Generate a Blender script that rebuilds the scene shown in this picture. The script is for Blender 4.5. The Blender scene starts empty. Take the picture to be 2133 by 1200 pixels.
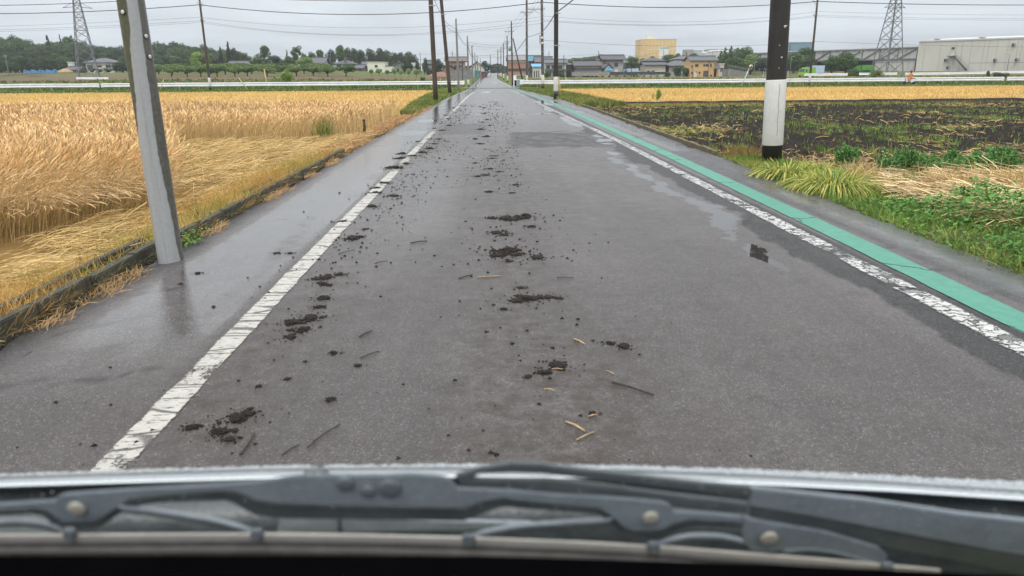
import bpy, math, random
import numpy as np
from mathutils import Vector, Matrix
S = bpy.context.scene
COL = S.collection
random.seed(7); RNG = np.random.default_rng(7)
PI = math.pi
def R(a): return math.radians(a)

# ------------------------------------------------------------------ camera pose and pixel helpers (photo pixels 2133 x 1200)
F, CX, CY, EYE = 1523.0, 1066.5, 600.0, 1.3
def cam_rot(yaw, pitch, roll):
    return Matrix.Rotation(yaw, 3, 'Z') @ Matrix.Rotation(PI/2 - pitch, 3, 'X') @ Matrix.Rotation(roll, 3, 'Z')
def proj_r(Rm, d):
    c = Rm.transposed() @ Vector(d)
    return CX + F*c.x/(-c.z), CY - F*c.y/(-c.z)
yaw, pitch, roll = R(-1.8), R(16.2), R(-0.4)
for _ in range(12):
    u, v = proj_r(cam_rot(yaw, pitch, roll), (0, 1, 0))
    yaw -= (u-1018)/F*-1.0*-1.0*0.9
    pitch -= (156-v)/F*-1.0*0.9 if False else 0
    pitch += (156-v)/F*-1.0*0.9
RM = cam_rot(yaw, pitch, roll)
def ray(u, v):
    d = RM @ Vector(((u-CX)/F, (CY-v)/F, -1.0))
    return d
def at(u, v, Y):
    d = ray(u, v); t = Y/d.y
    return Vector((d.x*t, Y, EYE + d.z*t))
def G(u, v, z=0.0):
    d = ray(u, v); t = (z-EYE)/d.z
    return Vector((d.x*t, d.y*t, z))
def proj(p):
    return proj_r(RM, (p[0], p[1], p[2]-EYE))
def smooth(a): a = np.clip(a, 0, 1); return a*a*(3-2*a)
def gz(X, Y):
    X = np.asarray(X, float); Y = np.asarray(Y, float)
    z = -0.30*smooth((Y-40)/52)
    z = z + 0.94*np.clip((Y-92)/208, 0, 1)**1.15 + 1.5*smooth((Y-290)/120)
    z = z + 2.5*smooth((-X-4)/50)*smooth((Y-125)/165)
    z = z + 1.25*smooth((X-95)/40)*smooth((Y-130)/150)
    return z
def gzf(X, Y): return float(gz(X, Y))

# ------------------------------------------------------------------ numpy noise
def vnoise(x, y, seed=0):
    x = np.asarray(x, float); y = np.asarray(y, float)
    xi = np.floor(x).astype(np.int64); yi = np.floor(y).astype(np.int64)
    fx = smooth(x-xi); fy = smooth(y-yi)
    def h(a, b):
        n = (a*374761393 + b*668265263 + seed*974711) & 0x7fffffff
        n = ((n ^ (n >> 13))*1274126177) & 0x7fffffff
        return ((n ^ (n >> 16)) & 0xffff)/65535.0
    return (h(xi, yi)*(1-fx)+h(xi+1, yi)*fx)*(1-fy) + (h(xi, yi+1)*(1-fx)+h(xi+1, yi+1)*fx)*fy
def fbm(x, y, seed=0, o=4):
    s, a, t = 0, .5, 0
    for i in range(o):
        s = s + a*vnoise(x*2**i, y*2**i, seed+i); t += a; a *= .5
    return s/t

# ------------------------------------------------------------------ materials
MATS = {}
class NT:
    def __init__(s, name):
        s.m = bpy.data.materials.new(name); s.m.use_nodes = True
        s.t = s.m.node_tree; s.t.nodes.clear()
        s.out = s.n('ShaderNodeOutputMaterial')
    def n(s, typ, **kw):
        nd = s.t.nodes.new(typ)
        for k, v in kw.items(): setattr(nd, k, v)
        return nd
    def l(s, a, b): s.t.links.new(a, b)
    def val(s, sock, v):
        if hasattr(v, 'is_output') or isinstance(v, bpy.types.NodeSocket): s.l(v, sock)
        else: sock.default_value = v
    def math(s, op, a, b=0.0, c=0.0, clamp=False):
        nd = s.n('ShaderNodeMath', operation=op, use_clamp=clamp)
        s.val(nd.inputs[0], a); s.val(nd.inputs[1], b); s.val(nd.inputs[2], c)
        return nd.outputs[0]
    def mix(s, f, a, b, mode='MIX'):
        nd = s.n('ShaderNodeMix', data_type='RGBA', blend_type=mode)
        s.val(nd.inputs[0], f)
        s.val(nd.inputs[6], a if not isinstance(a, tuple) else (*a[:3], 1)); s.val(nd.inputs[7], b if not isinstance(b, tuple) else (*b[:3], 1))
        return nd.outputs[2]
    def fmix(s, f, a, b):
        nd = s.n('ShaderNodeMix', data_type='FLOAT')
        s.val(nd.inputs[0], f); s.val(nd.inputs[2], a); s.val(nd.inputs[3], b)
        return nd.outputs[0]
    def noise(s, scale, detail=4, rough=.55, vec=None, dist=0):
        nd = s.n('ShaderNodeTexNoise')
        nd.inputs['Scale'].default_value = scale; nd.inputs['Detail'].default_value = detail
        nd.inputs['Roughness'].default_value = rough; nd.inputs['Distortion'].default_value = dist
        if vec is not None: s.l(vec, nd.inputs['Vector'])
        return nd.outputs['Fac']
    def voro(s, scale, vec=None, feature='F1', out='Distance'):
        nd = s.n('ShaderNodeTexVoronoi', feature=feature)
        nd.inputs['Scale'].default_value = scale
        if vec is not None: s.l(vec, nd.inputs['Vector'])
        return nd.outputs[out]
    def ramp(s, f, a, b, lo=0.0, hi=1.0):
        nd = s.n('ShaderNodeMapRange', clamp=True)
        s.val(nd.inputs[0], f); nd.inputs[1].default_value = a; nd.inputs[2].default_value = b
        nd.inputs[3].default_value = lo; nd.inputs[4].default_value = hi
        return nd.outputs[0]
    def pos(s): return s.n('ShaderNodeNewGeometry').outputs['Position']
    def obj(s): return s.n('ShaderNodeTexCoord').outputs['Object']
    def scalev(s, vec, sc):
        nd = s.n('ShaderNodeVectorMath', operation='MULTIPLY'); s.l(vec, nd.inputs[0]); nd.inputs[1].default_value = sc
        return nd.outputs[0]
    def attr(s, name):
        return s.n('ShaderNodeAttribute', attribute_name=name).outputs['Color']
    def sep(s, c):
        nd = s.n('ShaderNodeSeparateColor'); s.l(c, nd.inputs[0]); return nd.outputs
    def bump(s, h, strength=.3, dist=.01):
        nd = s.n('ShaderNodeBump'); s.val(nd.inputs['Strength'], strength); nd.inputs['Distance'].default_value = dist
        s.l(h, nd.inputs['Height']); return nd.outputs[0]
    def pbr(s, col, rough=.6, metal=0.0, spec=.5, normal=None, finish=True):
        b = s.n('ShaderNodeBsdfPrincipled')
        s.val(b.inputs['Base Color'], (*col, 1) if isinstance(col, tuple) else col)
        s.val(b.inputs['Roughness'], rough); b.inputs['Metallic'].default_value = metal
        s.val(b.inputs['Specular IOR Level'], spec)
        if normal is not None: s.l(normal, b.inputs['Normal'])
        if finish: s.l(b.outputs[0], s.out.inputs[0])
        return b
def simple(name, col, rough=.6, metal=0.0, spec=.5, var=.18, scale=3.0, bump=0.0, bscale=40, coord='obj'):
    """one colour broken up by two scales of noise, optional bump"""
    t = NT(name); v = t.obj() if coord == 'obj' else t.pos()
    a = t.noise(scale, 5, .6, v); b = t.noise(scale*9, 3, .6, v)
    f = t.math('ADD', t.math('MULTIPLY', a, .6), t.math('MULTIPLY', b, .4))
    lo = tuple(c*(1-var*1.6) for c in col); hi = tuple(min(1, c*(1+var*1.6)) for c in col)
    c = t.mix(t.ramp(f, .3, .7), lo, hi)
    nr = t.bump(t.noise(bscale, 4, .6, v), bump, .02) if bump else None
    t.pbr(c, rough, metal, spec, nr)
    MATS[name] = t.m
    return t.m
def tint_mat(name, rough=.75, trans=.25, spec=.25):
    t = NT(name); c = t.attr('tint')
    b = t.pbr(c, rough, 0, spec, finish=False)
    tr = t.n('ShaderNodeBsdfTranslucent'); t.l(c, tr.inputs[0])
    mx = t.n('ShaderNodeMixShader'); mx.inputs[0].default_value = trans
    t.l(b.outputs[0], mx.inputs[1]); t.l(tr.outputs[0], mx.inputs[2]); t.l(mx.outputs[0], t.out.inputs[0])
    MATS[name] = t.m
    return t.m

# ------------------------------------------------------------------ meshes
def link(name, me, mat, parent=None):
    o = bpy.data.objects.new(name, me); COL.objects.link(o)
    if mat is not None: me.materials.append(mat)
    if parent is not None: o.parent = parent
    return o
def mesh_np(name, V, Fq, mat, parent=None, tint=None, smooth_=False, attrs=None):
    """V (n,3); Fq (m,k) faces of one size; tint (n,3)"""
    V = np.asarray(V, np.float32); Fq = np.asarray(Fq, np.int32)
    me = bpy.data.meshes.new(name)
    m, k = Fq.shape
    me.vertices.add(len(V)); me.vertices.foreach_set('co', V.ravel())
    me.loops.add(m*k); me.loops.foreach_set('vertex_index', Fq.ravel())
    me.polygons.add(m); me.polygons.foreach_set('loop_start', np.arange(0, m*k, k, dtype=np.int32))
    if smooth_: me.polygons.foreach_set('use_smooth', np.ones(m, bool))
    me.update(calc_edges=True)
    for an, arr in ([('tint', tint)] if tint is not None else []) + list((attrs or {}).items()):
        a = me.attributes.new(an, 'FLOAT_COLOR', 'POINT')
        c = np.ones((len(V), 4), np.float32); c[:, :arr.shape[1]] = arr
        a.data.foreach_set('color', c.ravel())
    return link(name, me, mat, parent)
class MB:
    def __init__(s): s.v, s.f, s.sm = [], [], []
    def poly(s, pts, smooth_=False):
        b = len(s.v); s.v += [tuple(p) for p in pts]; s.f.append(tuple(range(b, b+len(pts)))); s.sm.append(smooth_)
    def box(s, c, d, rz=0.0, taper=1.0):
        b = len(s.v); cs, sn = math.cos(rz), math.sin(rz)
        for k, z in ((1, -.5), (taper, .5)):
            for x, y in ((-.5, -.5), (.5, -.5), (.5, .5), (-.5, .5)):
                X, Y = x*d[0]*k, y*d[1]*k
                s.v.append((c[0]+X*cs-Y*sn, c[1]+X*sn+Y*cs, c[2]+z*d[2]))
        for q in ((0, 3, 2, 1), (4, 5, 6, 7), (0, 1, 5, 4), (1, 2, 6, 5), (2, 3, 7, 6), (3, 0, 4, 7)):
            s.f.append(tuple(b+i for i in q)); s.sm.append(False)
        return s
    def bar(s, p, q, w, h=None):
        """square bar between two points"""
        return s.tube([p, q], [w*.7071, (h or w)*.7071], 4, smooth_=False)
    def tube(s, path, rad, seg=8, caps=True, smooth_=True):
        path = [Vector(p) for p in path]; n = len(path)
        if not hasattr(rad, '__len__'): rad = [rad]*n
        b = len(s.v); prev = None
        for i, p in enumerate(path):
            d = (path[min(i+1, n-1)] - path[max(i-1, 0)]).normalized()
            if prev is None:
                a = Vector((1, 0, 0)) if abs(d.x) < .8 else Vector((0, 1, 0))
                e1 = d.cross(a).normalized()
            else:
                e1 = (prev - d*prev.dot(d)).normalized()
            prev = e1; e2 = d.cross(e1)
            for k in range(seg):
                an = 2*PI*(k+.5)/seg
                s.v.append(tuple(p + e1*math.cos(an)*rad[i] + e2*math.sin(an)*rad[i]))
        for i in range(n-1):
            for k in range(seg):
                a0 = b+i*seg+k; a1 = b+i*seg+(k+1) % seg
                s.f.append((a0, a1, a1+seg, a0+seg)); s.sm.append(smooth_)
        if caps:
            s.f.append(tuple(b+k for k in range(seg))[::-1]); s.sm.append(False)
            s.f.append(tuple(b+(n-1)*seg+k for k in range(seg))); s.sm.append(False)
        return s
    def lathe(s, c, prof, seg=16, axis='Z'):
        b = len(s.v); n = len(prof)
        for r, z in prof:
            for k in range(seg):
                a = 2*PI*k/seg; x, y = r*math.cos(a), r*math.sin(a)
                p = (x, y, z) if axis == 'Z' else ((z, x, y) if axis == 'X' else (x, z, y))
                s.v.append((c[0]+p[0], c[1]+p[1], c[2]+p[2]))
        for i in range(n-1):
            for k in range(seg):
                a0 = b+i*seg+k; a1 = b+i*seg+(k+1) % seg
                s.f.append((a0, a1, a1+seg, a0+seg)); s.sm.append(True)
        s.f.append(tuple(b+k for k in range(seg))[::-1]); s.sm.append(False)
        s.f.append(tuple(b+(n-1)*seg+k for k in range(seg))); s.sm.append(False)
        return s
    def prism(s, pts, vec):
        """closed polygon (3-D points) extruded by vec"""
        b = len(s.v); n = len(pts); vec = Vector(vec)
        s.v += [tuple(p) for p in pts] + [tuple(Vector(p)+vec) for p in pts]
        s.f.append(tuple(range(b, b+n))); s.sm.append(False)
        s.f.append(tuple(range(b+2*n-1, b+n-1, -1))); s.sm.append(False)
        for i in range(n):
            j = (i+1) % n
            s.f.append((b+j, b+i, b+n+i, b+n+j)); s.sm.append(False)
        return s
    def build(s, name, mat, parent=None, bevel=0.0, fixn=True):
        me = bpy.data.meshes.new(name); me.from_pydata(s.v, [], s.f)
        me.polygons.foreach_set('use_smooth', s.sm)
        if fixn:
            import bmesh
            bm = bmesh.new(); bm.from_mesh(me); bmesh.ops.recalc_face_normals(bm, faces=bm.faces)
            if bevel: bmesh.ops.bevel(bm, geom=[e for e in bm.edges if len(e.link_faces) == 2 and e.calc_face_angle(0) > .5], offset=bevel, segments=2, affect='EDGES', clamp_overlap=True)
            bm.to_mesh(me); bm.free()
        me.update()
        return link(name, me, mat, parent)
def empty(name, loc, rz=0.0):
    o = bpy.data.objects.new(name, None); COL.objects.link(o); o.location = loc; o.rotation_euler = (0, 0, rz)
    o.empty_display_size = .3
    return o
def tag(o, label, cat, group=None):
    o['label'] = label; o['category'] = cat
    if group: o['group'] = group
    return o
def structure(o): o['kind'] = 'structure'; return o
def stuff(o, label=None, cat=None):
    o['kind'] = 'stuff'
    if label: o['label'] = label
    if cat: o['category'] = cat
    return o
def copy_tree(o, parent=None, loc=None, rz=None, sc=None):
    c = o.copy(); COL.objects.link(c)
    if parent is not None: c.parent = parent
    if loc is not None: c.location = loc
    if rz is not None: c.rotation_euler = (0, 0, rz)
    if sc is not None: c.scale = sc if hasattr(sc, '__len__') else (sc, sc, sc)
    for ch in [x for x in bpy.data.objects if x.parent == o]: copy_tree(ch, c)
    return c
def sheet(name, mat, x0, x1, y0, y1, dx, dy, dz, zfun=None):
    xs = np.linspace(x0, x1, max(2, int(round((x1-x0)/dx))+1)); ys = np.linspace(y0, y1, max(2, int(round((y1-y0)/dy))+1))
    XX, YY = np.meshgrid(xs, ys)
    return grid_mesh(name, mat, XX, YY, (gz(XX, YY)+dz) if zfun is None else zfun(XX, YY))
def grid_mesh(name, mat, XX, YY, ZZ, parent=None, attrs=None, smooth_=True):
    ny, nx = XX.shape
    V = np.stack([XX, YY, ZZ], -1).reshape(-1, 3)
    i = np.arange(ny*nx).reshape(ny, nx)
    Fq = np.stack([i[:-1, :-1], i[:-1, 1:], i[1:, 1:], i[1:, :-1]], -1).reshape(-1, 4)
    return mesh_np(name, V, Fq, mat, parent, smooth_=smooth_, attrs=attrs)
def ribbons(base, h, lean, w, cols, ts, ws, yawj=None, droop=1.7, colk=None):
    """blades: base (n,3), h (n), lean (n,2) horizontal shift of the tip in units of h, w (n); cols (n,3) or pair; ts/ws profile"""
    n = len(base); ts = np.asarray(ts); k = len(ts)
    L = np.linalg.norm(lean, axis=1); up = np.sqrt(np.clip(1-(np.minimum(L, .98)*.9)**2, .02, 1))
    tt = ts[None, :]
    px = base[:, 0:1] + lean[:, 0:1]*h[:, None]*tt**droop
    py = base[:, 1:2] + lean[:, 1:2]*h[:, None]*tt**droop
    pz = base[:, 2:3] + h[:, None]*(tt - (1-up)[:, None]*tt**2)
    ya = RNG.uniform(0, PI, n) if yawj is None else yawj
    wx = np.cos(ya)[:, None]*w[:, None]*np.asarray(ws)[None, :]*.5
    wy = np.sin(ya)[:, None]*w[:, None]*np.asarray(ws)[None, :]*.5
    A = np.stack([px-wx, py-wy, pz], -1); B = np.stack([px+wx, py+wy, pz], -1)
    V = np.stack([A, B], 2).reshape(n*k*2, 3)
    b = (np.arange(n)*k*2)[:, None] + (np.arange(k-1)*2)[None, :]
    Fq = np.stack([b, b+1, b+3, b+2], -1).reshape(-1, 4)
    if isinstance(cols, tuple):
        kk = np.asarray(colk)[None, :, None]
        C = cols[0][:, None, :]*(1-kk) + cols[1][:, None, :]*kk
    else: C = np.repeat(cols[:, None, :], k, 1)
    C = np.repeat(C[:, :, None, :], 2, 2).reshape(-1, 3)
    return V, Fq, C
def join_np(parts):
    V, Fq, C, o = [], [], [], 0
    for v, f, c in parts:
        V.append(v); Fq.append(f+o); C.append(c); o += len(v)
    return np.concatenate(V), np.concatenate(Fq), np.concatenate(C)
def jitcol(col, n, v=.2, hue=.08):
    c = np.asarray(col)[None, :]*(1+RNG.uniform(-v, v, (n, 1)))*(1+RNG.uniform(-hue, hue, (n, 3)))
    return np.clip(c, .003, .95)
def inpoly(x, y, P):
    P = np.asarray(P); ins = np.zeros(len(x), bool); j = len(P)-1
    for i in range(len(P)):
        xi, yi = P[i]; xj, yj = P[j]
        c = ((yi > y) != (yj > y)) & (x < (xj-xi)*(y-yi)/(yj-yi+1e-12)+xi)
        ins ^= c; j = i
    return ins
SKY_H, SKY_Z, SKY_C0, SUN_E, EXPO, HAZE, DENO = .80, 2.5, (.825, .92, 1.02, 1), 1.3, 0.0, .00023, True
# mud clods as they lie on the road: photo column, row, size
big = [(680, 578, .065), (660, 582, .045), (708, 572, .04), (672, 592, .045), (610, 672, .06), (648, 662, .06), (676, 622, .05), (605, 702, .042), (630, 688, .05), (665, 640, .035), (735, 497, .085), (760, 478, .03), (820, 350, .13), (845, 342, .08), (800, 382, .08), (785, 392, .07), (783, 402, .07), (775, 430, .06), (715, 462, .05), (1058, 525, .11), (1040, 533, .06), (1072, 531, .06), (1118, 537, .065), (1095, 622, .07), (1080, 627, .05), (1110, 622, .045), (1140, 620, .045), (1085, 600, .035), (1165, 622, .03),
       (1010, 365, .075), (995, 368, .05), (1020, 352, .06), (1040, 358, .05), (1055, 455, .10), (1095, 452, .10), (1070, 458, .06), (1020, 455, .045), (1105, 473, .045), (1035, 485, .07), (1050, 490, .045), (1025, 330, .06), (1030, 325, .06), (990, 340, .05), (1000, 300, .10), (1015, 285, .13), (1003, 270, .12), (1020, 262, .1), (990, 290, .09), (1005, 255, .1), (1015, 250, .09), (1010, 236, .12), (1008, 225, .13), (1000, 222, .1), (860, 325, .11), (880, 318, .10), (895, 310, .09), (905, 300, .09), (840, 320, .08), (870, 295, .08), (915, 290, .1), (920, 272, .12), (905, 268, .10), (935, 262, .1), (895, 290, .07), (932, 248, .12), (928, 240, .1), (945, 225, .1), (1060, 545, .03), (1160, 762, .058), (1135, 777, .04), (1098, 786, .022), (1300, 722, .045), (1270, 716, .03), (495, 872, .055), (515, 862, .04), (460, 900, .04), (402, 890, .035), (478, 915, .03), (1235, 862, .022), (745, 762, .022), (695, 735, .028), (690, 832, .024), (597, 790, .02), (540, 805, .018), (685, 595, .03), (1050, 645, .028), (1065, 402, .035), (1020, 400, .05), (575, 528, .03), (605, 528, .028), (412, 570, .03), (377, 592, .02), (1075, 385, .055), (820, 408, .07), (835, 330, .09)]
# ================================================================== the setting
def interp(Y, ys, xs): return np.interp(Y, ys, xs)
def XL(Y): return interp(Y, [0, 12, 30, 100, 240, 300, 400], [-2.52, -2.48, -2.5, -2.6, -2.9, -2.3, -0.6])
def XR(Y): return interp(Y, [0, 4.7, 8, 11.3, 14, 30, 60, 92, 110, 170, 230, 300, 420], [3.62, 3.60, 3.66, 3.8, 3.82, 4.05, 3.8, 3.5, 3.35, 2.6, 2.35, 3.3, 8])
def WX(Y): return interp(Y, [0, 15, 21.6, 33, 62, 90], [2.59, 2.6, 2.51, 2.35, 2.24, 2.2])
def GX(Y): return interp(Y, [0, 3.6, 6.4, 12, 34, 51, 70, 90], [2.85, 2.85, 2.91, 2.98, 3.0, 2.72, 2.55, 2.45])

# ---- ground to the horizon
t = NT('ground_soil'); p = t.pos()
n1 = t.noise(.035, 5, .6, p); n2 = t.noise(.6, 5, .65, p); n3 = t.noise(14, 4, .6, p)
c = t.mix(t.ramp(n1, .42, .58), (.075, .10, .030), (.15, .10, .06))
c = t.mix(t.ramp(n2, .35, .65), c, (.10, .125, .04))
c = t.mix(t.math('MULTIPLY', t.ramp(n3, .4, .7), .6), c, (.05, .045, .03))
t.pbr(c, .95, 0, .15, t.bump(n3, .5, .03)); M_GROUND = t.m
xs = np.concatenate([np.linspace(-3000, -400, 14)[:-1], np.linspace(-400, -60, 60)[:-1], np.linspace(-60, 60, 61)[:-1], np.linspace(60, 400, 60)[:-1], np.linspace(400, 3000, 14)])
ys = np.concatenate([np.linspace(-60, 0, 7)[:-1], np.linspace(0, 120, 61)[:-1], np.linspace(120, 440, 90)[:-1], np.linspace(440, 4000, 20)])
XX, YY = np.meshgrid(xs, ys)
structure(grid_mesh('ground', M_GROUND, XX, YY, gz(XX, YY)-.17))

# ---- wet asphalt road
def shade_road():
    t = NT('wet_asphalt'); p = t.pos()
    ra, rg, rb = t.sep(t.attr('mask'))[:3]          # r puddle, g fresh coarse asphalt, b mud film
    w = t.sep(t.attr('wet'))                          # r sheen, g dark margin, b crack
    big = t.noise(.55, 5, .6, p); mid = t.noise(6, 5, .65, p); fine = t.noise(170, 3, .7, p)
    ag = t.voro(150, p, out='Color'); agd = t.voro(150, p); tone = t.voro(80, p, out='Color')
    agc = t.sep(ag)[0]
    base = t.mix(t.ramp(big, .3, .7), (.090, .081, .079), (.165, .150, .146))
    base = t.mix(t.math('MULTIPLY', t.ramp(mid, .35, .7), .5), base, (.046, .042, .041))
    lane = t.noise(1.0, 5, .6, t.scalev(p, (2.6, .16, 1))); lane2 = t.noise(1.0, 4, .6, t.scalev(p, (9, .5, 1)))
    base = t.mix(t.math('MULTIPLY', t.ramp(lane, .42, .64), .62), base, (.050, .042, .040))
    base = t.mix(t.math('MULTIPLY', t.ramp(lane2, .52, .72), .35), base, (.115, .108, .104))
    blot = t.noise(2.3, 6, .72, p)
    base = t.mix(t.math('MULTIPLY', t.ramp(blot, .54, .66), .5), base, (.046, .038, .035))
    base = t.mix(rg, base, (.030, .031, .033))
    base = t.mix(w[1], base, (.036, .036, .039))
    stone = t.math('MULTIPLY', t.ramp(agc, .74, .96), t.ramp(agd, .55, .25))
    base = t.mix(t.math('MULTIPLY', stone, t.fmix(rg, .85, .75)), base, (.36, .34, .315))
    base = t.mix(t.math('MULTIPLY', t.ramp(t.sep(tone)[1], .2, .9), .75), base, t.mix(.5, base, (.02, .019, .018)))
    base = t.mix(t.math('MULTIPLY', t.ramp(fine, .46, .70), .72), base, (.024, .022, .021))
    base = t.mix(t.math('MULTIPLY', rb, t.ramp(t.noise(9, 6, .7, p), .38, .62)), base, (.043, .033, .027))
    ck = t.math('MULTIPLY', w[2], .92)
    base = t.mix(ck, base, (.012, .012, .012))
    cv = t.n('ShaderNodeTexVoronoi', feature='DISTANCE_TO_EDGE'); cv.inputs['Scale'].default_value = 5.5
    cn = t.n('ShaderNodeTexNoise'); cn.inputs['Scale'].default_value = 6; cn.inputs['Detail'].default_value = 5; t.l(p, cn.inputs['Vector']); cs_ = t.n('ShaderNodeVectorMath', operation='SCALE'); cs_.inputs['Scale'].default_value = .22; t.l(cn.outputs['Color'], cs_.inputs[0])
    ca = t.n('ShaderNodeVectorMath', operation='ADD'); t.l(t.scalev(p, (1, .55, 1)), ca.inputs[0]); t.l(cs_.outputs[0], ca.inputs[1]); t.l(ca.outputs[0], cv.inputs['Vector'])
    cmask = t.math('MULTIPLY', t.math('MAXIMUM', t.math('MULTIPLY', rg, .85), t.math('MULTIPLY', w[1], .5)), t.ramp(t.noise(1.1, 4, .6, p), .45, .55))
    base = t.mix(t.math('MULTIPLY', t.ramp(cv.outputs['Distance'], .065, .025), cmask), base, (.012, .012, .012))
    edge = t.math('ADD', ra, t.math('ADD', t.math('MULTIPLY', t.math('SUBTRACT', t.noise(34, 5, .75, p), .5), .8), t.math('MULTIPLY', t.math('SUBTRACT', t.noise(7, 4, .7, p), .5), .5)))
    pud = t.ramp(edge, .50, .60)
    base = t.mix(t.math('MULTIPLY', pud, .75), base, (.022, .021, .020))
    rsheen = t.math('ADD', w[0], t.math('MULTIPLY', t.math('SUBTRACT', mid, .5), .7))
    rough = t.fmix(t.ramp(rsheen, .25, .95), .43, .09)
    rough = t.fmix(rg, rough, .46)
    rough = t.fmix(pud, rough, .04)
    hgt = t.math('ADD', t.math('MULTIPLY', agd, .9), t.math('MULTIPLY', fine, .55))
    stren = t.math('MULTIPLY', t.math('SUBTRACT', 1.0, pud), t.fmix(rg, t.fmix(t.ramp(rsheen, .25, .95), .42, .07), .75))
    spec = t.fmix(pud, t.fmix(t.ramp(t.math('ADD', rsheen, t.math('MULTIPLY', t.math('SUBTRACT', lane, .5), 1.2)), .1, .9), .24, .55), .26)
    t.pbr(base, rough, 0, spec, t.bump(hgt, stren, .010)); return t.m
M_ROAD = shade_road()
ry = [0.6]
while ry[-1] < 430: ry.append(ry[-1] + .038*(1+ry[-1]/5.2))
ry = np.array(ry); rs = np.linspace(0, 1, 170)
YY = np.repeat(ry[:, None], len(rs), 1); XX = XL(YY)*(1-rs) + XR(YY)*rs
ragged = (vnoise(ry*2.1, ry*0, 5)-.5)*.10 + (vnoise(ry*9, ry*0, 6)-.5)*.05
XX = XX + np.where(rs[None, :] < .03, ragged[:, None], 0) + np.where(rs[None, :] > .975, ragged[::-1][:, None]*.8, 0)
def blob(x, y, cx, cy, rx, ry_, soft=.35):
    d = np.sqrt(((x-cx)/rx)**2 + ((y-cy)/ry_)**2)
    return np.clip((1+soft-d)/(2*soft), 0, 1)
nz = fbm(XX*1.6, YY*.8, 11)-.5; nz2 = fbm(XX*5, YY*3, 12)-.5
pud = np.zeros_like(XX)
bnd = 2.25 + (fbm(YY*1.3, YY*0+3, 21)-.5)*.40 + (fbm(YY*5.5, YY*0+9, 22)-.5)*.14 - .12*np.exp(-((YY-12.5)/1.8)**2)          # edge of the newer asphalt strip
pc = bnd - .17 + .05*np.sin(YY*1.1)
hw = np.interp(YY, [4.6, 5.4, 6.2, 7.2, 9.5, 11.5, 12.6, 13], [.0, .10, .12, .14, .11, .09, .10, 0])
pud = np.maximum(pud, np.where(hw > .01, np.clip(1-np.abs(XX-pc+.03)/(np.maximum(hw, .01)*2.1), 0, 1)*(.88+1.3*nz2), 0))
pud = np.maximum(pud, np.clip(1-np.abs(YY-25.9-.3*nz*4)/1.1, 0, 1)*np.clip((XX+1.15)/.3, 0, 1)*np.clip((2.45-XX)/.2, 0, 1)*(.78+nz*.9))
pud = np.maximum(pud, np.clip(1-np.abs(YY-22.3)/1.4, 0, 1)*np.clip((XX+2.3)/.2, 0, 1)*np.clip((-1.5-XX)/.15, 0, 1)*(.85+nz))
pud = np.maximum(pud, np.clip(1-np.abs(YY-31)/1.2, 0, 1)*np.clip((XX+2.2)/.2, 0, 1)*np.clip((-1.45-XX)/.15, 0, 1)*(.7+nz))
pud = np.maximum(pud, blob(XX, YY, 2.85, 36.5, .5, 4.2)*(.9+nz*.5))
pud = np.maximum(pud, blob(XX, YY, 2.33, 21.5, .22, 3.0)*(.75+nz*.9))
pud = np.maximum(pud, blob(XX, YY, 2.32, 15.3, .22, 1.6)*(.62+nz2*1.6))
pud = np.maximum(pud, blob(XX, YY, 2.3, 29.5, .2, 2.5)*(.65+nz2*1.2))
pud = np.maximum(pud, blob(XX, YY, 3.35, 27, .35, .8)*(.6+nz2)); pud = np.maximum(pud, blob(XX, YY, 3.3, 19.5, .3, .5)*(.6+nz2))
pud = np.maximum(pud, blob(XX, YY, -1.85, 17.6, .45, .9)*(.62+nz)); pud = np.maximum(pud, blob(XX, YY, -1.7, 12.9, .3, .25)*(.6+nz2))
pud = np.maximum(pud, blob(XX, YY, -1.70, 3.75, .30, .75, .5)*(.44+nz2*.35))
coarse = smooth((XX-bnd+nz2*.08)/.035)*smooth((2.76-XX)/.05)
patch = smooth((YY-13.6-nz2*1.1)/.25)*smooth((17.6-YY+nz2*1.5)/.4)*smooth((XX-.25-(YY-13.6)*.05-nz2*.3)/.1)*smooth((2.4-XX)/.1)*(.45+.5*smooth((nz2+.2)/.25))
patch2 = smooth((YY-16.8)/.3)*smooth((21-YY)/.3)*smooth((XX+1.25)/.1)*smooth((.0-XX)/.2)*.5
coarse = np.clip(coarse+patch+patch2, 0, 1)*(YY < 60)
mudf = np.exp(-((XX+1.12)/.38)**2)+np.exp(-((XX-.18)/.42)**2)
mudf = np.clip(mudf*(.35+1.1*fbm(XX*2.2, YY*.7, 31))*smooth((34-YY)/12), 0, 1)*.85
for (u_, v_, r_) in big:
    g_ = G(u_, v_, 0)
    if g_.y < 40: mudf = np.maximum(mudf, np.clip(1.25-np.sqrt(((XX-g_.x)/(r_*2.3))**2+((YY-g_.y)/(r_*3.4+.02*g_.y))**2), 0, 1)*(.55+.5*nz2))
damp = np.exp(-(((XX-.6)/1.3)**2+((YY-3.2)/1.9)**2))
mudf = np.clip(mudf+.42*damp*smooth((nz+.22)/.3), 0, 1)
wet = .28 + 1.0*smooth((-1.42-XX)/.1)*smooth((XX+2.35)/.25)*smooth((YY-2.6)/1.8)*(.55+.45*smooth((nz+.18)/.22))
wet = wet + .5*smooth((YY-3)/4)*blob(XX, YY, -.95, 7.5, .5, 4.5)*.6 + .6*smooth((XX-3.1)/.2)*smooth((fbm(XX*1.2, YY*.5, 77)-.48)/.12)
wet = np.clip(wet+.25*smooth((YY-6)/25), 0, 1)
marg = smooth((XX-3.06)/.05)*.8 + smooth((-2.25-XX)/.2)*.7
crack = np.zeros_like(XX)
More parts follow.
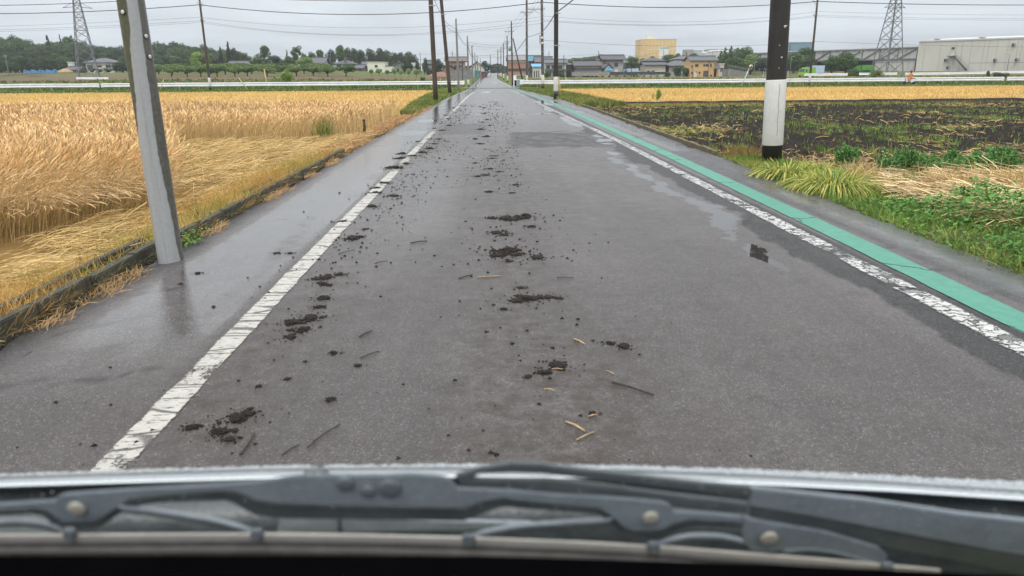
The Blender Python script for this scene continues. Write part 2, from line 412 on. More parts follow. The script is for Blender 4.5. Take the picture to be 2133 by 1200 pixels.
for (cy, sl, x0, x1, ph) in ((5.35, .12, 2.45, 3.5, 0), (4.75, .10, 2.4, 3.7, 2), (7.4, .1, 2.6, 3.6, 1), (4.15, .25, 2.6, 3.1, 4), (9.3, .15, 2.5, 3.6, 3), (12.8, .1, 2.5, 3.7, 5), (3.9, .5, -2.5, -1.9, 1), (3.05, .35, -2.4, -1.5, 2), (4.6, .6, -2.5, -1.85, 5)):
    yl = cy + sl*(XX-2.9 if cy and x0 > 0 else XX+2)+.04*np.sin(XX*9+ph)+.02*np.sin(XX*31+ph)
    crack = np.maximum(crack, np.clip(1-np.abs(YY-yl)/.03, 0, 1)*smooth((XX-x0)/.1)*smooth((x1-XX)/.1))
xl = 2.62+.09*np.sin(YY*1.7)+.03*np.sin(YY*6.1)
crack = np.maximum(crack, np.clip(1-np.abs(XX-xl-.10)/.022, 0, 1)*smooth((YY-2.4)/.3)*smooth((9-YY)/1)*.8)
mask = np.stack([pud, coarse, mudf], -1).reshape(-1, 3); wetm = np.stack([wet, marg, crack], -1).reshape(-1, 3)
dish = -.004*smooth((pud-.3)/.4)
ZR = gz(XX, YY) + .006*(fbm(XX*.7, YY*.35, 9)-.5)*smooth((20-YY)/10) - .03*smooth((-2.2-XX)/.4) - .03*smooth((XX-3.3)/.4)
structure(grid_mesh('road', M_ROAD, XX, YY, ZR, attrs={'mask': mask, 'wet': wetm}))
def road_z(X, Y):
    X = np.asarray(X, float); Y = np.asarray(Y, float)
    return gz(X, Y) + .006*(fbm(X*.7, Y*.35, 9)-.5)*smooth((20-Y)/10) - .03*smooth((-2.2-X)/.4) - .03*smooth((X-3.3)/.4)

# ---- painted lines (sheets 4 mm above the asphalt, worn through where the paint is gone)
def paint(name, col, wear, rough=.4, cells=None, soft=.035, edgew=.30, cracks=.75, spec=.3, cracky=5.5, pit=.60, crw=(.030, .012)):
    """road paint with ragged edges, rubbed-off zones (wear attribute of the strip), cross cracks and grime"""
    t = NT(name); p = t.pos(); ed, zone, _ = t.sep(t.attr('worn'))[:3]
    n = t.noise(7, 6, .78, t.scalev(p, (1.6, 1.0, 1.0))); n2 = t.noise(75, 3, .7, p); n3 = t.noise(.7, 3, .5, p)
    f = t.math('ADD', t.math('ADD', t.math('MULTIPLY', n, .60), t.math('MULTIPLY', n2, .28)), t.math('MULTIPLY', n3, .12))
    f = t.math('SUBTRACT', f, t.math('ADD', t.math('MULTIPLY', ed, edgew), t.math('MULTIPLY', zone, .26)))
    keep = t.ramp(f, wear-soft, wear+soft)
    if cells:
        v = t.n('ShaderNodeTexVoronoi', feature='DISTANCE_TO_EDGE'); v.inputs['Scale'].default_value = cells; wv = t.n('ShaderNodeVectorMath', operation='ADD')
        wn = t.n('ShaderNodeTexNoise'); wn.inputs['Scale'].default_value = 14; t.l(p, wn.inputs['Vector']); ws = t.n('ShaderNodeVectorMath', operation='SCALE'); ws.inputs['Scale'].default_value = .13; t.l(wn.outputs['Color'], ws.inputs[0])
        t.l(t.scalev(p, (.8, 1.0, 1.0)), wv.inputs[0]); t.l(ws.outputs[0], wv.inputs[1]); t.l(wv.outputs[0], v.inputs['Vector'])
        vc = t.n('ShaderNodeTexVoronoi', feature='F1'); vc.inputs['Scale'].default_value = cells; t.l(wv.outputs[0], vc.inputs['Vector'])
        miss = t.ramp(t.sep(vc.outputs['Color'])[0], .08, .22)
        keep = t.math('MULTIPLY', keep, t.math('MULTIPLY', t.ramp(v.outputs['Distance'], .02, .12), miss))
    else:
        wn = t.n('ShaderNodeTexNoise'); wn.inputs['Scale'].default_value = 9; wn.inputs['Detail'].default_value = 4; t.l(p, wn.inputs['Vector']); ws = t.n('ShaderNodeVectorMath', operation='SCALE'); ws.inputs['Scale'].default_value = .09; t.l(wn.outputs['Color'], ws.inputs[0])
        wv = t.n('ShaderNodeVectorMath', operation='ADD'); t.l(t.scalev(p, (.9, cracky, 1.0)), wv.inputs[0]); t.l(ws.outputs[0], wv.inputs[1])
        v = t.n('ShaderNodeTexVoronoi', feature='DISTANCE_TO_EDGE'); v.inputs['Scale'].default_value = 1.0; t.l(wv.outputs[0], v.inputs['Vector'])
        keep = t.math('MULTIPLY', keep, t.math('SUBTRACT', 1.0, t.math('MULTIPLY', t.ramp(v.outputs['Distance'], *crw), cracks)))
        pits = t.noise(1.0, 4, .7, t.scalev(p, (16, 60, 1)))
        keep = t.math('MULTIPLY', keep, t.math('SUBTRACT', 1.0, t.math('MULTIPLY', t.ramp(pits, pit, pit+.05), .85)))
    c = t.mix(t.ramp(t.noise(12, 5, .7, p), .3, .7), tuple(x*.74 for x in col), col)
    c = t.mix(t.math('MULTIPLY', t.ramp(n2, .5, .72), .4), c, tuple(x*.5 for x in col))
    c = t.mix(t.math('MULTIPLY', t.ramp(t.noise(1.7, 5, .7, p), .5, .72), .45), c, tuple(x*.62+.012 for x in col))
    b = t.pbr(c, rough, 0, spec, t.bump(n2, .25, .004), finish=False)
    tr = t.n('ShaderNodeBsdfTransparent'); mx = t.n('ShaderNodeMixShader')
    t.l(keep, mx.inputs[0]); t.l(tr.outputs[0], mx.inputs[1]); t.l(b.outputs[0], mx.inputs[2]); t.l(mx.outputs[0], t.out.inputs[0])
    return t.m
M_WHITE = paint('worn_white_paint', (.49, .475, .43), .36, pit=.565, edgew=.34)
M_WHITE2 = paint('cracked_white_paint', (.55, .55, .53), .325, soft=.08, cells=15.0)
M_GREEN = paint('green_road_paint', (.075, .285, .205), .25, rough=.5, edgew=.13, cracks=.6, cracky=.6, pit=.66, crw=(.011, .004))
M_FADED = paint('faded_white_paint', (.48, .48, .46), .42)
def strip_line(name, cx, w, y0, y1, mat, dz=.004, zones=()):
    ys = [y0]
    while ys[-1] < y1: ys.append(min(y1, ys[-1]+.06*(1+ys[-1]/6)))
    ys = np.array(ys); s = np.array([-.5, -.46, -.36, 0, .36, .46, .5])
    YY = np.repeat(ys[:, None], 7, 1); jl = (vnoise(ys*6, ys*0, 40)-.5)*.008
    XX = np.array([cx(y) for y in ys])[:, None] + s[None, :]*w + np.where(np.abs(s) > .4, 1, 0)[None, :]*jl[:, None]
    zone = np.zeros_like(YY)
    for (c_, w_, k_) in zones: zone = np.maximum(zone, k_*np.exp(-((YY-c_)/w_)**2))
    worn = np.stack([np.repeat(np.array([1, .8, .12, 0, .12, .8, 1])[None, :], len(ys), 0), zone, zone*0], -1).reshape(-1, 3)
    return structure(grid_mesh(name, mat, XX, YY, road_z(XX, YY)+dz, attrs={'worn': worn}))
strip_line('left_edge_line', lambda y: -1.345+.02*min(1, max(0, (6-y)/6)), .155, 1.0, 66, M_WHITE, zones=((3.15, .16, .42), (2.3, .25, .25), (10.9, .5, .8), (12.2, .3, .5), (15, 1.2, .35), (20.5, 3.0, .9), (26, 2.5, .7), (34, 3, .3)))
strip_line('left_edge_line_far', lambda y: interp(y, [100, 170, 240], [-1.6, -1.9, -1.7]), .16, 104, 168, M_WHITE)
strip_line('right_edge_line', WX, .175, 1.0, 88, M_WHITE2, zones=((5.25, .25, .9), (4.3, .2, .3), (8.3, .2, .4), (20, 2, .3), (44, 4, .6)))
strip_line('right_edge_line_far', lambda y: interp(y, [100, 120, 170, 230, 330], [2.9, 2.75, 2.3, 2.0, 4.0]), .17, 98, 330, M_WHITE)
strip_line('green_line', GX, .228, 1.0, 88, M_GREEN, .0045, zones=((37, 2.5, .8), (50, 4, .5), (64, 4, .4)))
# faded worn characters painted across the lane
def strokes(name, segs, y0):
    m = MB()
    for (u0, v0, u1, v1, w) in segs:
        a, b = G(u0, v0, gzf(0, y0)), G(u1, v1, gzf(0, y0))
        d = Vector((b.x-a.x, b.y-a.y, 0)); nrm = Vector((-d.y, d.x, 0)).normalized()*w
        # widths along Y are long on the road, narrow across
        q = [a+nrm, a-nrm, b-nrm, b+nrm]
        m.poly([(k.x, k.y, gzf(k.x, k.y)+.006) for k in q])
    structure(m.build(name, M_FADED, fixn=False))
def X4(x, y): return 880+x/8.89, 80+y/8.89
segs = [(*X4(1120, 968), *X4(1190, 985), .16), (*X4(1240, 968), *X4(1200, 990), .16), (*X4(1195, 985), *X4(1205, 1010), .12), (*X4(1090, 1025), *X4(1145, 1015), .22),
        (*X4(1150, 1030), *X4(1195, 1035), .22), (*X4(1095, 1038), *X4(1140, 1035), .2), (*X4(1240, 1005), *X4(1280, 1010), .2), (*X4(1270, 992), *X4(1315, 990), .18), (*X4(1285, 1030), *X4(1320, 1028), .2), (*X4(1150, 1000), *X4(1120, 1006), .2)]
strokes('painted_road_sign', segs, 62)
strokes('painted_road_sign_far', [(*X4(1300, 838), *X4(1345, 834), .3), (*X4(1330, 828), *X4(1390, 836), .3), (*X4(1350, 842), *X4(1395, 842), .3)], 110)

# ---- cross road and its verges
M_XROAD = simple('old_asphalt', (.10, .10, .10), .45, var=.2, scale=.6, coord='pos')
structure(sheet('cross_road', M_XROAD, -170, 170, 92.5, 97, 4, 1.1, .03))
M_VERGE = simple('verge_turf', (.095, .125, .035), .95, spec=.1, var=.35, scale=.9, coord='pos')
def gsheet(name, mat, quads, dz=.0, n=24):
    """structure sheet over a world quad [(x,y) x4] following the terrain"""
    q = [np.array(a, float) for a in quads]
    s = np.linspace(0, 1, n*2); r = np.linspace(0, 1, n)
    A = q[0][None, :]*(1-s[:, None])+q[1][None, :]*s[:, None]; B = q[3][None, :]*(1-s[:, None])+q[2][None, :]*s[:, None]
    P = A[None]*(1-r[:, None, None])+B[None]*r[:, None, None]
    return structure(grid_mesh(name, mat, P[..., 0], P[..., 1], gz(P[..., 0], P[..., 1])+dz))
gsheet('verge_near_left', M_VERGE, [(-170, 86.5), (-2.7, 85), (-2.7, 92.5), (-170, 92.5)], -.03)
gsheet('verge_near_right', M_VERGE, [(3.6, 85), (170, 88), (170, 92.5), (3.6, 92.5)], -.03)
gsheet('verge_far_left', M_VERGE, [(-190, 97), (-3, 97), (-3, 112), (-190, 116)], -.05)
gsheet('verge_far_right', M_VERGE, [(3.5, 97), (190, 97), (190, 103), (3.5, 103)], -.05)

# ---- fields
def field_mat(name, lo, hi, rows=0.0, dark=None, sc=1.0, ang=0.0, rough=.95):
    t = NT(name); p = t.pos()
    a = t.noise(.28*sc, 5, .6, p); b = t.noise(2.4*sc, 5, .65, p); d = t.noise(22*sc, 4, .7, p)
    f = t.math('ADD', t.math('MULTIPLY', a, .4), t.math('ADD', t.math('MULTIPLY', b, .3), t.math('MULTIPLY', d, .3)))
    if rows:
        w = t.n('ShaderNodeTexWave', wave_type='BANDS', bands_direction='X' if ang == 0 else 'Y')
        w.inputs['Scale'].default_value = rows; w.inputs['Distortion'].default_value = 1.5; w.inputs['Detail'].default_value = 3; w.inputs['Detail Scale'].default_value = 1.2
        t.l(p, w.inputs['Vector']); f = t.math('ADD', t.math('MULTIPLY', f, .72), t.math('MULTIPLY', w.outputs['Fac'], .28))
    c = t.mix(t.ramp(f, .34, .66), lo, hi)
    if dark: c = t.mix(t.math('MULTIPLY', t.ramp(t.noise(1.1*sc, 6, .75, p), .56, .72), .8), c, dark)
    t.pbr(c, rough, 0, .12, t.bump(d, .7, .04)); return t.m
M_STUB = field_mat('cut_stubble', (.36, .235, .085), (.60, .42, .165), rows=.35, ang=1, dark=(.30, .18, .06))
M_WSOIL = field_mat('straw_strewn_soil', (.20, .125, .05), (.42, .27, .10), sc=2, dark=(.10, .065, .035))
structure(sheet('wheat_field_soil', M_WSOIL, -40, -2.55, .5, 30, 1, 1, -.11))
gsheet('left_stubble_field', M_STUB, [(-75, 29.5), (-3.0, 27.5), (-4.4, 85.2), (-75, 87)], -.10, 40)
gsheet('right_stubble_field', M_STUB, [(6.4, 35.6), (80, 38), (80, 88), (5.2, 85)], -.07, 40)
M_SOILFAR = field_mat('brown_soil', (.105, .082, .050), (.165, .125, .075), rows=.25, ang=1, dark=(.09, .10, .035), sc=.5)
M_LAWN = field_mat('orchard_grass', (.075, .105, .03), (.125, .155, .05), dark=(.11, .10, .05), sc=.4)
M_TANSTRIP = field_mat('dry_strip', (.30, .22, .11), (.45, .34, .18), sc=.5)
# behind the rail, left
gsheet('left_brown_field', M_SOILFAR, [(-120, 150), (-12, 140), (-16, 222), (-128, 226)], -.03)
gsheet('left_green_field', M_LAWN, [(-260, 150), (-120, 150), (-150, 245), (-260, 245)], -.03)
gsheet('left_dry_strip', M_TANSTRIP, [(-45, 122), (-9, 118), (-9, 124), (-45, 130)], -.03)
gsheet('orchard_lawn', M_LAWN, [(-135, 226), (-15, 222), (-20, 300), (-150, 310)], -.03)
gsheet('left_far_soil', M_SOILFAR, [(-22, 128), (-3.4, 125), (-4.5, 215), (-20, 215)], -.02)
gsheet('left_upper_soil', M_SOILFAR, [(-260, 245), (-150, 245), (-160, 290), (-260, 290)], -.02)
gsheet('left_lower_soil', M_SOILFAR, [(-200, 176), (-110, 172), (-112, 184), (-200, 190)], -.0)
# behind the rail, right
gsheet('right_brown_field', M_SOILFAR, [(6, 112), (150, 107), (150, 175), (6, 190)], -.06)
gsheet('right_dry_strip', M_TANSTRIP, [(14, 138), (130, 128), (130, 136), (14, 148)], -.02)
gsheet('right_far_verge', M_VERGE, [(5, 192), (160, 178), (165, 235), (5, 250)], -.03)

# ---- ploughed field at right: furrows parallel to the road, clods, tufts
def PLX(Y): return np.interp(Y, [6, 11, 14, 30, 36], [5.4, 4.15, 4.0, 4.35, 4.5])
ss = np.linspace(0, 1, 520)**1.25; yy = np.concatenate([np.arange(7.0, 16, .045), np.arange(16, 35.2, .085)])
YP = np.repeat(yy[:, None], len(ss), 1); XP = PLX(YP) + ss[None, :]*(31-PLX(YP))
fur = np.sin(2*PI*(XP/.62 + .35*(fbm(XP*.25, YP*.12, 61)-.5)))
cl = fbm(XP*4.5, YP*3.0, 62, 5); cl2 = fbm(XP*.5, YP*.35, 63)
ZP = gz(XP, YP) - .14 + .060*fur*(.4+.9*cl2) + .17*(cl-.5)*smooth((XP-PLX(YP))/.4) + .10*(cl2-.5) + .05*smooth((PLX(YP)+.3-XP)/.3)
t = NT('black_ploughed_soil'); p = t.pos()
b = t.noise(1.6, 6, .7, p); d = t.noise(24, 5, .7, p)
c = t.mix(t.ramp(d, .3, .7), (.016, .014, .012), (.040, .034, .030)); c = t.mix(t.math('MULTIPLY', t.ramp(b, .57, .68), .6), c, (.13, .095, .045))
t.pbr(c, .95, 0, .08, t.bump(d, .9, .03)); M_PLOUGH = t.m
structure(grid_mesh('ploughed_field', M_PLOUGH, XP, YP, ZP))
# low dark ditch wall between the ploughed and the stubble field
t = MB(); P1 = []
for i in range(120):
    x = 5.2 + i*.65; y = 34.6+.055*(x-6) + .06*math.sin(i*.7); P1.append((x, y, gzf(x, y)+.055+.012*math.sin(i*1.3)+.012*math.sin(i*2.9)))
for p_, q_ in zip(P1[:-1], P1[1:]):
    t.poly([(p_[0], p_[1]-.12, -.3), (q_[0], q_[1]-.12, -.3), q_, p_]); t.poly([p_, q_, (q_[0], q_[1]+.35, q_[2]), (p_[0], p_[1]+.35, p_[2])]); t.poly([(p_[0], p_[1]+.35, p_[2]), (q_[0], q_[1]+.35, q_[2]), (q_[0], q_[1]+.5, -.4), (p_[0], p_[1]+.5, -.4)])
structure(t.build('ditch_edge', simple('black_wet_earth', (.028, .024, .021), .8, var=.3, scale=2, bump=.5, coord='pos')))
# ---- verges beside the road
M_MUDVERGE = field_mat('muddy_verge', (.050, .035, .025), (.13, .085, .045), sc=5, dark=(.25, .15, .06), rough=.8)
YM = np.arange(11.2, 34, .07); SM = np.linspace(0, 1, 16)
YY = np.repeat(YM[:, None], 16, 1); XX = (XL(YM)-.02)[:, None] - SM[None, :]*np.interp(YM, [11, 14, 25, 34], [.35, .45, .45, .5])[:, None]
ZZ = gz(XX, YY) - .03 - .05*SM[None, :] + .14*(fbm(XX*5, YY*4, 71)-.42)*np.sin(PI*np.clip(SM*1.1, 0, 1))[None, :]
structure(grid_mesh('muddy_verge_left', M_MUDVERGE, XX, YY, ZZ))
M_DIRTV = field_mat('earth_verge', (.060, .062, .028), (.13, .12, .05), sc=4, dark=(.07, .105, .03), rough=.85)
YM = np.arange(2.2, 36.5, .1)
YY = np.repeat(YM[:, None], 20, 1); SM = np.linspace(0, 1, 20)
wv = np.interp(YM, [2, 6, 11, 13, 30, 36], [6.5, 4.5, 1.0, .45, .5, .7])
XX = (XR(YM)-.02)[:, None] + SM[None, :]*wv[:, None]
ZZ = gz(XX, YY) - .045 - .07*SM[None, :] + .05*(fbm(XX*3, YY*3, 72)-.5)
structure(grid_mesh('earth_verge_right', M_DIRTV, XX, YY, ZZ))
YM = np.arange(33, 92, .6); YY = np.repeat(YM[:, None], 8, 1); SM = np.linspace(0, 1, 8)
XX = (XR(YM)-.03)[:, None] + SM[None, :]*np.interp(YM, [33, 60, 92], [2.2, 2.6, 4])[:, None]
structure(grid_mesh('grass_verge_right', M_VERGE, XX, YY, gz(XX, YY)-.05+.03*(fbm(XX*2, YY*2, 73)-.5)))
YM = np.arange(26, 92, .6); YY = np.repeat(YM[:, None], 8, 1)
XX = (XL(YM)+.03)[:, None] - SM[None, :]*np.interp(YM, [26, 34, 60, 92], [.5, 1.1, 2.2, 3.5])[:, None]
structure(grid_mesh('grass_verge_left', M_VERGE, XX, YY, gz(XX, YY)-.05+.03*(fbm(XX*2, YY*2, 74)-.5)))
YM = np.arange(97, 330, 3.0); YY = np.repeat(YM[:, None], 8, 1)
XX = (XL(YM)+.03)[:, None] - SM[None, :]*3.0
structure(grid_mesh('far_verge_left', M_VERGE, XX, YY, gz(XX, YY)-.01))
XX = (XR(YM)-.03)[:, None] + SM[None, :]*3.5
structure(grid_mesh('far_verge_right', M_VERGE, XX, YY, gz(XX, YY)-.01))

# ---- concrete kerb with joints, left, and the thin board kerb at right
M_KERB = simple('mossy_concrete', (.052, .052, .036), .85, var=.45, scale=5, bump=.6, bscale=60, coord='pos')
k = MB(); y = 1.0
while y < 12.6:
    L = .6; x = float(XL(y+L/2)) - .05 + random.uniform(-.012, .012)
    k.box((x-.035, y+L/2, random.uniform(-.005, .012)), (.075, L-.012, .15), rz=random.uniform(-.02, .02))
    y += L
structure(k.build('kerb', M_KERB, bevel=.008))
k = MB(); y = 1.0
while y < 9.5:
    L = 1.2
    if random.random() < .8: k.box((float(XL(y+.5))-.26+random.uniform(-.02, .02), y+.6, -.01+random.uniform(-.01, .015)), (.055, L-.03, .15), rz=random.uniform(-.02, .02))
    y += L
structure(k.build('edging_boards', M_KERB, bevel=.006))
k = MB(); y = 12.5
while y < 33:
    x0, x1 = float(XR(y))+.05, float(XR(y+.9))+.05
    k.bar((x0, y, gzf(x0, y)-.005), (x1, y+.88, gzf(x1, y+.9)-.005), .055, .10); y += .9
structure(k.build('edging_board_right', simple('brown_edging', (.12, .095, .05), .85, var=.4, scale=6, coord='pos')))
# ================================================================== growing and fallen stuff
M_BLADE = tint_mat('plant_blades'); M_STRAW = tint_mat('straw_blades', rough=.6, trans=.12, spec=.3)
TOPZ = -.11
def gpx(u, v): g = G(u, v, TOPZ); return (g.x, g.y)
EDGE = [(-4.4, 1.0), (-4.05, 4.6), gpx(0, 520), gpx(110, 492), gpx(200, 462), gpx(280, 452), gpx(360, 428), gpx(372, 380), gpx(366, 330), gpx(372, 304), gpx(470, 298), gpx(600, 300), gpx(740, 286), gpx(800, 256), gpx(842, 240)]
STAND = EDGE + [(-3.05, 27.3), (-6.5, 27.2), (-8, 28.4), (-40, 30), (-40, 1.0)]
def vis(x, y, m=1.5): return x > -.72*y - m
# standing wheat
def wheat():
    parts = []
    for (y0, y1, dens, wmul) in ((3.5, 11, 620, .82), (11, 18, 330, 1.25), (18, 31, 210, 1.8)):
        n = int(dens*(y1-y0)*(.72*y1))
        x = RNG.uniform(-.72*y1-1.5, -2.6, n); y = RNG.uniform(y0, y1, n)
        k = inpoly(x, y, STAND) & vis(x, y); x, y = x[k], y[k]; inner = inpoly(x+.32, y-.18, STAND); k = inner | (RNG.random(len(x)) < .5); x, y, inner = x[k], y[k], inner[k]; n = len(x)
        edge = fbm(x*.9, y*.9, 81)
        h = (.50+.12*edge)*RNG.uniform(.74, 1.14, n)
        a = 2.2*fbm(x*.35, y*.35, 82)*PI + RNG.normal(0, 1.2, n)
        mag = RNG.uniform(.05, .30, n)+.34*np.clip(fbm(x*.5, y*.5, 83)-.38, 0, 1)*2
        lx, ly = mag*np.cos(a)+.12, mag*np.sin(a)
        lod = np.exp(-(((x+4.6)/1.7)**2+((y-7.9)/1.9)**2))*1.15 + .7*np.exp(-(((x+5.2)/2.0)**2+((y-15.9)/1.1)**2)) + .35*np.exp(-(((x+3.6)/1.0)**2+((y-16.6)/.7)**2))
        lod = np.clip(lod*(.7+.6*fbm(x*1.5, y*1.5, 84)), 0, 1)
        lx = lx*(1-lod)+lod*(.74+RNG.normal(0, .26, n)); ly = ly*(1-lod)+lod*(-.28+RNG.normal(0, .36, n))
        base = np.stack([x, y, gz(x, y)-.11], -1)
        w = RNG.uniform(.0042, .0062, n)*wmul
        tone = .82+.42*fbm(x*.45, y*.45, 85)[:, None]
        stalk = jitcol((.60, .455, .225), n, .40)*tone; ear = jitcol((.71, .475, .235), n, .42, .08)*tone; br = RNG.random(n) < .12; ear[br] *= .55; pl = RNG.random(n) < .15; stalk[pl] = stalk[pl]*.5+np.array([.70, .60, .38])*.55
        V, Fq, C = ribbons(base, h*(1+.25*lod), np.stack([lx, ly], -1), w, (stalk, ear), [0, .4, .80, .83, .90, .97, 1.0], [1.0, .9, .65, 2.2, 2.6, 1.8, .4], droop=1.9, colk=[-.25, .1, .15, .9, 1, 1, .9])
        V = V.reshape(n, 7, 2, 3); na_ = RNG.uniform(0, 6.28, n); nm_ = RNG.uniform(.3, 1.2, n)
        for q_, (o_, d_) in enumerate(((.0, 0), (.018, .003), (.042, .016), (.058, .030))):
            V[:, 3+q_, :, 0] += (np.cos(na_)*nm_*o_)[:, None]; V[:, 3+q_, :, 1] += (np.sin(na_)*nm_*o_)[:, None]; V[:, 3+q_, :, 2] -= (nm_*d_)[:, None]
        V = V.reshape(-1, 3); C = np.clip(C, .004, .95)
        parts.append((V, Fq, C))
        # leaves hanging off the stalks and long beards of the ears
        m = n//2; i = RNG.integers(0, n, m)
        b2 = base[i].copy(); b2[:, 2] += h[i]*.35
        parts.append(ribbons(b2, h[i]*.45, RNG.uniform(-.9, .9, (m, 2)), w[i]*1.2, jitcol((.58, .40, .18), m, .3), [0, .5, 1], [1, .9, .2]))
    V, Fq, C = join_np(parts)
    return stuff(mesh_np('standing_wheat', V, Fq, M_STRAW, tint=C), 'ripe golden wheat standing and leaning in the left field', 'wheat')
wheat()
# flattened straw between kerb, bay and wheat
def flat_straw(name, n, fx, fy, keep, zf, label, cat, L=(.22, .5), w=(.004, .008), col=(.50, .335, .125), lift=.08, ang=None, wf=1.0):
    x = fx(n); y = fy(n); k = keep(x, y); x, y = x[k], y[k]; n = len(x)
    a = (RNG.uniform(0, 2*PI, n) if ang is None else ang+RNG.normal(0, .55, n)); l = RNG.uniform(*L, n)
    z0 = zf(x, y)+RNG.uniform(0, lift, n)
    dx, dy = np.cos(a)*l, np.sin(a)*l
    up = RNG.normal(0, .16, n)*l + .02
    ww = RNG.uniform(*w, n)*(1+wf*.03*y)
    px = -np.sin(a)*ww*.5; py = np.cos(a)*ww*.5
    t3 = np.array([0, .5, 1.0]); bow = np.array([0, .04, 0])*1.0
    P = np.stack([x[:, None]+dx[:, None]*t3, y[:, None]+dy[:, None]*t3, z0[:, None]+up[:, None]*t3+bow[None, :]*l[:, None]*2], -1)
    off = np.stack([px, py, RNG.uniform(-.4, .4, n)*ww], -1)[:, None, :]
    V = np.stack([P-off, P+off], 2).reshape(-1, 3)
    b = (np.arange(n)*6)[:, None]+(np.arange(2)*2)[None, :]
    Fq = np.stack([b, b+1, b+3, b+2], -1).reshape(-1, 4)
    C = np.repeat(jitcol(col, n, .5, .07), 6, 0)
    return stuff(mesh_np(name, V, Fq, M_STRAW, tint=C), label, cat)
flat_straw('flattened_straw', 120000, lambda n: -2.72-RNG.random(n)**.8*5.5, lambda n: 2.0+RNG.random(n)*15.5,
           lambda x, y: (~inpoly(x, y, STAND)) & vis(x, y, 1) & (RNG.random(len(x)) < smooth((fbm(x*1.6, y*1.6, 90)-.22)/.35)), lambda x, y: gz(x, y)-.10,
           'pale cut straw lying flat between the kerb and the wheat', 'straw', ang=.35, col=(.52, .37, .15), L=(.12, .36), w=(.0024, .0048))
flat_straw('fallen_straw', 5200, lambda n: RNG.normal(-2.78, .14, n), lambda n: 11+RNG.random(n)*22, lambda x, y: (x < -2.45) & (x > -3.1), lambda x, y: gz(x, y)-.05,
           'scattered straw on the muddy strip beside the left road edge', 'straw', L=(.1, .35), col=(.34, .19, .07), ang=1.5, lift=.05)
flat_straw('straw_wisps', 3600, lambda n: XL(5)+.01+np.abs(RNG.normal(0, .06, n)), lambda n: 2+RNG.random(n)*10, lambda x, y: (fbm(x*0, y*1.7, 97) > .44), lambda x, y: gz(x, y)-.02,
           'thin orange straw caught along the foot of the kerb', 'straw', L=(.04, .13), w=(.0012, .0024), col=(.36, .225, .095), ang=1.6, lift=.02)
def turf(name, n, fx, fy, keep, zf, h, w, cols, label, cat, lean=.5, tall=None):
    x = fx(n); y = fy(n, x) if fy.__code__.co_argcount == 2 else fy(n); k = keep(x, y); x, y = x[k], y[k]; n = len(x)
    hh = RNG.uniform(*h, n)*(1 if tall is None else tall(x, y)); ww = RNG.uniform(*w, n)*(1+.028*y)
    ci = RNG.integers(0, len(cols), n); cn = fbm(x*.8, y*.8, 55)
    ci = np.where(RNG.random(n) < .6, np.clip((cn*1.6-.3)*len(cols), 0, len(cols)-1).astype(int), ci)
    C = np.asarray(cols)[ci]*(1+RNG.uniform(-.3, .3, (n, 1)))
    V, Fq, C = ribbons(np.stack([x, y, zf(x, y)], -1), hh, RNG.normal(0, lean, (n, 2)).clip(-1, 1), ww, C, [0, .45, .8, 1], [1, .85, .5, .1])
    return stuff(mesh_np(name, V, Fq, M_BLADE, tint=C), label, cat)
GREENS = [(.09, .155, .03), (.12, .20, .038), (.07, .125, .032), (.17, .23, .055)]
DRY = [(.55, .31, .085), (.62, .38, .12), (.48, .30, .09), (.34, .31, .08), (.66, .45, .18)]
turf('dry_grass', 52000, lambda n: -2.57-np.abs(RNG.normal(0, .24, n)), lambda n: 1.8+RNG.random(n)*11.2, lambda x, y: RNG.random(len(x)) < .15+1.1*smooth((fbm(x*1.3, y*1.1, 91)-.3)/.3), lambda x, y: gz(x, y)-.06,
     (.07, .22), (.0025, .005), DRY, 'orange dry grass tufts growing along the left kerb', 'grass', .55)
turf('kerb_weeds', 2600, lambda n: -2.62-np.abs(RNG.normal(0, .16, n)), lambda n: 2+RNG.random(n)*12, lambda x, y: fbm(x*.9, y*.9, 93) > .56, lambda x, y: gz(x, y)-.05, (.05, .16), (.005, .012), GREENS,
     'green weeds sprouting out of the left kerb', 'weeds', .5)
turf('roadside_grass_left', 26000, lambda n: RNG.random(n), lambda n, x: 26+RNG.random(n)**1.2*64, lambda x, y: np.ones(len(x), bool), lambda x, y: gz(x, y)-.05, (.10, .30), (.008, .014), GREENS+[(.26, .22, .07)],
     'green grass strip around the feet of the left poles', 'grass', .4) if False else None
def strip_turf(name, n, y0, y1, xf, h, w, cols, label, lean=.4, pw=1.0, keep=None):
    y = y0+(y1-y0)*RNG.random(n)**pw; s = RNG.random(n); x = xf(y, s)
    if keep is not None: k = keep(x, y); x, y = x[k], y[k]
    n = len(x)
    return turf(name, n, lambda m: x, lambda m: y, lambda a, b: np.ones(len(a), bool), lambda a, b: gz(a, b)-.06, h, w, cols, label, 'grass', lean)
strip_turf('roadside_grass', 30000, 26, 92, lambda y, s: XL(y)-.12-s*np.interp(y, [26, 34, 60, 92], [.45, 1.0, 2.0, 3.2]), (.07, .24), (.008, .014), GREENS+[(.30, .27, .08), (.24, .28, .08), (.36, .30, .12)], 'green grass strip around the feet of the left poles', pw=1.25)
strip_turf('roadside_grass', 26000, 33, 92, lambda y, s: XR(y)+.05+s*np.interp(y, [33, 60, 92], [2.0, 2.4, 3.8]), (.08, .26), (.008, .014), GREENS+[(.36, .29, .10), (.40, .28, .10)], 'patchy grass strip along the right road edge before the crossing', pw=1.2)
strip_turf('embankment_grass', 24000, 97.3, 103, lambda y, s: np.where(s < .5, -3.6-s*2*120, 4.0+(s-.5)*2*120), (.15, .55), (.03, .05), GREENS+[(.30, .25, .08)], 'rough grass on the bank under the guard rails')
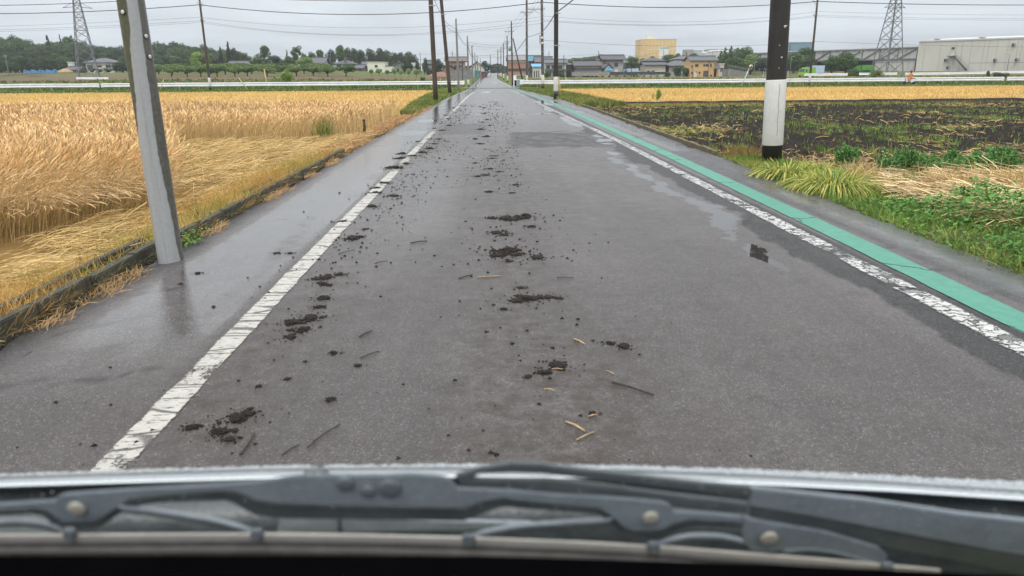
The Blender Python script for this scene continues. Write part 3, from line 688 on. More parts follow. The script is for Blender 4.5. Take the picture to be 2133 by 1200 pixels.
strip_turf('embankment_weeds', 15000, 104, 114, lambda y, s: -3.6-s*110, (.25, .7), (.05, .09), GREENS+[(.05, .09, .03)], 'tall green weeds behind the left guard rail', keep=lambda x, y: fbm(x*.12, y*.12, 44) > .42)
strip_turf('cross_road_grass', 16000, 86.5, 92.3, lambda y, s: np.where(s < .5, -5-s*2*75, 6+(s-.5)*2*75), (.10, .32), (.025, .04), GREENS, 'green grass edge in front of the cross road')
strip_turf('far_dry_weeds', 9000, 105, 175, lambda y, s: 7+s*140, (.2, .7), (.05, .10), [(.36, .27, .13), (.30, .20, .10), (.12, .15, .045)], 'dry weeds over the brown plots behind the right guard rail', keep=lambda x, y: fbm(x*.06, y*.2, 45) > .52)
strip_turf('far_green_weeds', 9000, 120, 178, lambda y, s: -8-s*190, (.2, .6), (.06, .12), [(.09, .15, .04), (.13, .18, .05), (.2, .17, .06)], 'low green growth over the plots behind the left guard rail', keep=lambda x, y: fbm(x*.05, y*.2, 46) > .48)
# stubble rows
def stubble(name, n, x0, x1, y0, y1, keep, zoff, label):
    y = y0+(y1-y0)*RNG.random(n)**1.35; x = x0+(x1-x0)*RNG.random(n)
    y = np.round(y/.42)*.42+RNG.normal(0, .05, n)
    k = keep(x, y); x, y = x[k], y[k]; n = len(x)
    V, Fq, C = ribbons(np.stack([x, y, gz(x, y)+zoff], -1), RNG.uniform(.07, .17, n), RNG.normal(0, .3, (n, 2)).clip(-1, 1), RNG.uniform(.012, .022, n)*(1+.012*y), jitcol((.62, .44, .17), n, .32, .05)*(.75+.5*fbm(x*.25, y*.25, 47))[:, None], [0, .6, 1], [1, 1, .7])
    return stuff(mesh_np(name, V, Fq, M_STRAW, tint=C), label, 'stubble')
stubble('stubble', 80000, -66, -3.2, 27.5, 86, lambda x, y: (x > -.72*y-3) & (x < -3.3-(y-27)*.018), -.10, 'pale cut stubble in the left field beyond the standing wheat')
stubble('stubble', 80000, 5.0, 68, 35.5, 88, lambda x, y: (x < .78*y+3) & (x > XR(y)+np.interp(y, [35, 60, 88], [2.2, 2.0, 2.2])) & (y > 35.4+.055*(x-6)), -.07, 'pale cut stubble in the right field beyond the ditch')
# shoots and straw bits in the ploughed field
def pl_z(x, y): return gz(x, y)-.13
def rnd_pl(n):
    y = 7.5+27*RNG.random(n)**1.15; x = PLX(y)+(.78*y+1.5-PLX(y))*RNG.random(n); return x, y
px_, py_ = rnd_pl(44000); row = np.round(px_/.31)*.31+RNG.normal(0, .03, len(px_))
gk = (fbm(row*.45, py_*.9, 95) > .595) | (RNG.random(len(row)) < .07); row, py_ = row[gk], py_[gk]; row = np.maximum(row, PLX(py_)+.05)
turf('field_shoots', len(row), lambda n: row, lambda n: py_, lambda a, b: np.ones(len(a), bool), pl_z, (.07, .17), (.005, .009), [(.19, .33, .06), (.22, .34, .07), (.28, .30, .09), (.12, .22, .04)], 'young green shoots coming up over the ploughed black field', 'shoots', .3)
px2, py2 = rnd_pl(30000); k2 = (fbm(px2*.4, py2*.9, 96) > .65) | (RNG.random(len(px2)) < .05) | ((px2 > 5.6) & (py2 < 13) & (RNG.random(len(px2)) < .5)); px2, py2 = px2[k2], py2[k2]
flat_straw('field_straw', len(px2), lambda n: px2, lambda n: py2, lambda a, b: np.ones(len(a), bool), lambda a, b: pl_z(a, b)-.02, 'broken straw strewn over the ploughed black field', 'straw', L=(.08, .3), w=(.006, .012), col=(.40, .27, .11), lift=.08)
px3, py3 = rnd_pl(7000); py3 = 34.2-np.abs(RNG.normal(0, .7, len(px3)))+.05*(px3-6)
turf('ditch_grass', len(px3), lambda n: px3, lambda n: py3, lambda a, b: np.ones(len(a), bool), pl_z, (.08, .2), (.010, .016), [(.30, .26, .08), (.36, .29, .1), (.15, .2, .05)], 'dry yellow grass in front of the dark ditch edge', 'grass', .5)
# right verge: ground cover, weeds, straw heap
def leafy(name, n, x, y, z, size, cols, label, cat='weeds', flat=.6):
    """small leaves as bent quads"""
    nrm = RNG.normal(0, 1, (n, 3)); nrm[:, 2] = np.abs(nrm[:, 2])+flat*2; nrm /= np.linalg.norm(nrm, axis=1)[:, None]
    t1 = np.cross(nrm, RNG.normal(0, 1, (n, 3))); t1 /= np.linalg.norm(t1, axis=1)[:, None]; t2 = np.cross(nrm, t1)
    s = RNG.uniform(*size, n)[:, None]; c = np.stack([x, y, z], -1)
    V = np.stack([c-t1*s, c-t2*s*.55-nrm*s*.12, c+t1*s, c+t2*s*.55-nrm*s*.12], 1).reshape(-1, 3)
    Fq = np.arange(n*4).reshape(-1, 4)
    C = np.repeat(np.asarray(cols)[RNG.integers(0, len(cols), n)]*(1+RNG.uniform(-.35, .35, (n, 1))), 4, 0)
    return stuff(mesh_np(name, V, Fq, M_BLADE, tint=C), label, cat)
n = 70000
y = 2.6+RNG.random(n)*7.6; x = XR(y)+.06+RNG.random(n)*np.interp(y, [2.6, 6, 9, 10.5], [4.6, 3.2, 1.2, .5])
d = fbm(x*1.5, y*1.5, 101); lump = np.clip((d-.42)*2.6, 0, 1); ins = x-XR(y)
k = (RNG.random(n) < .10+.95*lump*smooth(ins/.35)) & ~((ins > 1.5) & (y > 6.2)) ; x, y, lump, ins = x[k], y[k], lump[k], ins[k]; n = len(x)
leafy('ground_cover', n, x, y, gz(x, y)-.05+RNG.random(n)*(.03+.38*lump*smooth(ins/.6)), (.013, .034), [(.095, .24, .06), (.13, .29, .065), (.18, .33, .08), (.075, .18, .05)], 'leafy green ground cover spilling down the right verge')
turf('verge_grass', 26000, lambda n: RNG.random(n), lambda n, x: 2.4+RNG.random(n)*9.2, lambda x, y: np.ones(len(x), bool), lambda x, y: gz(x, y), (.1, .2), (.003, .006), GREENS, '', 'grass') if False else None
y = 2.3+RNG.random(60000)*9.6; x = XR(y)+.02+RNG.random(len(y))**1.2*np.interp(y, [2.6, 6, 9, 11.5], [4.8, 3.6, 1.6, .7]); k = RNG.random(len(y)) < .25+.9*fbm(x*1.2, y*1.2, 103); vx, vy = x[k], y[k]
turf('verge_grass', len(vx), lambda n: vx, lambda n: vy, lambda a, b: np.ones(len(a), bool), lambda a, b: gz(a, b)-.07, (.04, .15), (.004, .008), [(.17, .28, .055), (.23, .32, .07), (.12, .21, .04), (.32, .32, .09)], 'short yellow-green grass along the right asphalt edge', 'grass', .6)
def tuft(cx, cy, r, n, h, cols, name, label, cat, lean=1.0, w=(.008, .014)):
    n = int(n*.75)
    a = RNG.uniform(0, 2*PI, n); rr = r*np.sqrt(RNG.random(n))*.45
    x, y = cx+rr*np.cos(a), cy+rr*np.sin(a)
    ln = np.stack([np.cos(a), np.sin(a)], -1)*(.3+(lean*1.35-.3)*np.sqrt(RNG.random(n)))[:, None]+RNG.normal(0, .14, (n, 2))
    ci = RNG.integers(0, len(cols), n)
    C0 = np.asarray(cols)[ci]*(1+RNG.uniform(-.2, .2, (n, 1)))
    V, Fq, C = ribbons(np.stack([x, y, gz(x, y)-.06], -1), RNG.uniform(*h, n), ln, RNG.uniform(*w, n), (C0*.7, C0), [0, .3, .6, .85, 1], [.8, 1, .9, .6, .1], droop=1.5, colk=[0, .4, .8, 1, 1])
    # let the tips arch over and hang
    V = V.reshape(n, 5, 2, 3); V[:, 2, :, 2] -= .02*np.linalg.norm(ln, axis=1)[:, None]; V[:, 3, :, 2] -= .09*np.linalg.norm(ln, axis=1)[:, None]; V[:, 4, :, 2] -= .20*np.linalg.norm(ln, axis=1)[:, None]
    V = V.reshape(-1, 3); V -= np.array([cx, cy, 0.0])
    o = mesh_np(name, V, Fq, M_BLADE, tint=C); o.location = (cx, cy, 0)
    return tag(o, label, cat, 'striped grass tufts beside the right pole')
SED = [(.56, .54, .14), (.62, .58, .20), (.12, .21, .04), (.20, .29, .06), (.42, .44, .10)]
g1 = G(1640, 372, -.05); g2 = G(1735, 398, -.05); g3 = G(1700, 372, -.05)
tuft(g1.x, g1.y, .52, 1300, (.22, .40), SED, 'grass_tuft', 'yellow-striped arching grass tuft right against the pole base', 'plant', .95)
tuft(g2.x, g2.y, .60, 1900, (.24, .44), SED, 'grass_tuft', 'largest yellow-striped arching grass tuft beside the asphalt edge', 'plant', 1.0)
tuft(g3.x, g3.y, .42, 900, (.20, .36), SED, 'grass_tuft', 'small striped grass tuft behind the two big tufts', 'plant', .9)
def feather_weed(u, v, hh, n, spread, label, cols=((.12, .26, .075), (.16, .31, .085), (.09, .20, .065))):
    g = G(u, v, -.1); root = empty('weed_plant', (g.x, g.y, gzf(g.x, g.y)-.1)); m = MB()
    X, Y, Z = [], [], []
    for i in range(max(5, n//170)):
        a = RNG.uniform(0, 2*PI); r = spread*math.sqrt(RNG.random()); H = hh*RNG.uniform(.55, 1.0)*(1-.35*r/spread)
        x0, y0 = r*.5*math.cos(a), r*.5*math.sin(a); x1, y1 = r*math.cos(a), r*math.sin(a)
        m = MB(); m.tube([(x0, y0, 0), ((x0+x1)/2, (y0+y1)/2, H*.5), (x1, y1, H)], [.005, .004, .002], 4); m.build('stem', MATS.get('weed_stem') or simple('weed_stem', (.10, .13, .04), .8), root)
        k = 170; tt = RNG.random(k)**.8
        X.append(x0+(x1-x0)*tt+RNG.normal(0, .05*(1.1-tt)+.012, k)); Y.append(y0+(y1-y0)*tt+RNG.normal(0, .05*(1.1-tt)+.012, k)); Z.append(H*tt+RNG.normal(0, .02, k))
    x, y, z = map(np.concatenate, (X, Y, Z)); o = leafy('foliage', len(x), x, y, np.maximum(z, .0), (.010, .026), cols, None, None, .1)
    del o['kind']
    o.parent = root
    for q in ('label', 'category'):
        if q in o: del o[q]
    return tag(root, label, 'plant', 'leafy weeds at the edge of the ploughed field')
feather_weed(1762, 345, .42, 2600, .18, 'lone upright green weed just behind the striped grass tufts')
feather_weed(1880, 372, .50, 7000, .36, 'broad feathery green weed clump behind the dry straw, left of two')
feather_weed(1975, 378, .46, 7000, .44, 'broad feathery green weed clump behind the dry straw, right of two')
feather_weed(2085, 352, .40, 5000, .5, 'bright green weed clump near the right photo edge above the straw mat')
feather_weed(1830, 556, .16, 1500, .18, 'low round-leaved weed cushion at the asphalt edge') if False else None
g = G(672, 290, -.1); feather = None
turf('wheat_weeds', 110, lambda n: RNG.normal(-3.85, .10, n), lambda n: RNG.normal(17.4, .2, n), lambda x, y: np.ones(len(x), bool), lambda x, y: gz(x, y)-.1, (.3, .55), (.008, .014), [(.20, .27, .06), (.26, .30, .08), (.14, .22, .05)], 'green weed blades standing at the front of the wheat', 'weeds', .2)
hx = lambda n: 4.35+RNG.random(n)**.9*3.6
flat_straw('straw_heap', 6800, lambda n: 4.5+RNG.random(n)*3.6, lambda n: 6.1+RNG.random(n)*3.2, lambda x, y: (x-3.7 > .35*(y-5.6)) & (fbm(x*1.2, y*1.2, 111) > .36) & (y < 9.2), lambda x, y: gz(x, y)-.06,
           'pale dry straw mat lying on the right verge', 'straw', L=(.15, .42), w=(.004, .009), col=(.60, .455, .25), lift=.16, ang=2.6)
turf('dry_stalks', 900, lambda n: np.where(RNG.random(n) < .5, RNG.normal(5.25, .18, n), RNG.normal(6.0, .3, n)), lambda n: RNG.normal(8.3, .25, n), lambda x, y: np.ones(len(x), bool), lambda x, y: gz(x, y)-.08, (.2, .42), (.005, .009), [(.58, .43, .22), (.48, .33, .14)], 'stiff dry stalks standing out of the straw mat', 'straw', .45)
turf('dry_stalks', 420, lambda n: RNG.normal(4.62, .1, n), lambda n: RNG.normal(9.0, .2, n), lambda x, y: np.ones(len(x), bool), lambda x, y: gz(x, y)-.08, (.2, .40), (.006, .010), [(.62, .48, .27), (.5, .36, .16)], 'bleached straw sheaf leaning beside the striped grass', 'straw', .5)
turf('russet_weeds', 420, lambda n: RNG.normal(4.28, .12, n), lambda n: RNG.normal(12.2, .35, n), lambda x, y: np.ones(len(x), bool), lambda x, y: gz(x, y)-.1, (.12, .3), (.006, .011), [(.26, .15, .06), (.3, .2, .07), (.16, .17, .05)], 'russet dry weeds at the field corner left of the right pole', 'weeds', .35)

# mud: crumbs (stuff) and clods (things)
M_MUD = simple('wet_black_mud', (.036, .028, .023), .75, spec=.22, var=.5, scale=30, bump=.8, bscale=120)
def clod_mesh(seed, r, flat=.55):
    import bmesh
    bm = bmesh.new(); bmesh.ops.create_icosphere(bm, subdivisions=3, radius=1)
    rs = random.Random(seed); o1, o2 = rs.uniform(0, 90), rs.uniform(0, 90)
    for v in bm.verts:
        c = v.co; nn = float(fbm(np.array(c.x*1.7+o1+c.z), np.array(c.y*1.7+o2-c.z), seed, 4)); n2 = float(vnoise(np.array(c.x*6+o2), np.array(c.y*6+c.z*5+o1), seed))
        n3 = float(vnoise(np.array(c.x*13+c.z*9), np.array(c.y*13-c.z*7+o2), seed+5)); s = r*(.25+1.1*nn+.35*n2+.28*n3); v.co = Vector((c.x*s*1.35, c.y*s*.95, max(-.012, c.z*s*flat*.8)))
    me = bpy.data.meshes.new('mud_clod'); bm.to_mesh(me); bm.free()
    me.polygons.foreach_set('use_smooth', [False]*len(me.polygons)); me.materials.append(M_MUD); return me
CM = [clod_mesh(i, 1.0, .42+.06*(i % 4)) for i in range(8)]
def clod(x, y, r, i=None):
    o = bpy.data.objects.new('mud_clod', CM[i if i is not None else random.randrange(8)]); COL.objects.link(o)
    o.location = (x, y, float(road_z(x, y))+.003); o.rotation_euler = (0, 0, random.uniform(0, 6.28)); o.scale = (r, r, r)
    return tag(o, 'lump of wet black mud lying in the wheel track on the road', 'mud clod', 'mud clods dropped along the two wheel tracks')
for u, v, r in big:
    g = G(u, v, 0)
    if g.y < 60:
        r *= .62 if v > 300 else .5
        clod(g.x, g.y, r*.8)
        for _ in range(2 if v > 300 else 1):
            a = random.uniform(0, 6.28); dd = r*random.uniform(.7, 1.9); clod(g.x+dd*1.3*math.cos(a), g.y+dd*math.sin(a), r*random.uniform(.18, .45))
n = 9500
x = np.where(RNG.random(n) < .5, RNG.normal(-1.08, .26, n), RNG.normal(.20, .30, n)); y = 2.0+36*RNG.random(n)**1.5
k = RNG.random(n) < .12+1.1*smooth((fbm(x*.9, y*.55, 121)-.36)/.25); x, y = x[k], y[k]; n = len(x)
s = .0018+.0085*RNG.random(n)**5*(1+.06*y)
ex, ey, es = [], [], []
for u_, v_, r_ in big:
    g_ = G(u_, v_, 0)
    if g_.y < 40:
        m_ = 70 if v_ > 300 else 26; d_ = np.abs(RNG.normal(0, 1.0, m_)); a_ = RNG.uniform(0, 6.28, m_)
        ex.append(g_.x+d_*np.cos(a_)*r_*1.15); ey.append(g_.y+d_*np.sin(a_)*r_*1.0); es.append(r_*RNG.uniform(.03, .17, m_)*(1.15-.3*np.minimum(d_, 2)))
x, y, s = np.concatenate([x]+ex), np.concatenate([y]+ey), np.concatenate([s]+es); n = len(x)
T = np.array([(1, 0, 0), (-.3, .9, 0), (-.6, -.8, .1), (.1, .1, .95)]); TF = np.array([(0, 1, 3), (1, 2, 3), (2, 0, 3), (0, 2, 1)])
an = RNG.uniform(0, 6.28, n); cs, sn = np.cos(an)[:, None], np.sin(an)[:, None]
Tx = T[None, :, 0]*cs-T[None, :, 1]*sn; Ty = T[None, :, 0]*sn+T[None, :, 1]*cs
V = np.stack([x[:, None]+Tx*s[:, None]*1.4, y[:, None]+Ty*s[:, None]*1.4, road_z(x, y)[:, None]+.002+np.repeat(T[None, :, 2], n, 0)*s[:, None]], -1).reshape(-1, 3)
Fq = (TF[None]+(np.arange(n)*4)[:, None, None]).reshape(-1, 3)
stuff(mesh_np('mud_crumbs', V, Fq, M_MUD), 'fine crumbs of black mud sprinkled along the wheel tracks', 'mud')
# mud-soaked and pale straws lying singly on the road
M_STK = simple('pale_road_straw', (.42, .30, .15), .7, var=.35, scale=30); M_STKD = simple('mud_soaked_straw', (.05, .038, .028), .7, var=.4, scale=30)
def straw_bit(u0, v0, u1, v1, w, dark, label, grp):
    a, b = G(u0, v0, .008), G(u1, v1, .008); m = MB(); c = (a+b)/2; h = (b-a)/2
    bend = Vector((-h.y, h.x, 0))*random.uniform(-.05, .05)
    m.tube([-h+Vector((0, 0, .002)), bend+Vector((0, 0, .006)), h+Vector((0, 0, .003))], [w, w*1.1, w*.8], 6)
    o = m.build('straw_stalk', M_STKD if dark else M_STK); o.location = (c.x, c.y, float(road_z(c.x, c.y))+w); tag(o, label, 'straw', grp)
GP, GD = 'pale straws lying on the near road', 'mud-soaked stalks lying on the road'
for q in ((1200, 915, 1238, 898, .0027), (1178, 877, 1218, 897, .004), (995, 577, 1045, 574, .0027), (1150, 767, 1172, 768, .0027), (1133, 809, 1155, 812, .0027), (1262, 770, 1280, 778, .002), (1225, 866, 1245, 863, .003), (1195, 705, 1218, 716, .004)):
    straw_bit(*q, False, 'short pale straw lying flat on the wet road near the car', GP)
for q in ((652, 918, 708, 882, .0027), (587, 945, 624, 924, .0027), (750, 744, 790, 730, .0027), (1275, 795, 1362, 822, .0045), (748, 700, 775, 688, .004), (500, 945, 530, 900, .004), (855, 506, 890, 502, .005), (780, 548, 808, 543, .0027), (1160, 577, 1195, 578, .0027), (705, 528, 740, 520, .0027), (955, 580, 985, 572, .004), (640, 930, 655, 922, .003)):
    straw_bit(*q, True, 'dark mud-soaked stalk lying flat on the wet road', GD)
# ================================================================== poles, cables, rails, stakes
def GT(u, v):
    z = 0.0
    for _ in range(30):
        g = G(u, v, z); z = z*.5+.5*gzf(g.x, min(g.y, 400))
    return Vector((g.x, g.y, gzf(g.x, g.y)))
def stained(name, base, moss, damp, band=.5):
    """weathered shaft: dark damp and mossy streaks with ragged edges running down it"""
    t = NT(name); o = t.obj(); x = t.n('ShaderNodeSeparateXYZ'); t.l(o, x.inputs[0])
    v = t.scalev(o, (1, 1, .12)); n1 = t.noise(7, 6, .7, v); n2 = t.noise(60, 4, .7, o); n3 = t.noise(1.3, 3, .5, o)
    c = t.mix(t.ramp(n1, .3, .7), tuple(k*.82 for k in base), tuple(k*1.12 for k in base))
    f = t.math('ADD', t.math('MULTIPLY', n1, .6), t.math('MULTIPLY', n3, .4))
    c = t.mix(t.math('MULTIPLY', t.ramp(f, band, band+.09), .85), c, damp)
    c = t.mix(t.math('MULTIPLY', t.ramp(n2, .66, .76), .55), c, moss)
    t.pbr(c, .6, 0, .4, t.bump(n2, .15, .006)); MATS[name] = t.m; return t.m
M_CONC = stained('wet_concrete_pole', (.115, .108, .098), (.26, .26, .22), (.055, .050, .044), .46)
M_DARKP = stained('dark_wet_pole', (.032, .029, .026), (.23, .22, .19), (.018, .017, .015), .5)
M_BROWNP = stained('brown_wet_pole', (.070, .056, .045), (.20, .18, .15), (.034, .028, .024), .48)
M_GREYP = stained('grey_pole', (.20, .20, .19), (.12, .13, .09), (.12, .115, .105), .55)
M_WBAND = simple('white_band_sheet', (.62, .61, .575), .4, var=.08, scale=4)
M_BBAND = simple('black_band_sheet', (.022, .022, .022), .55, var=.3, scale=6)
M_STEEL = simple('galvanised_steel', (.36, .37, .37), .45, .5, var=.15, scale=12)
M_INS = simple('white_insulator', (.62, .61, .58), .3)
M_CABLE = simple('black_cable_sheath', (.05, .051, .054), .6)
def lean_root(name, base, top):
    d = (Vector(top)-Vector(base)).normalized(); o = empty(name, base)
    o.rotation_mode = 'QUATERNION'; o.rotation_quaternion = Vector((0, 0, 1)).rotation_difference(d); return o
POLES = {}
def hz(base, axis, Y, v, u):   # height along a pole where it shows at photo row v
    return (at(u, v, Y).z-base.z)/axis.z
def utility_pole(key, base, utop, vtop, r0, r1, H, mat, label, cat='utility pole', name='utility_pole', band=None, black=None, bandm=None, group=None):
    q = at(utop, vtop, base.y); ax = (q-base).normalized()
    root = lean_root(name, base, q)
    m = MB(); n = 9
    m.lathe((0, 0, 0), [(r0+(r1-r0)*k/(n-1), -.3+(H+.3)*k/(n-1)) for k in range(n)], 16 if base.y < 60 else 10)
    m.build('shaft', mat, root)
    rr = lambda h: r0+(r1-r0)*h/H
    if band:
        h0, h1 = (hz(base, ax, base.y, v, utop) for v in band)
        MB().lathe((0, 0, 0), [(rr(h0)+.004, h0), (rr(h0)+.007, h0+.01), (rr(h1)+.007, h1-.01), (rr(h1)+.004, h1)], 20).build('white_band', bandm or M_WBAND, root)
    if black:
        h0, h1 = (hz(base, ax, base.y, v, utop) for v in black)
        h0 = max(h0, -.2)
        MB().lathe((0, 0, 0), [(rr(h0)+.005, h0), (rr(h1)+.005, h1)], 20).build('black_band', M_BBAND, root)
    POLES[key] = (root, base, ax, r0, r1, H)
    return tag(root, label, cat, group)
def on_pole(key, v, u=None):
    root, base, ax, r0, r1, H = POLES[key]
    uu = proj(base+ax*4)[0] if u is None else u
    return hz(base, ax, base.y, v, uu)
def crossarm(key, v, half, n, off=0.0, z2=.22):
    root, *_ = POLES[key]; h = on_pole(key, v); m = MB(); m.box((off, 0, h), (half*2, .09, .09)); m.bar((off-half*.5, .05, h), (0, .05, h-.55), .04); m.bar((off+half*.5, .05, h), (0, .05, h-.55), .04)
    a = m.build('crossarm', M_STEEL, root)
    for i in range(n):
        x = off-half+.08+(2*half-.16)*i/max(1, n-1)
        MB().lathe((x, 0, h+.05), [(.02, 0), (.06, .04), (.035, .09), (.06, .12), (.035, .17), (.05, z2)], 8).build('insulator', M_INS, a)
def bands(key, vs, w=.05, mat=None):
    root, base, ax, r0, r1, H = POLES[key]
    for v in vs:
        h = on_pole(key, v); r = r0+(r1-r0)*h/H+.012
        m = MB(); m.lathe((0, 0, 0), [(r, h-w/2), (r, h+w/2)], 14); m.box((r+.05, 0, h), (.12, .04, .04)); m.build('clamp', mat or M_STEEL, root)

# --- near left steel pole with mossy and damp sides
gb = G(357, 546, -.02); qt = at(272, 0, gb.y)
root = lean_root('steel_pole', gb, qt)
t = NT('steel_pole_paint'); o = t.obj(); x = t.n('ShaderNodeSeparateXYZ'); t.l(o, x.inputs[0]); xr = t.math('ADD', t.math('MULTIPLY', x.outputs[0], .913), t.math('MULTIPLY', x.outputs[1], .407))
na = t.math('SUBTRACT', t.noise(3.6, 5, .65, t.scalev(o, (1, 1, .55))), .5); nf = t.noise(160, 4, .7, o); nm = t.noise(34, 5, .7, o)
def fade(a, b, lo, hi): return t.ramp(x.outputs[2], a, b, lo, hi)
c = t.mix(t.ramp(nm, .3, .7), (.31, .32, .325), (.36, .37, .375))
c = t.mix(t.math('MULTIPLY', t.ramp(nf, .68, .74), .6), c, (.12, .12, .11)); c = t.mix(t.math('MULTIPLY', t.ramp(t.noise(1.0, 5, .7, t.scalev(o, (42, 42, 1.1))), .52, .70), .45), c, (.17, .17, .16))
le = t.math('ADD', fade(.6, 1.7, -.110, -.031), t.math('MULTIPLY', na, .060))
moss = t.mix(t.ramp(nm, .35, .65), (.050, .052, .030), (.10, .105, .060)); moss = t.mix(t.math('MULTIPLY', t.ramp(nf, .58, .70), .5), moss, (.17, .17, .09))
c = t.mix(t.ramp(t.math('SUBTRACT', le, xr), -.003, .003), c, moss)
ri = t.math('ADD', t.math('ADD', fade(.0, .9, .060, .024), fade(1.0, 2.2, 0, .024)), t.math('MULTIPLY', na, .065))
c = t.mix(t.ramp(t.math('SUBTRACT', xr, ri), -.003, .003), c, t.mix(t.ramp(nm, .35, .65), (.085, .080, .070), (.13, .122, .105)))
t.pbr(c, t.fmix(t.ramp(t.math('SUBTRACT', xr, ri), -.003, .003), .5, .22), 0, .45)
PR = .0885
MB().lathe((0, 0, 0), [(PR*1.0, -.2), (PR, .0), (PR*.985, 2.0), (PR*.96, 4.2), (PR*.95, 8.0)], 28).build('shaft', t.m, root)
axp = (qt-gb).normalized()
def stud(u, v, side):
    h = (at(u, v, gb.y-.08).z-gb.z)/axp.z; r = PR+.003
    m = MB(); a = side; m.lathe((0, 0, 0), [(.014, -.002), (.014, .002), (.010, .004), (.003, .005)], 14)
    ob = m.build('plug', M_INS, root); ob.location = (math.sin(a)*r*.99, -math.cos(a)*r*.99, h); ob.rotation_euler = (PI/2, 0, a)
    rg = MB(); rg.lathe((0, 0, 0), [(.019, -.004), (.019, .001), (.015, .0015)], 14).build('plug_ring', M_BBAND, ob)
stud(264, 25, -.28); stud(308, 75, 1.15); stud(314, 118, 1.22)
tag(root, 'thin grey steel pole with mossy left side at the kerb', 'pole')
g2 = G(402, 508, -.02)
n_ = 190; a_ = RNG.normal(0, 1, (n_, 2))
o_ = leafy('pole_weed', n_, g2.x+a_[:, 0]*.05, g2.y+a_[:, 1]*.12, np.abs(RNG.normal(0, .05, n_)), (.008, .02), [(.13, .26, .04), (.20, .30, .06), (.10, .19, .04)], 'tiny bright weed growing at the foot of the mossy grey pole', 'weeds')
# --- near right concrete pole
gb = G(1607, 337, -.03)
utility_pole('R1', gb, 1626, 0, .150, .128, 9.0, M_DARKP, 'thick dark concrete pole with wide white band beside the ploughed field', band=(302, 166))
rt = POLES['R1'][0]
for (xo, h, s) in ((.035, 1.98, .022), (.06, 1.99, .014), (.01, 1.55, .016), (-.03, 1.72, .010), (-.02, 1.40, .009)):
    ob = MB().lathe((0, 0, 0), [(s, -.004), (s*.8, .003), (s*.3, .006)], 9).build('lichen_spot', MATS.get('pale_lichen') or simple('pale_lichen', (.50, .48, .42), .8, scale=40), rt)
    a = xo/.14; rr = .143; ob.location = (math.sin(a)*rr, -math.cos(a)*rr, h); ob.rotation_euler = (PI/2, 0, a)
m = MB(); h0 = on_pole('R1', 300); h1 = on_pole('R1', 168)
for i in range(8):
    za, zb = h0+(h1-h0)*(.15+.8*i/8), h0+(h1-h0)*(.15+.8*(i+1)/8)
    m.bar((.0+.004*math.sin(i*2), -.1585, za), (.0+.004*math.sin(i*2+2), -.1575, zb), .0025)
m.bar((-.07, -.142, h0+.55*(h1-h0)), (.05, -.150, h0+.52*(h1-h0)), .0025)
m.build('band_seam', M_BBAND, rt)
# --- further poles
def gp(u, Y): p = at(u, 156, Y); return Vector((p.x, Y, gzf(p.x, Y)))
utility_pole('R2', G(1158, 204, -.05), 1158.5, 0, .135, .12, 10.5, M_DARKP, 'dark concrete pole with white band standing beside a yellow post at the stubble', band=(190, 160), black=(203, 190))
utility_pole('R3', gp(1131, 84), 1128.5, 0, .165, .12, 12.5, M_CONC, 'utility pole with white meter boxes and insulator arm at the right of the crossing', band=(175, 156), black=(188, 175))
utility_pole('R4', gp(1097.5, 103), 1097, 0, .16, .12, 12.5, M_CONC, 'utility pole with wide insulator crossarm just behind the right guard rail end', band=(170, 157))
utility_pole('R5', gp(1067.5, 116), 1065.3, 56, .13, .09, 9.2, M_BROWNP, 'utility pole propped by a slanting strut right of the road', band=None)
utility_pole('R6', gp(1057, 148), 1056.2, 80, .15, .10, 8.6, M_CONC, 'utility pole with a pair of short crossarms and white foot band before the brick warehouse', band=(168, 158))
utility_pole('R7', gp(1049, 190), 1048.6, 92, .15, .10, 8.8, M_CONC, 'fourth white-banded utility pole from the crossing up the right side', band=(163, 154))
utility_pole('R8', gp(1043.5, 235), 1043.3, 99, .16, .11, 9.2, M_CONC, 'utility pole with small white band near the far right bend of the road', band=(160, 152))
utility_pole('R9', gp(1037, 270), 1037, 102, .17, .12, 9.5, M_CONC, 'far utility pole with two thin crossarms right of the road crest')
utility_pole('R10', gp(1021.5, 345), 1021.2, 114, .2, .14, 8.8, M_CONC, 'farthest dark utility pole standing at the road crest')
utility_pole('L1', G(908, 214, -.06), 897, 0, .125, .10, 9, M_BROWNP, 'dark brown pole nearest the wheat on the left roadside')
utility_pole('L2', G(937.5, 196, -.08), 919, 0, .145, .11, 10, M_BROWNP, 'strongly leaning dark brown pole on the left roadside grass')
utility_pole('L3', gp(954.8, 73), 950, 49, .115, .085, 6.6, M_GREYP, 'slim grey pole standing left of the end of the left guard rail')
utility_pole('L4', gp(975.4, 104), 973.6, 83, .14, .09, 6.6, M_GREYP, 'grey pole with white foot band at the left of the crossing', band=(176, 166))
utility_pole('L5', gp(985, 140), 983, 98, .14, .10, 6.5, M_GREYP, 'grey pole with forked top, second beyond the crossing on the left')
utility_pole('L6', gp(991, 168), 989, 115, .13, .09, 6, M_GREYP, 'slim grey pole, third beyond the crossing on the left')
utility_pole('L7', gp(995.6, 190), 994, 122, .13, .09, 5.8, M_GREYP, 'slim grey pole, fourth beyond the crossing on the left')
utility_pole('L8', gp(1001, 215), 1000.4, 127, .13, .09, 5.6, M_GREYP, 'slim grey pole, fifth and farthest beyond the crossing on the left')
utility_pole('L9', gp(963.5, 168), 963, 125, .09, .07, 4.6, M_DARKP, 'thin black post standing alone in the brown plot left of the road')
utility_pole('CL', gp(435, 91), 415.5, 0, .15, .11, 10.5, M_BROWNP, 'brown pole with white foot band on the left cross road', band=(180, 162), black=(187.5, 180))
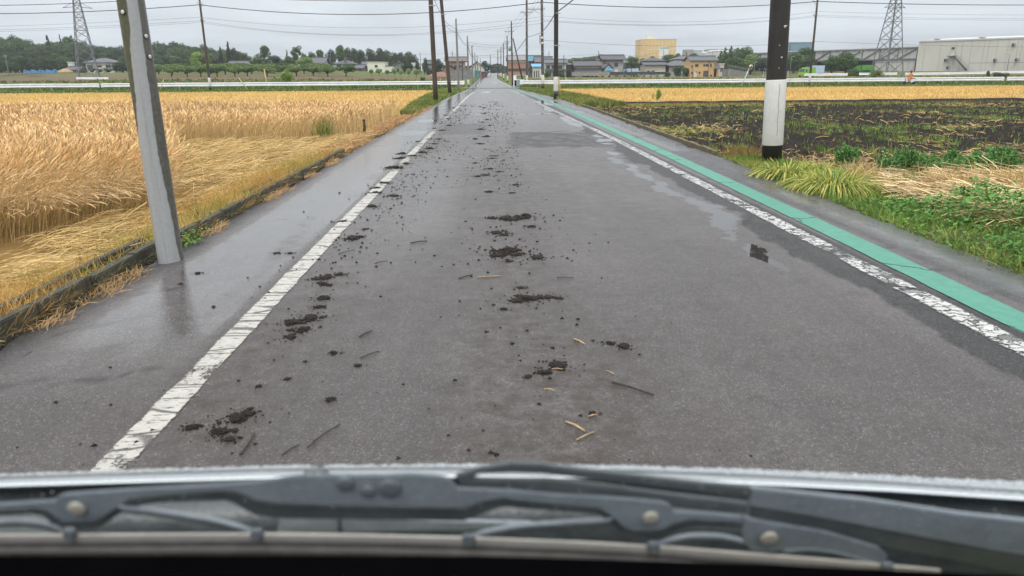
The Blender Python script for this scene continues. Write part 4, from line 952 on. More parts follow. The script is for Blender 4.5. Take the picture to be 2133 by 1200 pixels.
utility_pole('CR', gp(1688, 93), 1703, 0, .15, .11, 10.5, M_BROWNP, 'leaning brown pole with peeling white band on the right cross road', band=(171, 153), black=(178, 171))
utility_pole('F1', gp(18.5, 232), 10, 112, .12, .09, 5.9, M_GREYP, 'small grey pole in front of the dark wood at the left photo edge')
utility_pole('F2', gp(363, 300), 360, 107, .12, .09, 6.2, M_CONC, 'far pole with white insulators before the wooded hill')
utility_pole('F3', gp(1315, 230), 1315, 115, .12, .09, 6, M_DARKP, 'lone thin dark pole in the plot before the grey houses')
utility_pole('F4', gp(942, 345), 942, 108, .16, .12, 10, M_CONC, 'far pole rising behind the two-storey brown house')
utility_pole('F5', gp(1247, 330), 1247, 108, .16, .12, 10, M_CONC, 'far pole with small arms rising left of the dark roofed house')
utility_pole('F6', gp(1143.5, 330), 1143.5, 105, .14, .10, 10, M_CONC, 'far dark pole rising above the blue roofed building')
utility_pole('F7', gp(1174.5, 210), 1174.5, 112, .10, .08, 6.2, M_DARKP, 'thin dark pole in front of the white two-storey house')
utility_pole('F8', gp(877, 330), 875, 107, .14, .10, 8.5, M_CONC, 'far pole between the small trees left of the road poles')
utility_pole('F9', gp(1382, 420), 1382.5, 102, .16, .12, 12, M_CONC, 'far pole seen against the pale sign of the yellow building')
utility_pole('F10', gp(688, 345), 688, 113, .14, .10, 9.5, M_GREYP, 'pale far pole beside the white house in front of the left wood')
for k, v, hf, n, of in (('R3', 19, .95, 4, -.62), ('R4', 26, .82, 3, 0), ('R5', 66, .72, 3, -.35), ('R6', 87, .62, 2, 0), ('R6', 91, .5, 2, -.2), ('R7', 100, .8, 3, 0), ('R8', 107, .8, 3, 0), ('R9', 107, 1.0, 2, 0), ('R9', 122, .8, 2, 0), ('R10', 131, .8, 2, 0), ('F4', 111, .9, 3, 0), ('F2', 118, .7, 2, 0), ('F5', 112, .7, 2, 0), ('CL', 10, .35, 2, 0), ('CR', 3, .4, 2, -.2), ('CL', 44, .25, 2, 0), ('CR', 31, .25, 2, -.1), ('F1', 117, .5, 2, 0)):
    crossarm(k, v, hf, n, of)
for k, vs in (('R3', (8, 25, 30, 36, 44, 68, 108)), ('R4', (51, 55, 78, 99)), ('R2', (28, 95)), ('CL', (4, 14, 38)), ('CR', (12, 30)), ('L4', (93,)), ('R5', (105,)), ('L2', (30,)), ('L1', (12,))): bands(k, vs)
# meter boxes on R3, transformer cans on R5/R6, strut
rt = POLES['R3'][0]
for v0, v1 in ((76.5, 81), (88, 92)):
    h0, h1 = on_pole('R3', v1), on_pole('R3', v0); MB().lathe((0, 0, 0), [(.20, h0), (.21, h0+.03), (.21, h1-.03), (.20, h1)], 14).build('meter_collar', M_INS, rt)
MB().box((-.25, -.05, on_pole('R3', 82)), (.14, .14, .9)).build('switch_box', M_STEEL, rt, bevel=.02)
MB().lathe((0, 0, 0), [(.16, -.35), (.2, -.32), (.2, .3), (.16, .35), (.05, .37)], 12).build('transformer', M_STEEL, POLES['R5'][0]).location = (-.33, 0, on_pole('R5', 101))
m = MB(); m.box((-.25, 0, on_pole('R5', 105.5)), (.9, .10, .08)).build('platform', M_STEEL, POLES['R5'][0])
a = POLES['R5'][0]; base = POLES['R5'][1]; st = at(1068.5, 80, base.y); en = at(1091, 166, base.y); en.z = gzf(en.x, en.y)-.1
sm = MB(); sm.tube([st, en], [.09, .12], 10); so_ = sm.build('prop_strut', M_BROWNP); so_.parent = a; so_.matrix_parent_inverse = (Matrix.Translation(a.location) @ a.rotation_quaternion.to_matrix().to_4x4()).inverted()
# forked top of L5
m = MB(); h = POLES['L5'][5]; m.bar((0, 0, h-.35), (.22, 0, h+.0), .07); m.bar((0, 0, h-.5), (-.20, 0, h-.1), .06); m.build('fork', M_GREYP, POLES['L5'][0])

# --- cables
def cable(p, q, sag, r, label, grp, n=22, name='power_cable', twist=0):
    p, q = Vector(p), Vector(q); pts = []
    for i in range(n+1):
        s = i/n; c = p.lerp(q, s); c.z -= 4*sag*s*(1-s); pts.append(c)
    o = MB().tube(pts, r, 5).build(name, M_CABLE, fixn=False)
    return tag(o, label, 'cable', grp)
A = lambda u, v, Y: at(u, v, Y)
GX1, GX2, GX3, GX4 = 'thick cables strung along the cross road', 'thin wires strung along the cross road', 'cables running along the road', 'far wires over the houses'
cable(A(-420, 18, 91), A(416, 10, 91), .75, .042, 'thick black cable at the upper left from the photo edge to the brown pole', GX1)
cable(A(416, 10, 91), A(1129, 4.5, 84), 1.15, .042, 'thick black cable sagging across the sky between the brown pole and the crossing', GX1)
cable(A(1129, 4.5, 84), A(1703, 3, 93), .62, .042, 'thick black cable from the crossing to the leaning right pole', GX1)
cable(A(1703, 3, 93), A(2520, 2, 100), .45, .042, 'thick black cable leaving the leaning right pole for the right photo edge', GX1)
cable(A(-420, 1, 91), A(416, -10, 91), .8, .035, 'topmost black cable grazing the upper left photo border', GX1)
cable(A(416, -10, 91), A(1129, -10, 84), .6, .03, 'topmost black cable grazing the upper border between pole and crossing', GX1)
L3w = ['upper thin wire', 'middle thin wire', 'lower thin wire']
for i, (v0, v1, v2, v3, sg) in enumerate(((36, 35, 33, 24, 1.15), (43.5, 41, 41, 32, 1.55), (47, 48.5, 44, 35, 1.35))):
    cable(A(-420, v0+24, 91), A(415, v0, 91), .35, .012, L3w[i]+' at the far left between photo edge and brown pole', GX2)
    cable(A(415, v0, 91), A(1129, v1, 84), sg, .012, L3w[i]+' sagging between the brown pole and the crossing', GX2)
    cable(A(1129, v2, 84), A(1702, v3, 93), .9-.1*i, .012, L3w[i]+' between the crossing and the leaning right pole', GX2)
    cable(A(1702, v3, 93), A(2520, v3, 98), .4, .011, L3w[i]+' from the leaning right pole to the right photo edge', GX2)
cable(A(1133, 84, 84), A(1694, 88, 93), .55, .014, 'lowest thin wire from the meter pole across the houses to the right', GX2)
cable(A(1694, 86, 93), A(2500, 95, 100), .4, .014, 'lowest thin wire passing before the grey warehouse', GX2)
pr1 = POLES['R1'][1]+POLES['R1'][2]*5.2
cable(pr1, A(1157, 27, 44), .25, .028, 'thick cable rising from the dark pole towards the camera', GX3)
cable(A(1157, 27, 44), A(1127, 66, 84), .18, .030, 'thick cable between the dark pole and the meter pole', GX3)
cable(A(1127, 68, 84), A(1098, 77, 103), .05, .026, 'short thick cable stretch right before the insulator pole', GX3)
cable(A(1096, 79, 103), A(1067, 113, 116), .25, .035, 'thick cable dropping to the strut-propped pole', GX3)
cable(A(1066, 113, 116), A(1057, 118, 148), .2, .02, 'cable from the propped pole towards the warehouse pole', GX3)
for i in range(3):
    cable(A(1107+6.5*i, 15, 84), A(1086.5+10.5*i, 24.5, 103), .15, .012, 'insulated wire from the meter pole arm to the next crossarm', GX3)
    cable(A(1086.5+10.5*i, 24.5, 103), A(1053.5+7.5*i, 65, 116), .2, .012, 'insulated wire between the two wide crossarms', GX3)
    cable(A(1107+6.5*i, 15, 84), pr1+Vector((-.7+.5*i, 0, 4.2)), .5, .010, 'insulated wire rising from the meter pole arm out of the picture', GX3)
    cable(A(1053.5+7.5*i, 65, 116), A(1050+5*i, 87, 148), .2, .012, 'insulated wire from the propped pole arm to the warehouse pole', GX3)
    cable(A(1050+5*i, 87, 148), A(1040+4*i, 103, 235), .5, .014, 'insulated wire along the far right poles', GX3)
cable(A(905, 0, 38), A(921, 30, 55), .1, .012, 'wire between the two dark brown left poles', GX3)
cable(A(921, 38, 55), A(949.5, 60, 73), .12, .014, 'upper wire from the leaning left pole to the slim grey one', GX3)
cable(A(921, 46, 55), A(949.5, 67.5, 73), .12, .014, 'lower wire from the leaning left pole to the slim grey one', GX3)
cable(A(950.5, 61, 73), A(973, 92, 104), .35, .016, 'upper wire from the slim grey pole to the banded grey pole', GX3)
cable(A(950.5, 66, 73), A(973, 95, 104), .35, .016, 'lower wire from the slim grey pole to the banded grey pole', GX3)
cable(A(974.5, 92, 104), A(983, 115, 140), .5, .035, 'thick cable from the banded grey pole to the forked one', GX3)
cable(A(984, 112, 140), A(989.5, 124, 168), .4, .03, 'thick cable past the forked grey pole', GX3)
cable(A(989.5, 122, 168), A(1000.5, 135, 215), .4, .02, 'wire along the farthest left poles', GX3)
cable(A(974.5, 88.5, 104), A(1051, 94.5, 175), .15, .016, 'upper wire crossing the road between the grey poles', GX3)
cable(A(974.5, 93.5, 104), A(1045, 99, 175), .15, .016, 'lower wire crossing the road between the grey poles', GX3)
for i, q in enumerate(((-200, 118, 942, 112, .8), (942, 112, 1247, 113, 1.2), (1247, 113, 1620, 108, 1.5), (700, 121, 1037, 113, 1.5), (942, 116, 1143, 114, 1.0), (1247, 117, 1500, 121, 1.2), (1382, 104, 1247, 118, 2.0))):
    cable(A(q[0], q[1], 345), A(q[2], q[3], 345), q[4], .035, 'faint far wire hanging over the houses on the horizon', GX4)

# --- guard rails
M_RAIL = simple('white_guard_rail', (.78, .79, .80), .38, var=.10, scale=.8, coord='pos')
M_RPOST = simple('rail_post_white', (.55, .55, .55), .5)
def guard_rail(u0, u1, Y0, Y1, label, step=4.0, h=.62, hh=.47, ends=(True, True)):
    a, b = at(u0, 156, Y0), at(u1, 156, Y1); root = empty('guard_rail', (a.x, a.y, gzf(a.x, a.y)))
    d = Vector((b.x-a.x, b.y-a.y, 0)); L = d.length; d.normalize(); nn = Vector((d.y, -d.x, 0)); n = max(2, int(L/step)+1)
    prof = [(.0, -.5), (.035, -.42), (.035, -.2), (-.03, -.08), (-.03, .08), (.035, .2), (.035, .42), (.0, .5)]
    m = MB(); rings = []
    for i in range(n*2+1):
        p = Vector((a.x, a.y, 0))+d*(L*i/(n*2)); z = gzf(p.x, p.y)+h+random.uniform(-.012, .012)
        rings.append([tuple(p+nn*px+Vector((0, 0, z+pz*hh))-root.location) for px, pz in prof] + [tuple(p+nn*(px-.012)+Vector((0, 0, z+pz*hh))-root.location) for px, pz in reversed(prof)])
    for r in rings: m.v += r
    k = len(prof)*2
    for i in range(len(rings)-1):
        for j in range(k): m.f.append((i*k+j, i*k+(j+1) % k, (i+1)*k+(j+1) % k, (i+1)*k+j)); m.sm.append(False)
    m.build('beam', M_RAIL, root)
    pm = None
    for i in range(n):
        p = Vector((a.x, a.y, 0))+d*(L*(i+.5)/n)-nn*.09; z = gzf(p.x, p.y)
        if pm is None: po = MB().lathe((0, 0, 0), [(.06, -.3), (.06, h+hh*.5-.02), (.045, h+hh*.5)], 10).build('post', M_RPOST, root); pm = po
        else: po = pm.copy(); COL.objects.link(po); po.parent = root
        po.location = p+Vector((0, 0, z))-root.location
    for e, (q, sg) in zip(ends, ((a, -1), (b, 1))):
        if e:
            z = gzf(q.x, q.y)+h; MB().box((q.x-root.location.x+d.x*sg*.15, q.y-root.location.y+d.y*sg*.15, z-root.location.z), (.34, .10, hh*1.12)).build('end_cap', M_RAIL, root, bevel=.03)
    return tag(root, label, 'guard rail', 'white guard rails')
guard_rail(-260, 198, 99, 99, 'white guard rail at the far left photo edge, ending in green weeds', ends=(False, True))
guard_rail(212, 962, 99, 98.5, 'long white guard rail on the left, between the weeds and the road', ends=(True, True))
guard_rail(1088, 2088, 98.5, 99, 'long white guard rail on the right behind the scooter rider')
guard_rail(2104, 2500, 99, 99, 'short white guard rail piece cut by the right photo edge', ends=(True, False))
guard_rail(1678, 1763, 182, 182, 'distant white guard rail below the lime green truck', step=3, h=.75, hh=.55)
guard_rail(1792, 1866, 186, 186, 'distant white guard rail below the right lattice tower', step=3, h=.8, hh=.55)
guard_rail(1888, 2300, 180, 176, 'distant long white guard rail at the foot of the grey warehouse', step=3, h=.75, hh=.55, ends=(True, False))
guard_rail(160, 222, 190, 188, 'low white barrier at the foot of the left lattice tower', step=4, h=.2, hh=.5)
# --- stakes, posts, mirror, utility box
M_WOODD = simple('dark_wood', (.045, .036, .028), .8, var=.4, scale=20); M_BAMB = simple('yellow_bamboo', (.52, .36, .10), .6, var=.2, scale=12); M_PALEST = simple('pale_bamboo', (.50, .42, .24), .6, var=.2, scale=12)
def stake(u0, v0, u1, v1, Y, r, mat, label, name='garden_stake', base=None):
    b = base if base is not None else gp(u0, Y); q = at(u1, v1, b.y); root = lean_root(name, b, q); L = (q-b).length
    m = MB(); m.tube([(0, 0, -.1), (r*.4, 0, L*.5), (0, 0, L)], [r, r*.95, r*.8], 8); ob = m.build('stick', mat, root)
    MB().lathe((0, 0, 0), [(r*.9, L-.02), (r*.95, L), (r*.6, L+r*.5)], 8).build('tip', mat, root)
    return tag(root, label, 'stake')
stake(758, 281, 758, 250, 17.3, .035, M_WOODD, 'short dark wooden stake at the front of the wheat', base=G(758, 281, -.06))
stake(1166, 204, 1164, 163, 44, .05, M_BAMB, 'yellow post right beside the white-banded dark pole', base=G(1166.5, 204, -.06))
stake(514, 187.5, 496.5, 162, 89, .05, M_PALEST, 'pale leaning cane before the left rail, right of the brown pole')
stake(328, 186, 341, 165, 89, .05, M_PALEST, 'pale leaning cane just right of the near steel pole')
stake(553.5, 176, 550, 144, 105, .09, M_PALEST, 'tall pale bleached post behind the left guard rail beside the bush')
stake(1186, 179, 1177.5, 160, 100, .05, M_PALEST, 'leaning pale cane at the right rail near the white-banded poles')
stake(1138, 170, 1134, 162, 104, .05, M_BAMB, 'short yellow cane leaning behind the meter pole')
stake(913, 171, 918, 163.5, 108, .05, M_BAMB, 'short yellow cane above the left rail near its end')
stake(1337, 162, 1329, 154, 190, .07, M_BAMB, 'tiny yellow crossed cane in the plot before the parked cars')
M_MIRW = simple('mirror_post_white', (.60, .60, .58), .4); M_GLASSM = simple('mirror_face', (.55, .58, .6), .06, .9, var=.05)
b = gp(1545.5, 92); q = at(1561, 142, 92); root = lean_root('traffic_mirror', b, q); L = (q-b).length
MB().lathe((0, 0, 0), [(.05, -.2), (.05, L+.1)], 10).build('post', M_MIRW, root)
d = MB(); d.lathe((0, 0, 0), [(.30, -.05), (.33, .0), (.33, .03), (.28, .04)], 20); o = d.build('frame', simple('mirror_rim', (.5, .38, .24), .5), root); o.location = (.06, -.1, L+.15); o.rotation_euler = (PI/2, 0, .5)
d = MB(); d.lathe((0, 0, 0), [(.275, .041), (.2, .055), (.1, .066), (.01, .07)], 20); o2 = d.build('mirror_glass', M_GLASSM, o)
tag(root, 'leaning white post carrying a round traffic mirror by the cross road', 'traffic mirror')
g = gp(1081, 101.5); root = empty('utility_box', g); MB().box((0, 0, .45), (1.3, .6, .8)).build('casing', simple('blue_grey_casing', (.25, .33, .38), .5), root, bevel=.03); MB().box((0, 0, .9), (1.45, .7, .08)).build('lid', M_RAIL, root); MB().box((-.55, -.1, .75), (.4, .4, 1.5)).build('side_post', M_RAIL, root, bevel=.03)
tag(root, 'pale grey-blue box at the road end of the right guard rail', 'utility box')
# ================================================================== trees
M_TRUNK = simple('bark', (.075, .060, .047), .9, var=.35, scale=8, bump=.4)
LEAFC = {'dark': [(.042, .076, .034), (.055, .092, .038), (.068, .105, .044), (.034, .062, .030)], 'mid': [(.060, .115, .036), (.080, .145, .042), (.10, .165, .050), (.050, .095, .034)],
         'orch': [(.13, .19, .055), (.17, .235, .07), (.10, .155, .045), (.21, .27, .09)], 'bright': [(.20, .31, .07), (.25, .36, .09), (.16, .25, .055), (.29, .38, .11)], 'light': [(.11, .16, .040), (.14, .19, .05), (.09, .14, .04), (.17, .20, .06)], 'yellow': [(.16, .17, .045), (.20, .18, .06), (.12, .14, .04), (.18, .13, .05)], 'pine': [(.026, .052, .030), (.034, .062, .034), (.044, .074, .038)]}
def crown_mesh(seed, pal, kind):
    rg = np.random.default_rng(seed); P, Nn, S_, C = [], [], [], []
    cols = np.asarray(LEAFC[pal])
    if kind == 'conifer':
        lobes = []
        for i in range(15):
            z = .16+.80*i/14; r = .21*(1-(z-.1)/.92)**.85*rg.uniform(.75, 1.2)+.012
            for k in range(5 if i < 11 else 2):
                a = rg.uniform(0, 2*PI); lobes.append((r*.62*math.cos(a), r*.62*math.sin(a), z-.02*rg.random(), r*.6, r*.6, .030+.02*rg.random(), 75))
    elif kind == 'orchard':
        lobes = []
        for i in range(13):
            a = rg.uniform(0, 2*PI); r = .46*math.sqrt(rg.random()); lobes.append((r*math.cos(a), r*math.sin(a), .52+.24*rg.random()-.14*r, .26, .26, .20, 190))
    elif kind == 'tall':
        lobes = [(rg.normal(0, .10), rg.normal(0, .10), z, .13+.05*rg.random(), .13+.05*rg.random(), .085, 140) for z in np.linspace(.30, .93, 15)]
    elif kind == 'bush':
        lobes = [(.36*rg.normal(0, .5), .36*rg.normal(0, .5), .42+.18*rg.normal(0, .8), .24, .24, .24, 180) for _ in range(13)]
    else:
        lobes = []
        for i in range(18):
            a, zz = rg.uniform(0, 2*PI), rg.uniform(-1, 1); rr = math.sqrt(max(0, 1-zz*zz))*rg.uniform(.45, 1)
            lobes.append((.30*rr*math.cos(a), .30*rr*math.sin(a), .55+.32*zz, .165+.06*rg.random(), .165+.06*rg.random(), .13+.04*rg.random(), 185))
    for (cx, cy, cz, rx, ry, rz, n) in lobes:
        d = rg.normal(0, 1, (n, 3)); d /= np.linalg.norm(d, axis=1)[:, None]; s = rg.uniform(.45, 1.06, n)[:, None]**.6
        P.append(np.array([cx, cy, cz])+d*s*np.array([rx, ry, rz])); Nn.append(d+rg.normal(0, .55, (n, 3))+np.array([0, 0, .35]))
        S_.append(rg.uniform(.55, 1.15, n)*(.030 if kind != 'conifer' else .022)*(1.4 if kind in ('orchard', 'bush') else 1))
        C.append(cols[rg.integers(0, len(cols), n)]*rg.uniform(.72, 1.28)*(1+rg.uniform(-.25, .25, (n, 1))))
    P, Nn, S_, C = np.concatenate(P), np.concatenate(Nn), np.concatenate(S_), np.concatenate(C)
    P[:, 2] = np.maximum(P[:, 2], .05 if kind == 'bush' else .1)
    Nn /= np.linalg.norm(Nn, axis=1)[:, None]; n = len(P)
    t1 = np.cross(Nn, rg.normal(0, 1, (n, 3))); t1 /= np.linalg.norm(t1, axis=1)[:, None]; t2 = np.cross(Nn, t1); s = S_[:, None]
    V = np.stack([P-t1*s, P-t2*s*.7-Nn*s*.25, P+t1*s, P+t2*s*.7-Nn*s*.25], 1).reshape(-1, 3)
    return V, np.arange(n*4).reshape(-1, 4), np.repeat(C, 4, 0)
def trunk_mb(kind, seed):
    rs = random.Random(seed); m = MB()
    if kind == 'conifer': m.tube([(0, 0, -.04), (0, 0, .5), (0, 0, .95)], [.022, .014, .003], 7)
    elif kind == 'bush':
        for i in range(4): m.tube([(0, 0, -.03), (rs.uniform(-.2, .2), rs.uniform(-.2, .2), .5)], [.02, .01], 5)
    elif kind == 'orchard':
        m.tube([(0, 0, -.05), (.01, 0, .2), (0, .01, .34)], [.045, .035, .03], 7)
        for i in range(6): a = i*1.05+rs.random(); m.tube([(0, 0, .26), (.18*math.cos(a), .18*math.sin(a), .42), (.36*math.cos(a), .36*math.sin(a), .60)], [.024, .018, .008], 5)
    else:
        m.tube([(0, 0, -.04), (.01, 0, .3), (-.01, .01, .55), (0, 0, .85)], [.034, .026, .018, .005], 8)
        for i in range(7): a = i*.9+rs.random(); z = .30+.07*i; m.tube([(0, 0, z), (.12*math.cos(a), .12*math.sin(a), z+.08), (.26*math.cos(a), .26*math.sin(a), z+.16)], [.014, .010, .004], 5)
    return m
PROTO = {}
def proto(kind, pal, k):
    key = (kind, pal, k)
    if key not in PROTO:
        sd = sum(ord(c) for c in kind+pal)*7+k*13
        V, Fq, C = crown_mesh(sd, pal, kind)
        cm = mesh_np('crown', V, Fq, M_BLADE, tint=C); me = cm.data; bpy.data.objects.remove(cm)
        tr = trunk_mb(kind, sd).build('trunk', M_TRUNK, fixn=False); tm = tr.data; bpy.data.objects.remove(tr)
        PROTO[key] = (me, tm)
    return PROTO[key]
def tree(kind, pal, k, x, y, h, wid=1.0, label='', cat='tree', group=None, name=None, z=None):
    cm, tm = proto(kind, pal, k)
    o = empty(name or {'conifer': 'conifer_tree', 'orchard': 'orchard_tree', 'bush': 'bush', 'tall': 'tall_tree'}.get(kind, 'broadleaf_tree'), (x, y, gzf(x, y) if z is None else z), random.uniform(0, 6.28))
    o.scale = (h*wid, h*wid, h)
    for n_, me in (('trunk', tm), ('crown', cm)):
        c = bpy.data.objects.new(n_, me); COL.objects.link(c); c.parent = o
    return tag(o, label, cat, group)
def tree_px(kind, pal, k, u, vtop, Y, wpx=None, label='', group=None, cat='tree', zoff=0.0, name=None):
    p = at(u, vtop, Y); z = gzf(p.x, Y)+zoff; h = max(.6, (p.z-z))
    full = {'conifer': .42, 'orchard': 1.35, 'bush': 1.15, 'tall': .50}.get(kind, .86)
    wid = 1.0 if wpx is None else (wpx*Y/F)/(h*full)
    return tree(kind, pal, k, p.x, Y, h/ {'orchard': .93, 'bush': .92}.get(kind, .98), wid, label, cat, group, name, z)
# the wooded hill at left, three depth rows following its skyline
SKYL = [(-260, 78), (-120, 70), (0, 72), (40, 76), (60, 82), (85, 88), (100, 82), (125, 84), (150, 80), (172, 92), (200, 92), (230, 91), (262, 97), (320, 89), (345, 86), (370, 89), (400, 91), (430, 98), (452, 105), (470, 106), (490, 106), (512, 113), (525, 118)]
def skyl(u): return float(np.interp(u, [a for a, _ in SKYL], [b for _, b in SKYL]))
GW = 'trees of the dark wood on the left hill'; LW = 'dark green broadleaf tree crowded into the wood behind the left fields'
rs = random.Random(3)
for row, (Y, st, fr) in enumerate(((430, 12, 1.0), (418, 13, .93), (400, 14, .84), (385, 14, .76), (350, 14, .62), (322, 13, .46))):
    u = -230
    while u < 520 - row*8:
        base = 152; vt = base-(base-skyl(u))*fr*rs.uniform(.90, 1.05)+rs.uniform(-1, 1)
        if not (row >= 4 and 160 < u < 245) and not (row == 5 and u > 330):
            tree_px('broad', rs.choice(['dark', 'dark', 'mid']), rs.randrange(3), u, vt, Y+rs.uniform(-8, 8), (35-2*row)*rs.uniform(.9, 1.3), LW, GW)
        u += st*rs.uniform(.75, 1.25)
tree_px('conifer', 'dark', 0, 97, 74, 420, 17, 'broad layered conifer rising over the wood, left of the left lattice tower'); tree_px('conifer', 'pine', 1, 123, 72, 425, 11, 'slim conifer tip over the wood between the layered one and the tower')
tree_px('broad', 'dark', 1, 148, 74, 420, 17, 'spiky dark tree just left of the left lattice tower top'); tree_px('conifer', 'pine', 0, 474, 87, 330, 17, 'tall dark conifer right of the brown pole'); tree_px('conifer', 'pine', 1, 458, 97, 340, 12, 'smaller conifer close left of the tall dark conifer')
tree_px('broad', 'dark', 2, 487, 99, 335, 20, 'round dark tree touching the right of the tall conifer'); tree_px('broad', 'dark', 0, 510, 110, 335, 24, 'low dark tree right of the tall conifer')
tree_px('broad', 'mid', 0, 547, 96, 310, 38, 'big rounded grey-green tree above the orchard'); tree_px('tall', 'mid', 1, 613, 97, 320, 17, 'tall lollipop tree with bare waist above the orchard'); tree_px('conifer', 'mid', 2, 597, 104, 320, 9, 'thin conifer left of the lollipop tree'); tree_px('broad', 'mid', 1, 631, 110, 320, 15, 'small pale tree right of the lollipop tree')
for u, vt, w_, pal in ((535, 121, 34, 'mid'), (575, 115, 34, 'dark'), (600, 118, 26, 'mid')): tree_px('broad', pal, 2, u, vt, 295, w_, 'dark bushy tree standing behind the orchard rows', 'bushy trees behind the orchard')
tree_px('broad', 'bright', 0, 633, 118, 290, 40, 'bright yellow-green bamboo-like tree behind the orchard'); tree_px('broad', 'bright', 1, 408, 106, 290, 30, 'bright green-yellow tree before the wood, left of the brown pole'); tree_px('broad', 'yellow', 2, 424, 110, 292, 26, 'russet-yellow tree at the brown pole before the wood')
GM = 'dark trees in the middle wood behind the left houses'
for i, (u, vt, w_) in enumerate(((663, 104, 28), (686, 103, 26), (708, 95, 26), (722, 99, 24), (735, 100, 26), (752, 103, 28), (770, 101, 28), (787, 100, 26), (802, 104, 26), (820, 109, 26), (836, 109, 26), (850, 107, 24), (862, 114, 20), (648, 108, 24), (715, 112, 24), (745, 113, 30), (780, 112, 30), (812, 116, 28))):
    tree_px('broad', 'mid' if i in (0, 2, 13) else 'dark', i % 3, u, vt, 350+(i*7 % 30), w_, 'dark green broadleaf tree in the middle wood behind the left houses', GM)
for u, vt, w_, Y, lb in ((842, 124, 18, 285, 'dark umbrella-shaped pine left of two before the grey gable roof'), (853, 121, 16, 287, 'dark umbrella-shaped pine right of two before the grey gable roof'), (884, 120, 12, 287, 'small ragged pine between the far pole and the brown poles'), (871, 127, 14, 290, 'low dark bush-like tree left of the ragged pine'), (912, 123, 22, 300, 'dark rounded tree behind the first brown pole'), (1010, 127, 26, 300, 'ivy-green rounded tree on the barn at the road side'), (893, 141, 11, 250, 'dark clipped round shrub left of the first brown pole')):
    tree_px('broad' if vt < 140 else 'bush', 'dark', 1, u, vt, Y, w_, lb)
for u, vt, w_ in ((176, 139, 16), (192, 141, 15), (206, 141, 16), (224, 140, 18), (240, 133, 26), (252, 128, 30)): tree_px('bush' if vt > 136 else 'broad', 'dark', u % 3, u, vt, 296, w_, 'dark shrub hugging the white house under the left lattice tower', 'shrubs around the white house at the wood', cat='shrub')
for u, vt, w_ in ((1776, 141, 26), (1800, 142, 28), (1815, 143, 22)): tree_px('bush', 'mid', u % 3, u, vt, 200, w_, 'green shrub in front of the lorry boxes under the truss hall', 'shrubs before the truss hall', cat='shrub')
# orchard rows
GO = 'rows of low orchard trees on the lawn'
for row, (Y, us, vt) in enumerate(((205, range(318, 735, 33), 137), (232, range(330, 700, 27), 134), (262, range(345, 690, 25), 131))):
    for i, u in enumerate(us):
        tree_px('orchard', 'orch' if (i+row) % 4 else 'mid', i % 3, u+rs.uniform(-6, 6), vt+rs.uniform(-1.5, 2), Y+rs.uniform(-5, 5), rs.uniform(36, 46), 'low spreading orchard tree standing in a row on the grass', GO)
tree_px('orchard', 'mid', 1, 725, 133, 272, 24, 'spreading tree in front of the white house with the hip roof')
for u, vt, w_ in ((774, 144, 11), (789, 142, 14), (806, 145, 9), (821, 141, 11), (835, 145, 9), (851, 141, 10), (867, 143, 14)): tree_px('orchard', 'bright' if u % 2 else 'orch', u % 3, u, vt, 225, w_, 'small young orchard tree on the open lawn', 'young orchard trees on the open lawn')
tree_px('bush', 'bright', 0, 590, 143, 118, 42, 'leafy green bush standing behind the left rail beside the pale post', cat='bush'); tree_px('bush', 'bright', 1, 209, 168, 101, 20, 'green weed bush growing through the gap in the left rail', cat='bush')
tree_px('bush', 'mid', 2, 880, 160, 150, 12, 'small green bush in the plot left of the brown poles', cat='bush')
g = gp(1370, 38.5); tree_px('bush', 'bright', 0, 1370, 198, 38.5, 15, 'lone green weed bush at the edge of the right stubble', cat='bush')
tree_px('bush', 'orch', 1, 1826, 143, 165, 32, 'green bush with pale grass under the right lattice tower', cat='bush'); tree_px('bush', 'dark', 2, 2088, 149, 150, 40, 'spreading dark green bush between the two right guard rails', cat='bush'); tree_px('bush', 'dark', 0, 2060, 146, 158, 8, 'narrow dark shrub on the upper right guard rail', cat='bush')
# right-hand trees
GR = 'tall dark conifers beside the orange house'
for u, vt, w_, Y in ((1503, 106, 16, 330), (1512, 99, 16, 325), (1524, 96, 16, 332), (1537, 100, 16, 326), (1497, 118, 18, 318), (1518, 116, 20, 318)): tree_px('conifer', 'mid', u % 3, u, vt, Y, w_*1.35, 'tall dark blue-green conifer right of the orange house', GR)
tree_px('broad', 'mid', 1, 1554, 97, 320, 56, 'tallest bright green round tree right of the conifers'); tree_px('broad', 'orch', 2, 1566, 113, 305, 56, 'lower bright green round tree in front of the tallest one'); tree_px('broad', 'mid', 0, 1534, 120, 300, 44, 'green tree at the foot of the conifers'); tree_px('broad', 'dark', 1, 1592, 120, 300, 42, 'dark green tree left of the near white-banded pole')
tree_px('broad', 'dark', 2, 1608, 118, 312, 26, 'dark green tree hidden behind the near white-banded pole'); tree_px('broad', 'mid', 2, 1656, 110, 290, 48, 'green tree just right of the near white-banded pole'); tree_px('broad', 'mid', 0, 1680, 100, 300, 50, 'tall green tree before the blue building'); tree_px('broad', 'dark', 0, 1693, 122, 300, 26, 'dark tree left of the truss canopy')
tree_px('broad', 'mid', 1, 1736, 115, 240, 44, 'round green tree before the truss canopy, left of two touching'); tree_px('broad', 'mid', 2, 1766, 111, 240, 48, 'round green tree before the truss canopy, right of two touching')
for u, vt, w_, lb in ((1315, 117, 36, 'grey-green tree right of the two-storey grey house'), (1338, 122, 30, 'low grey-green tree behind the parked blue truck'), (1395, 114, 40, 'dark green tree between the white house and the hip-roofed house'), (1412, 112, 22, 'green tree top below the yellow building corner'), (1445, 112, 34, 'green tree top behind the hip-roofed house')):
    tree_px('broad', 'mid', int(u) % 3, u, vt, 375, w_, lb)
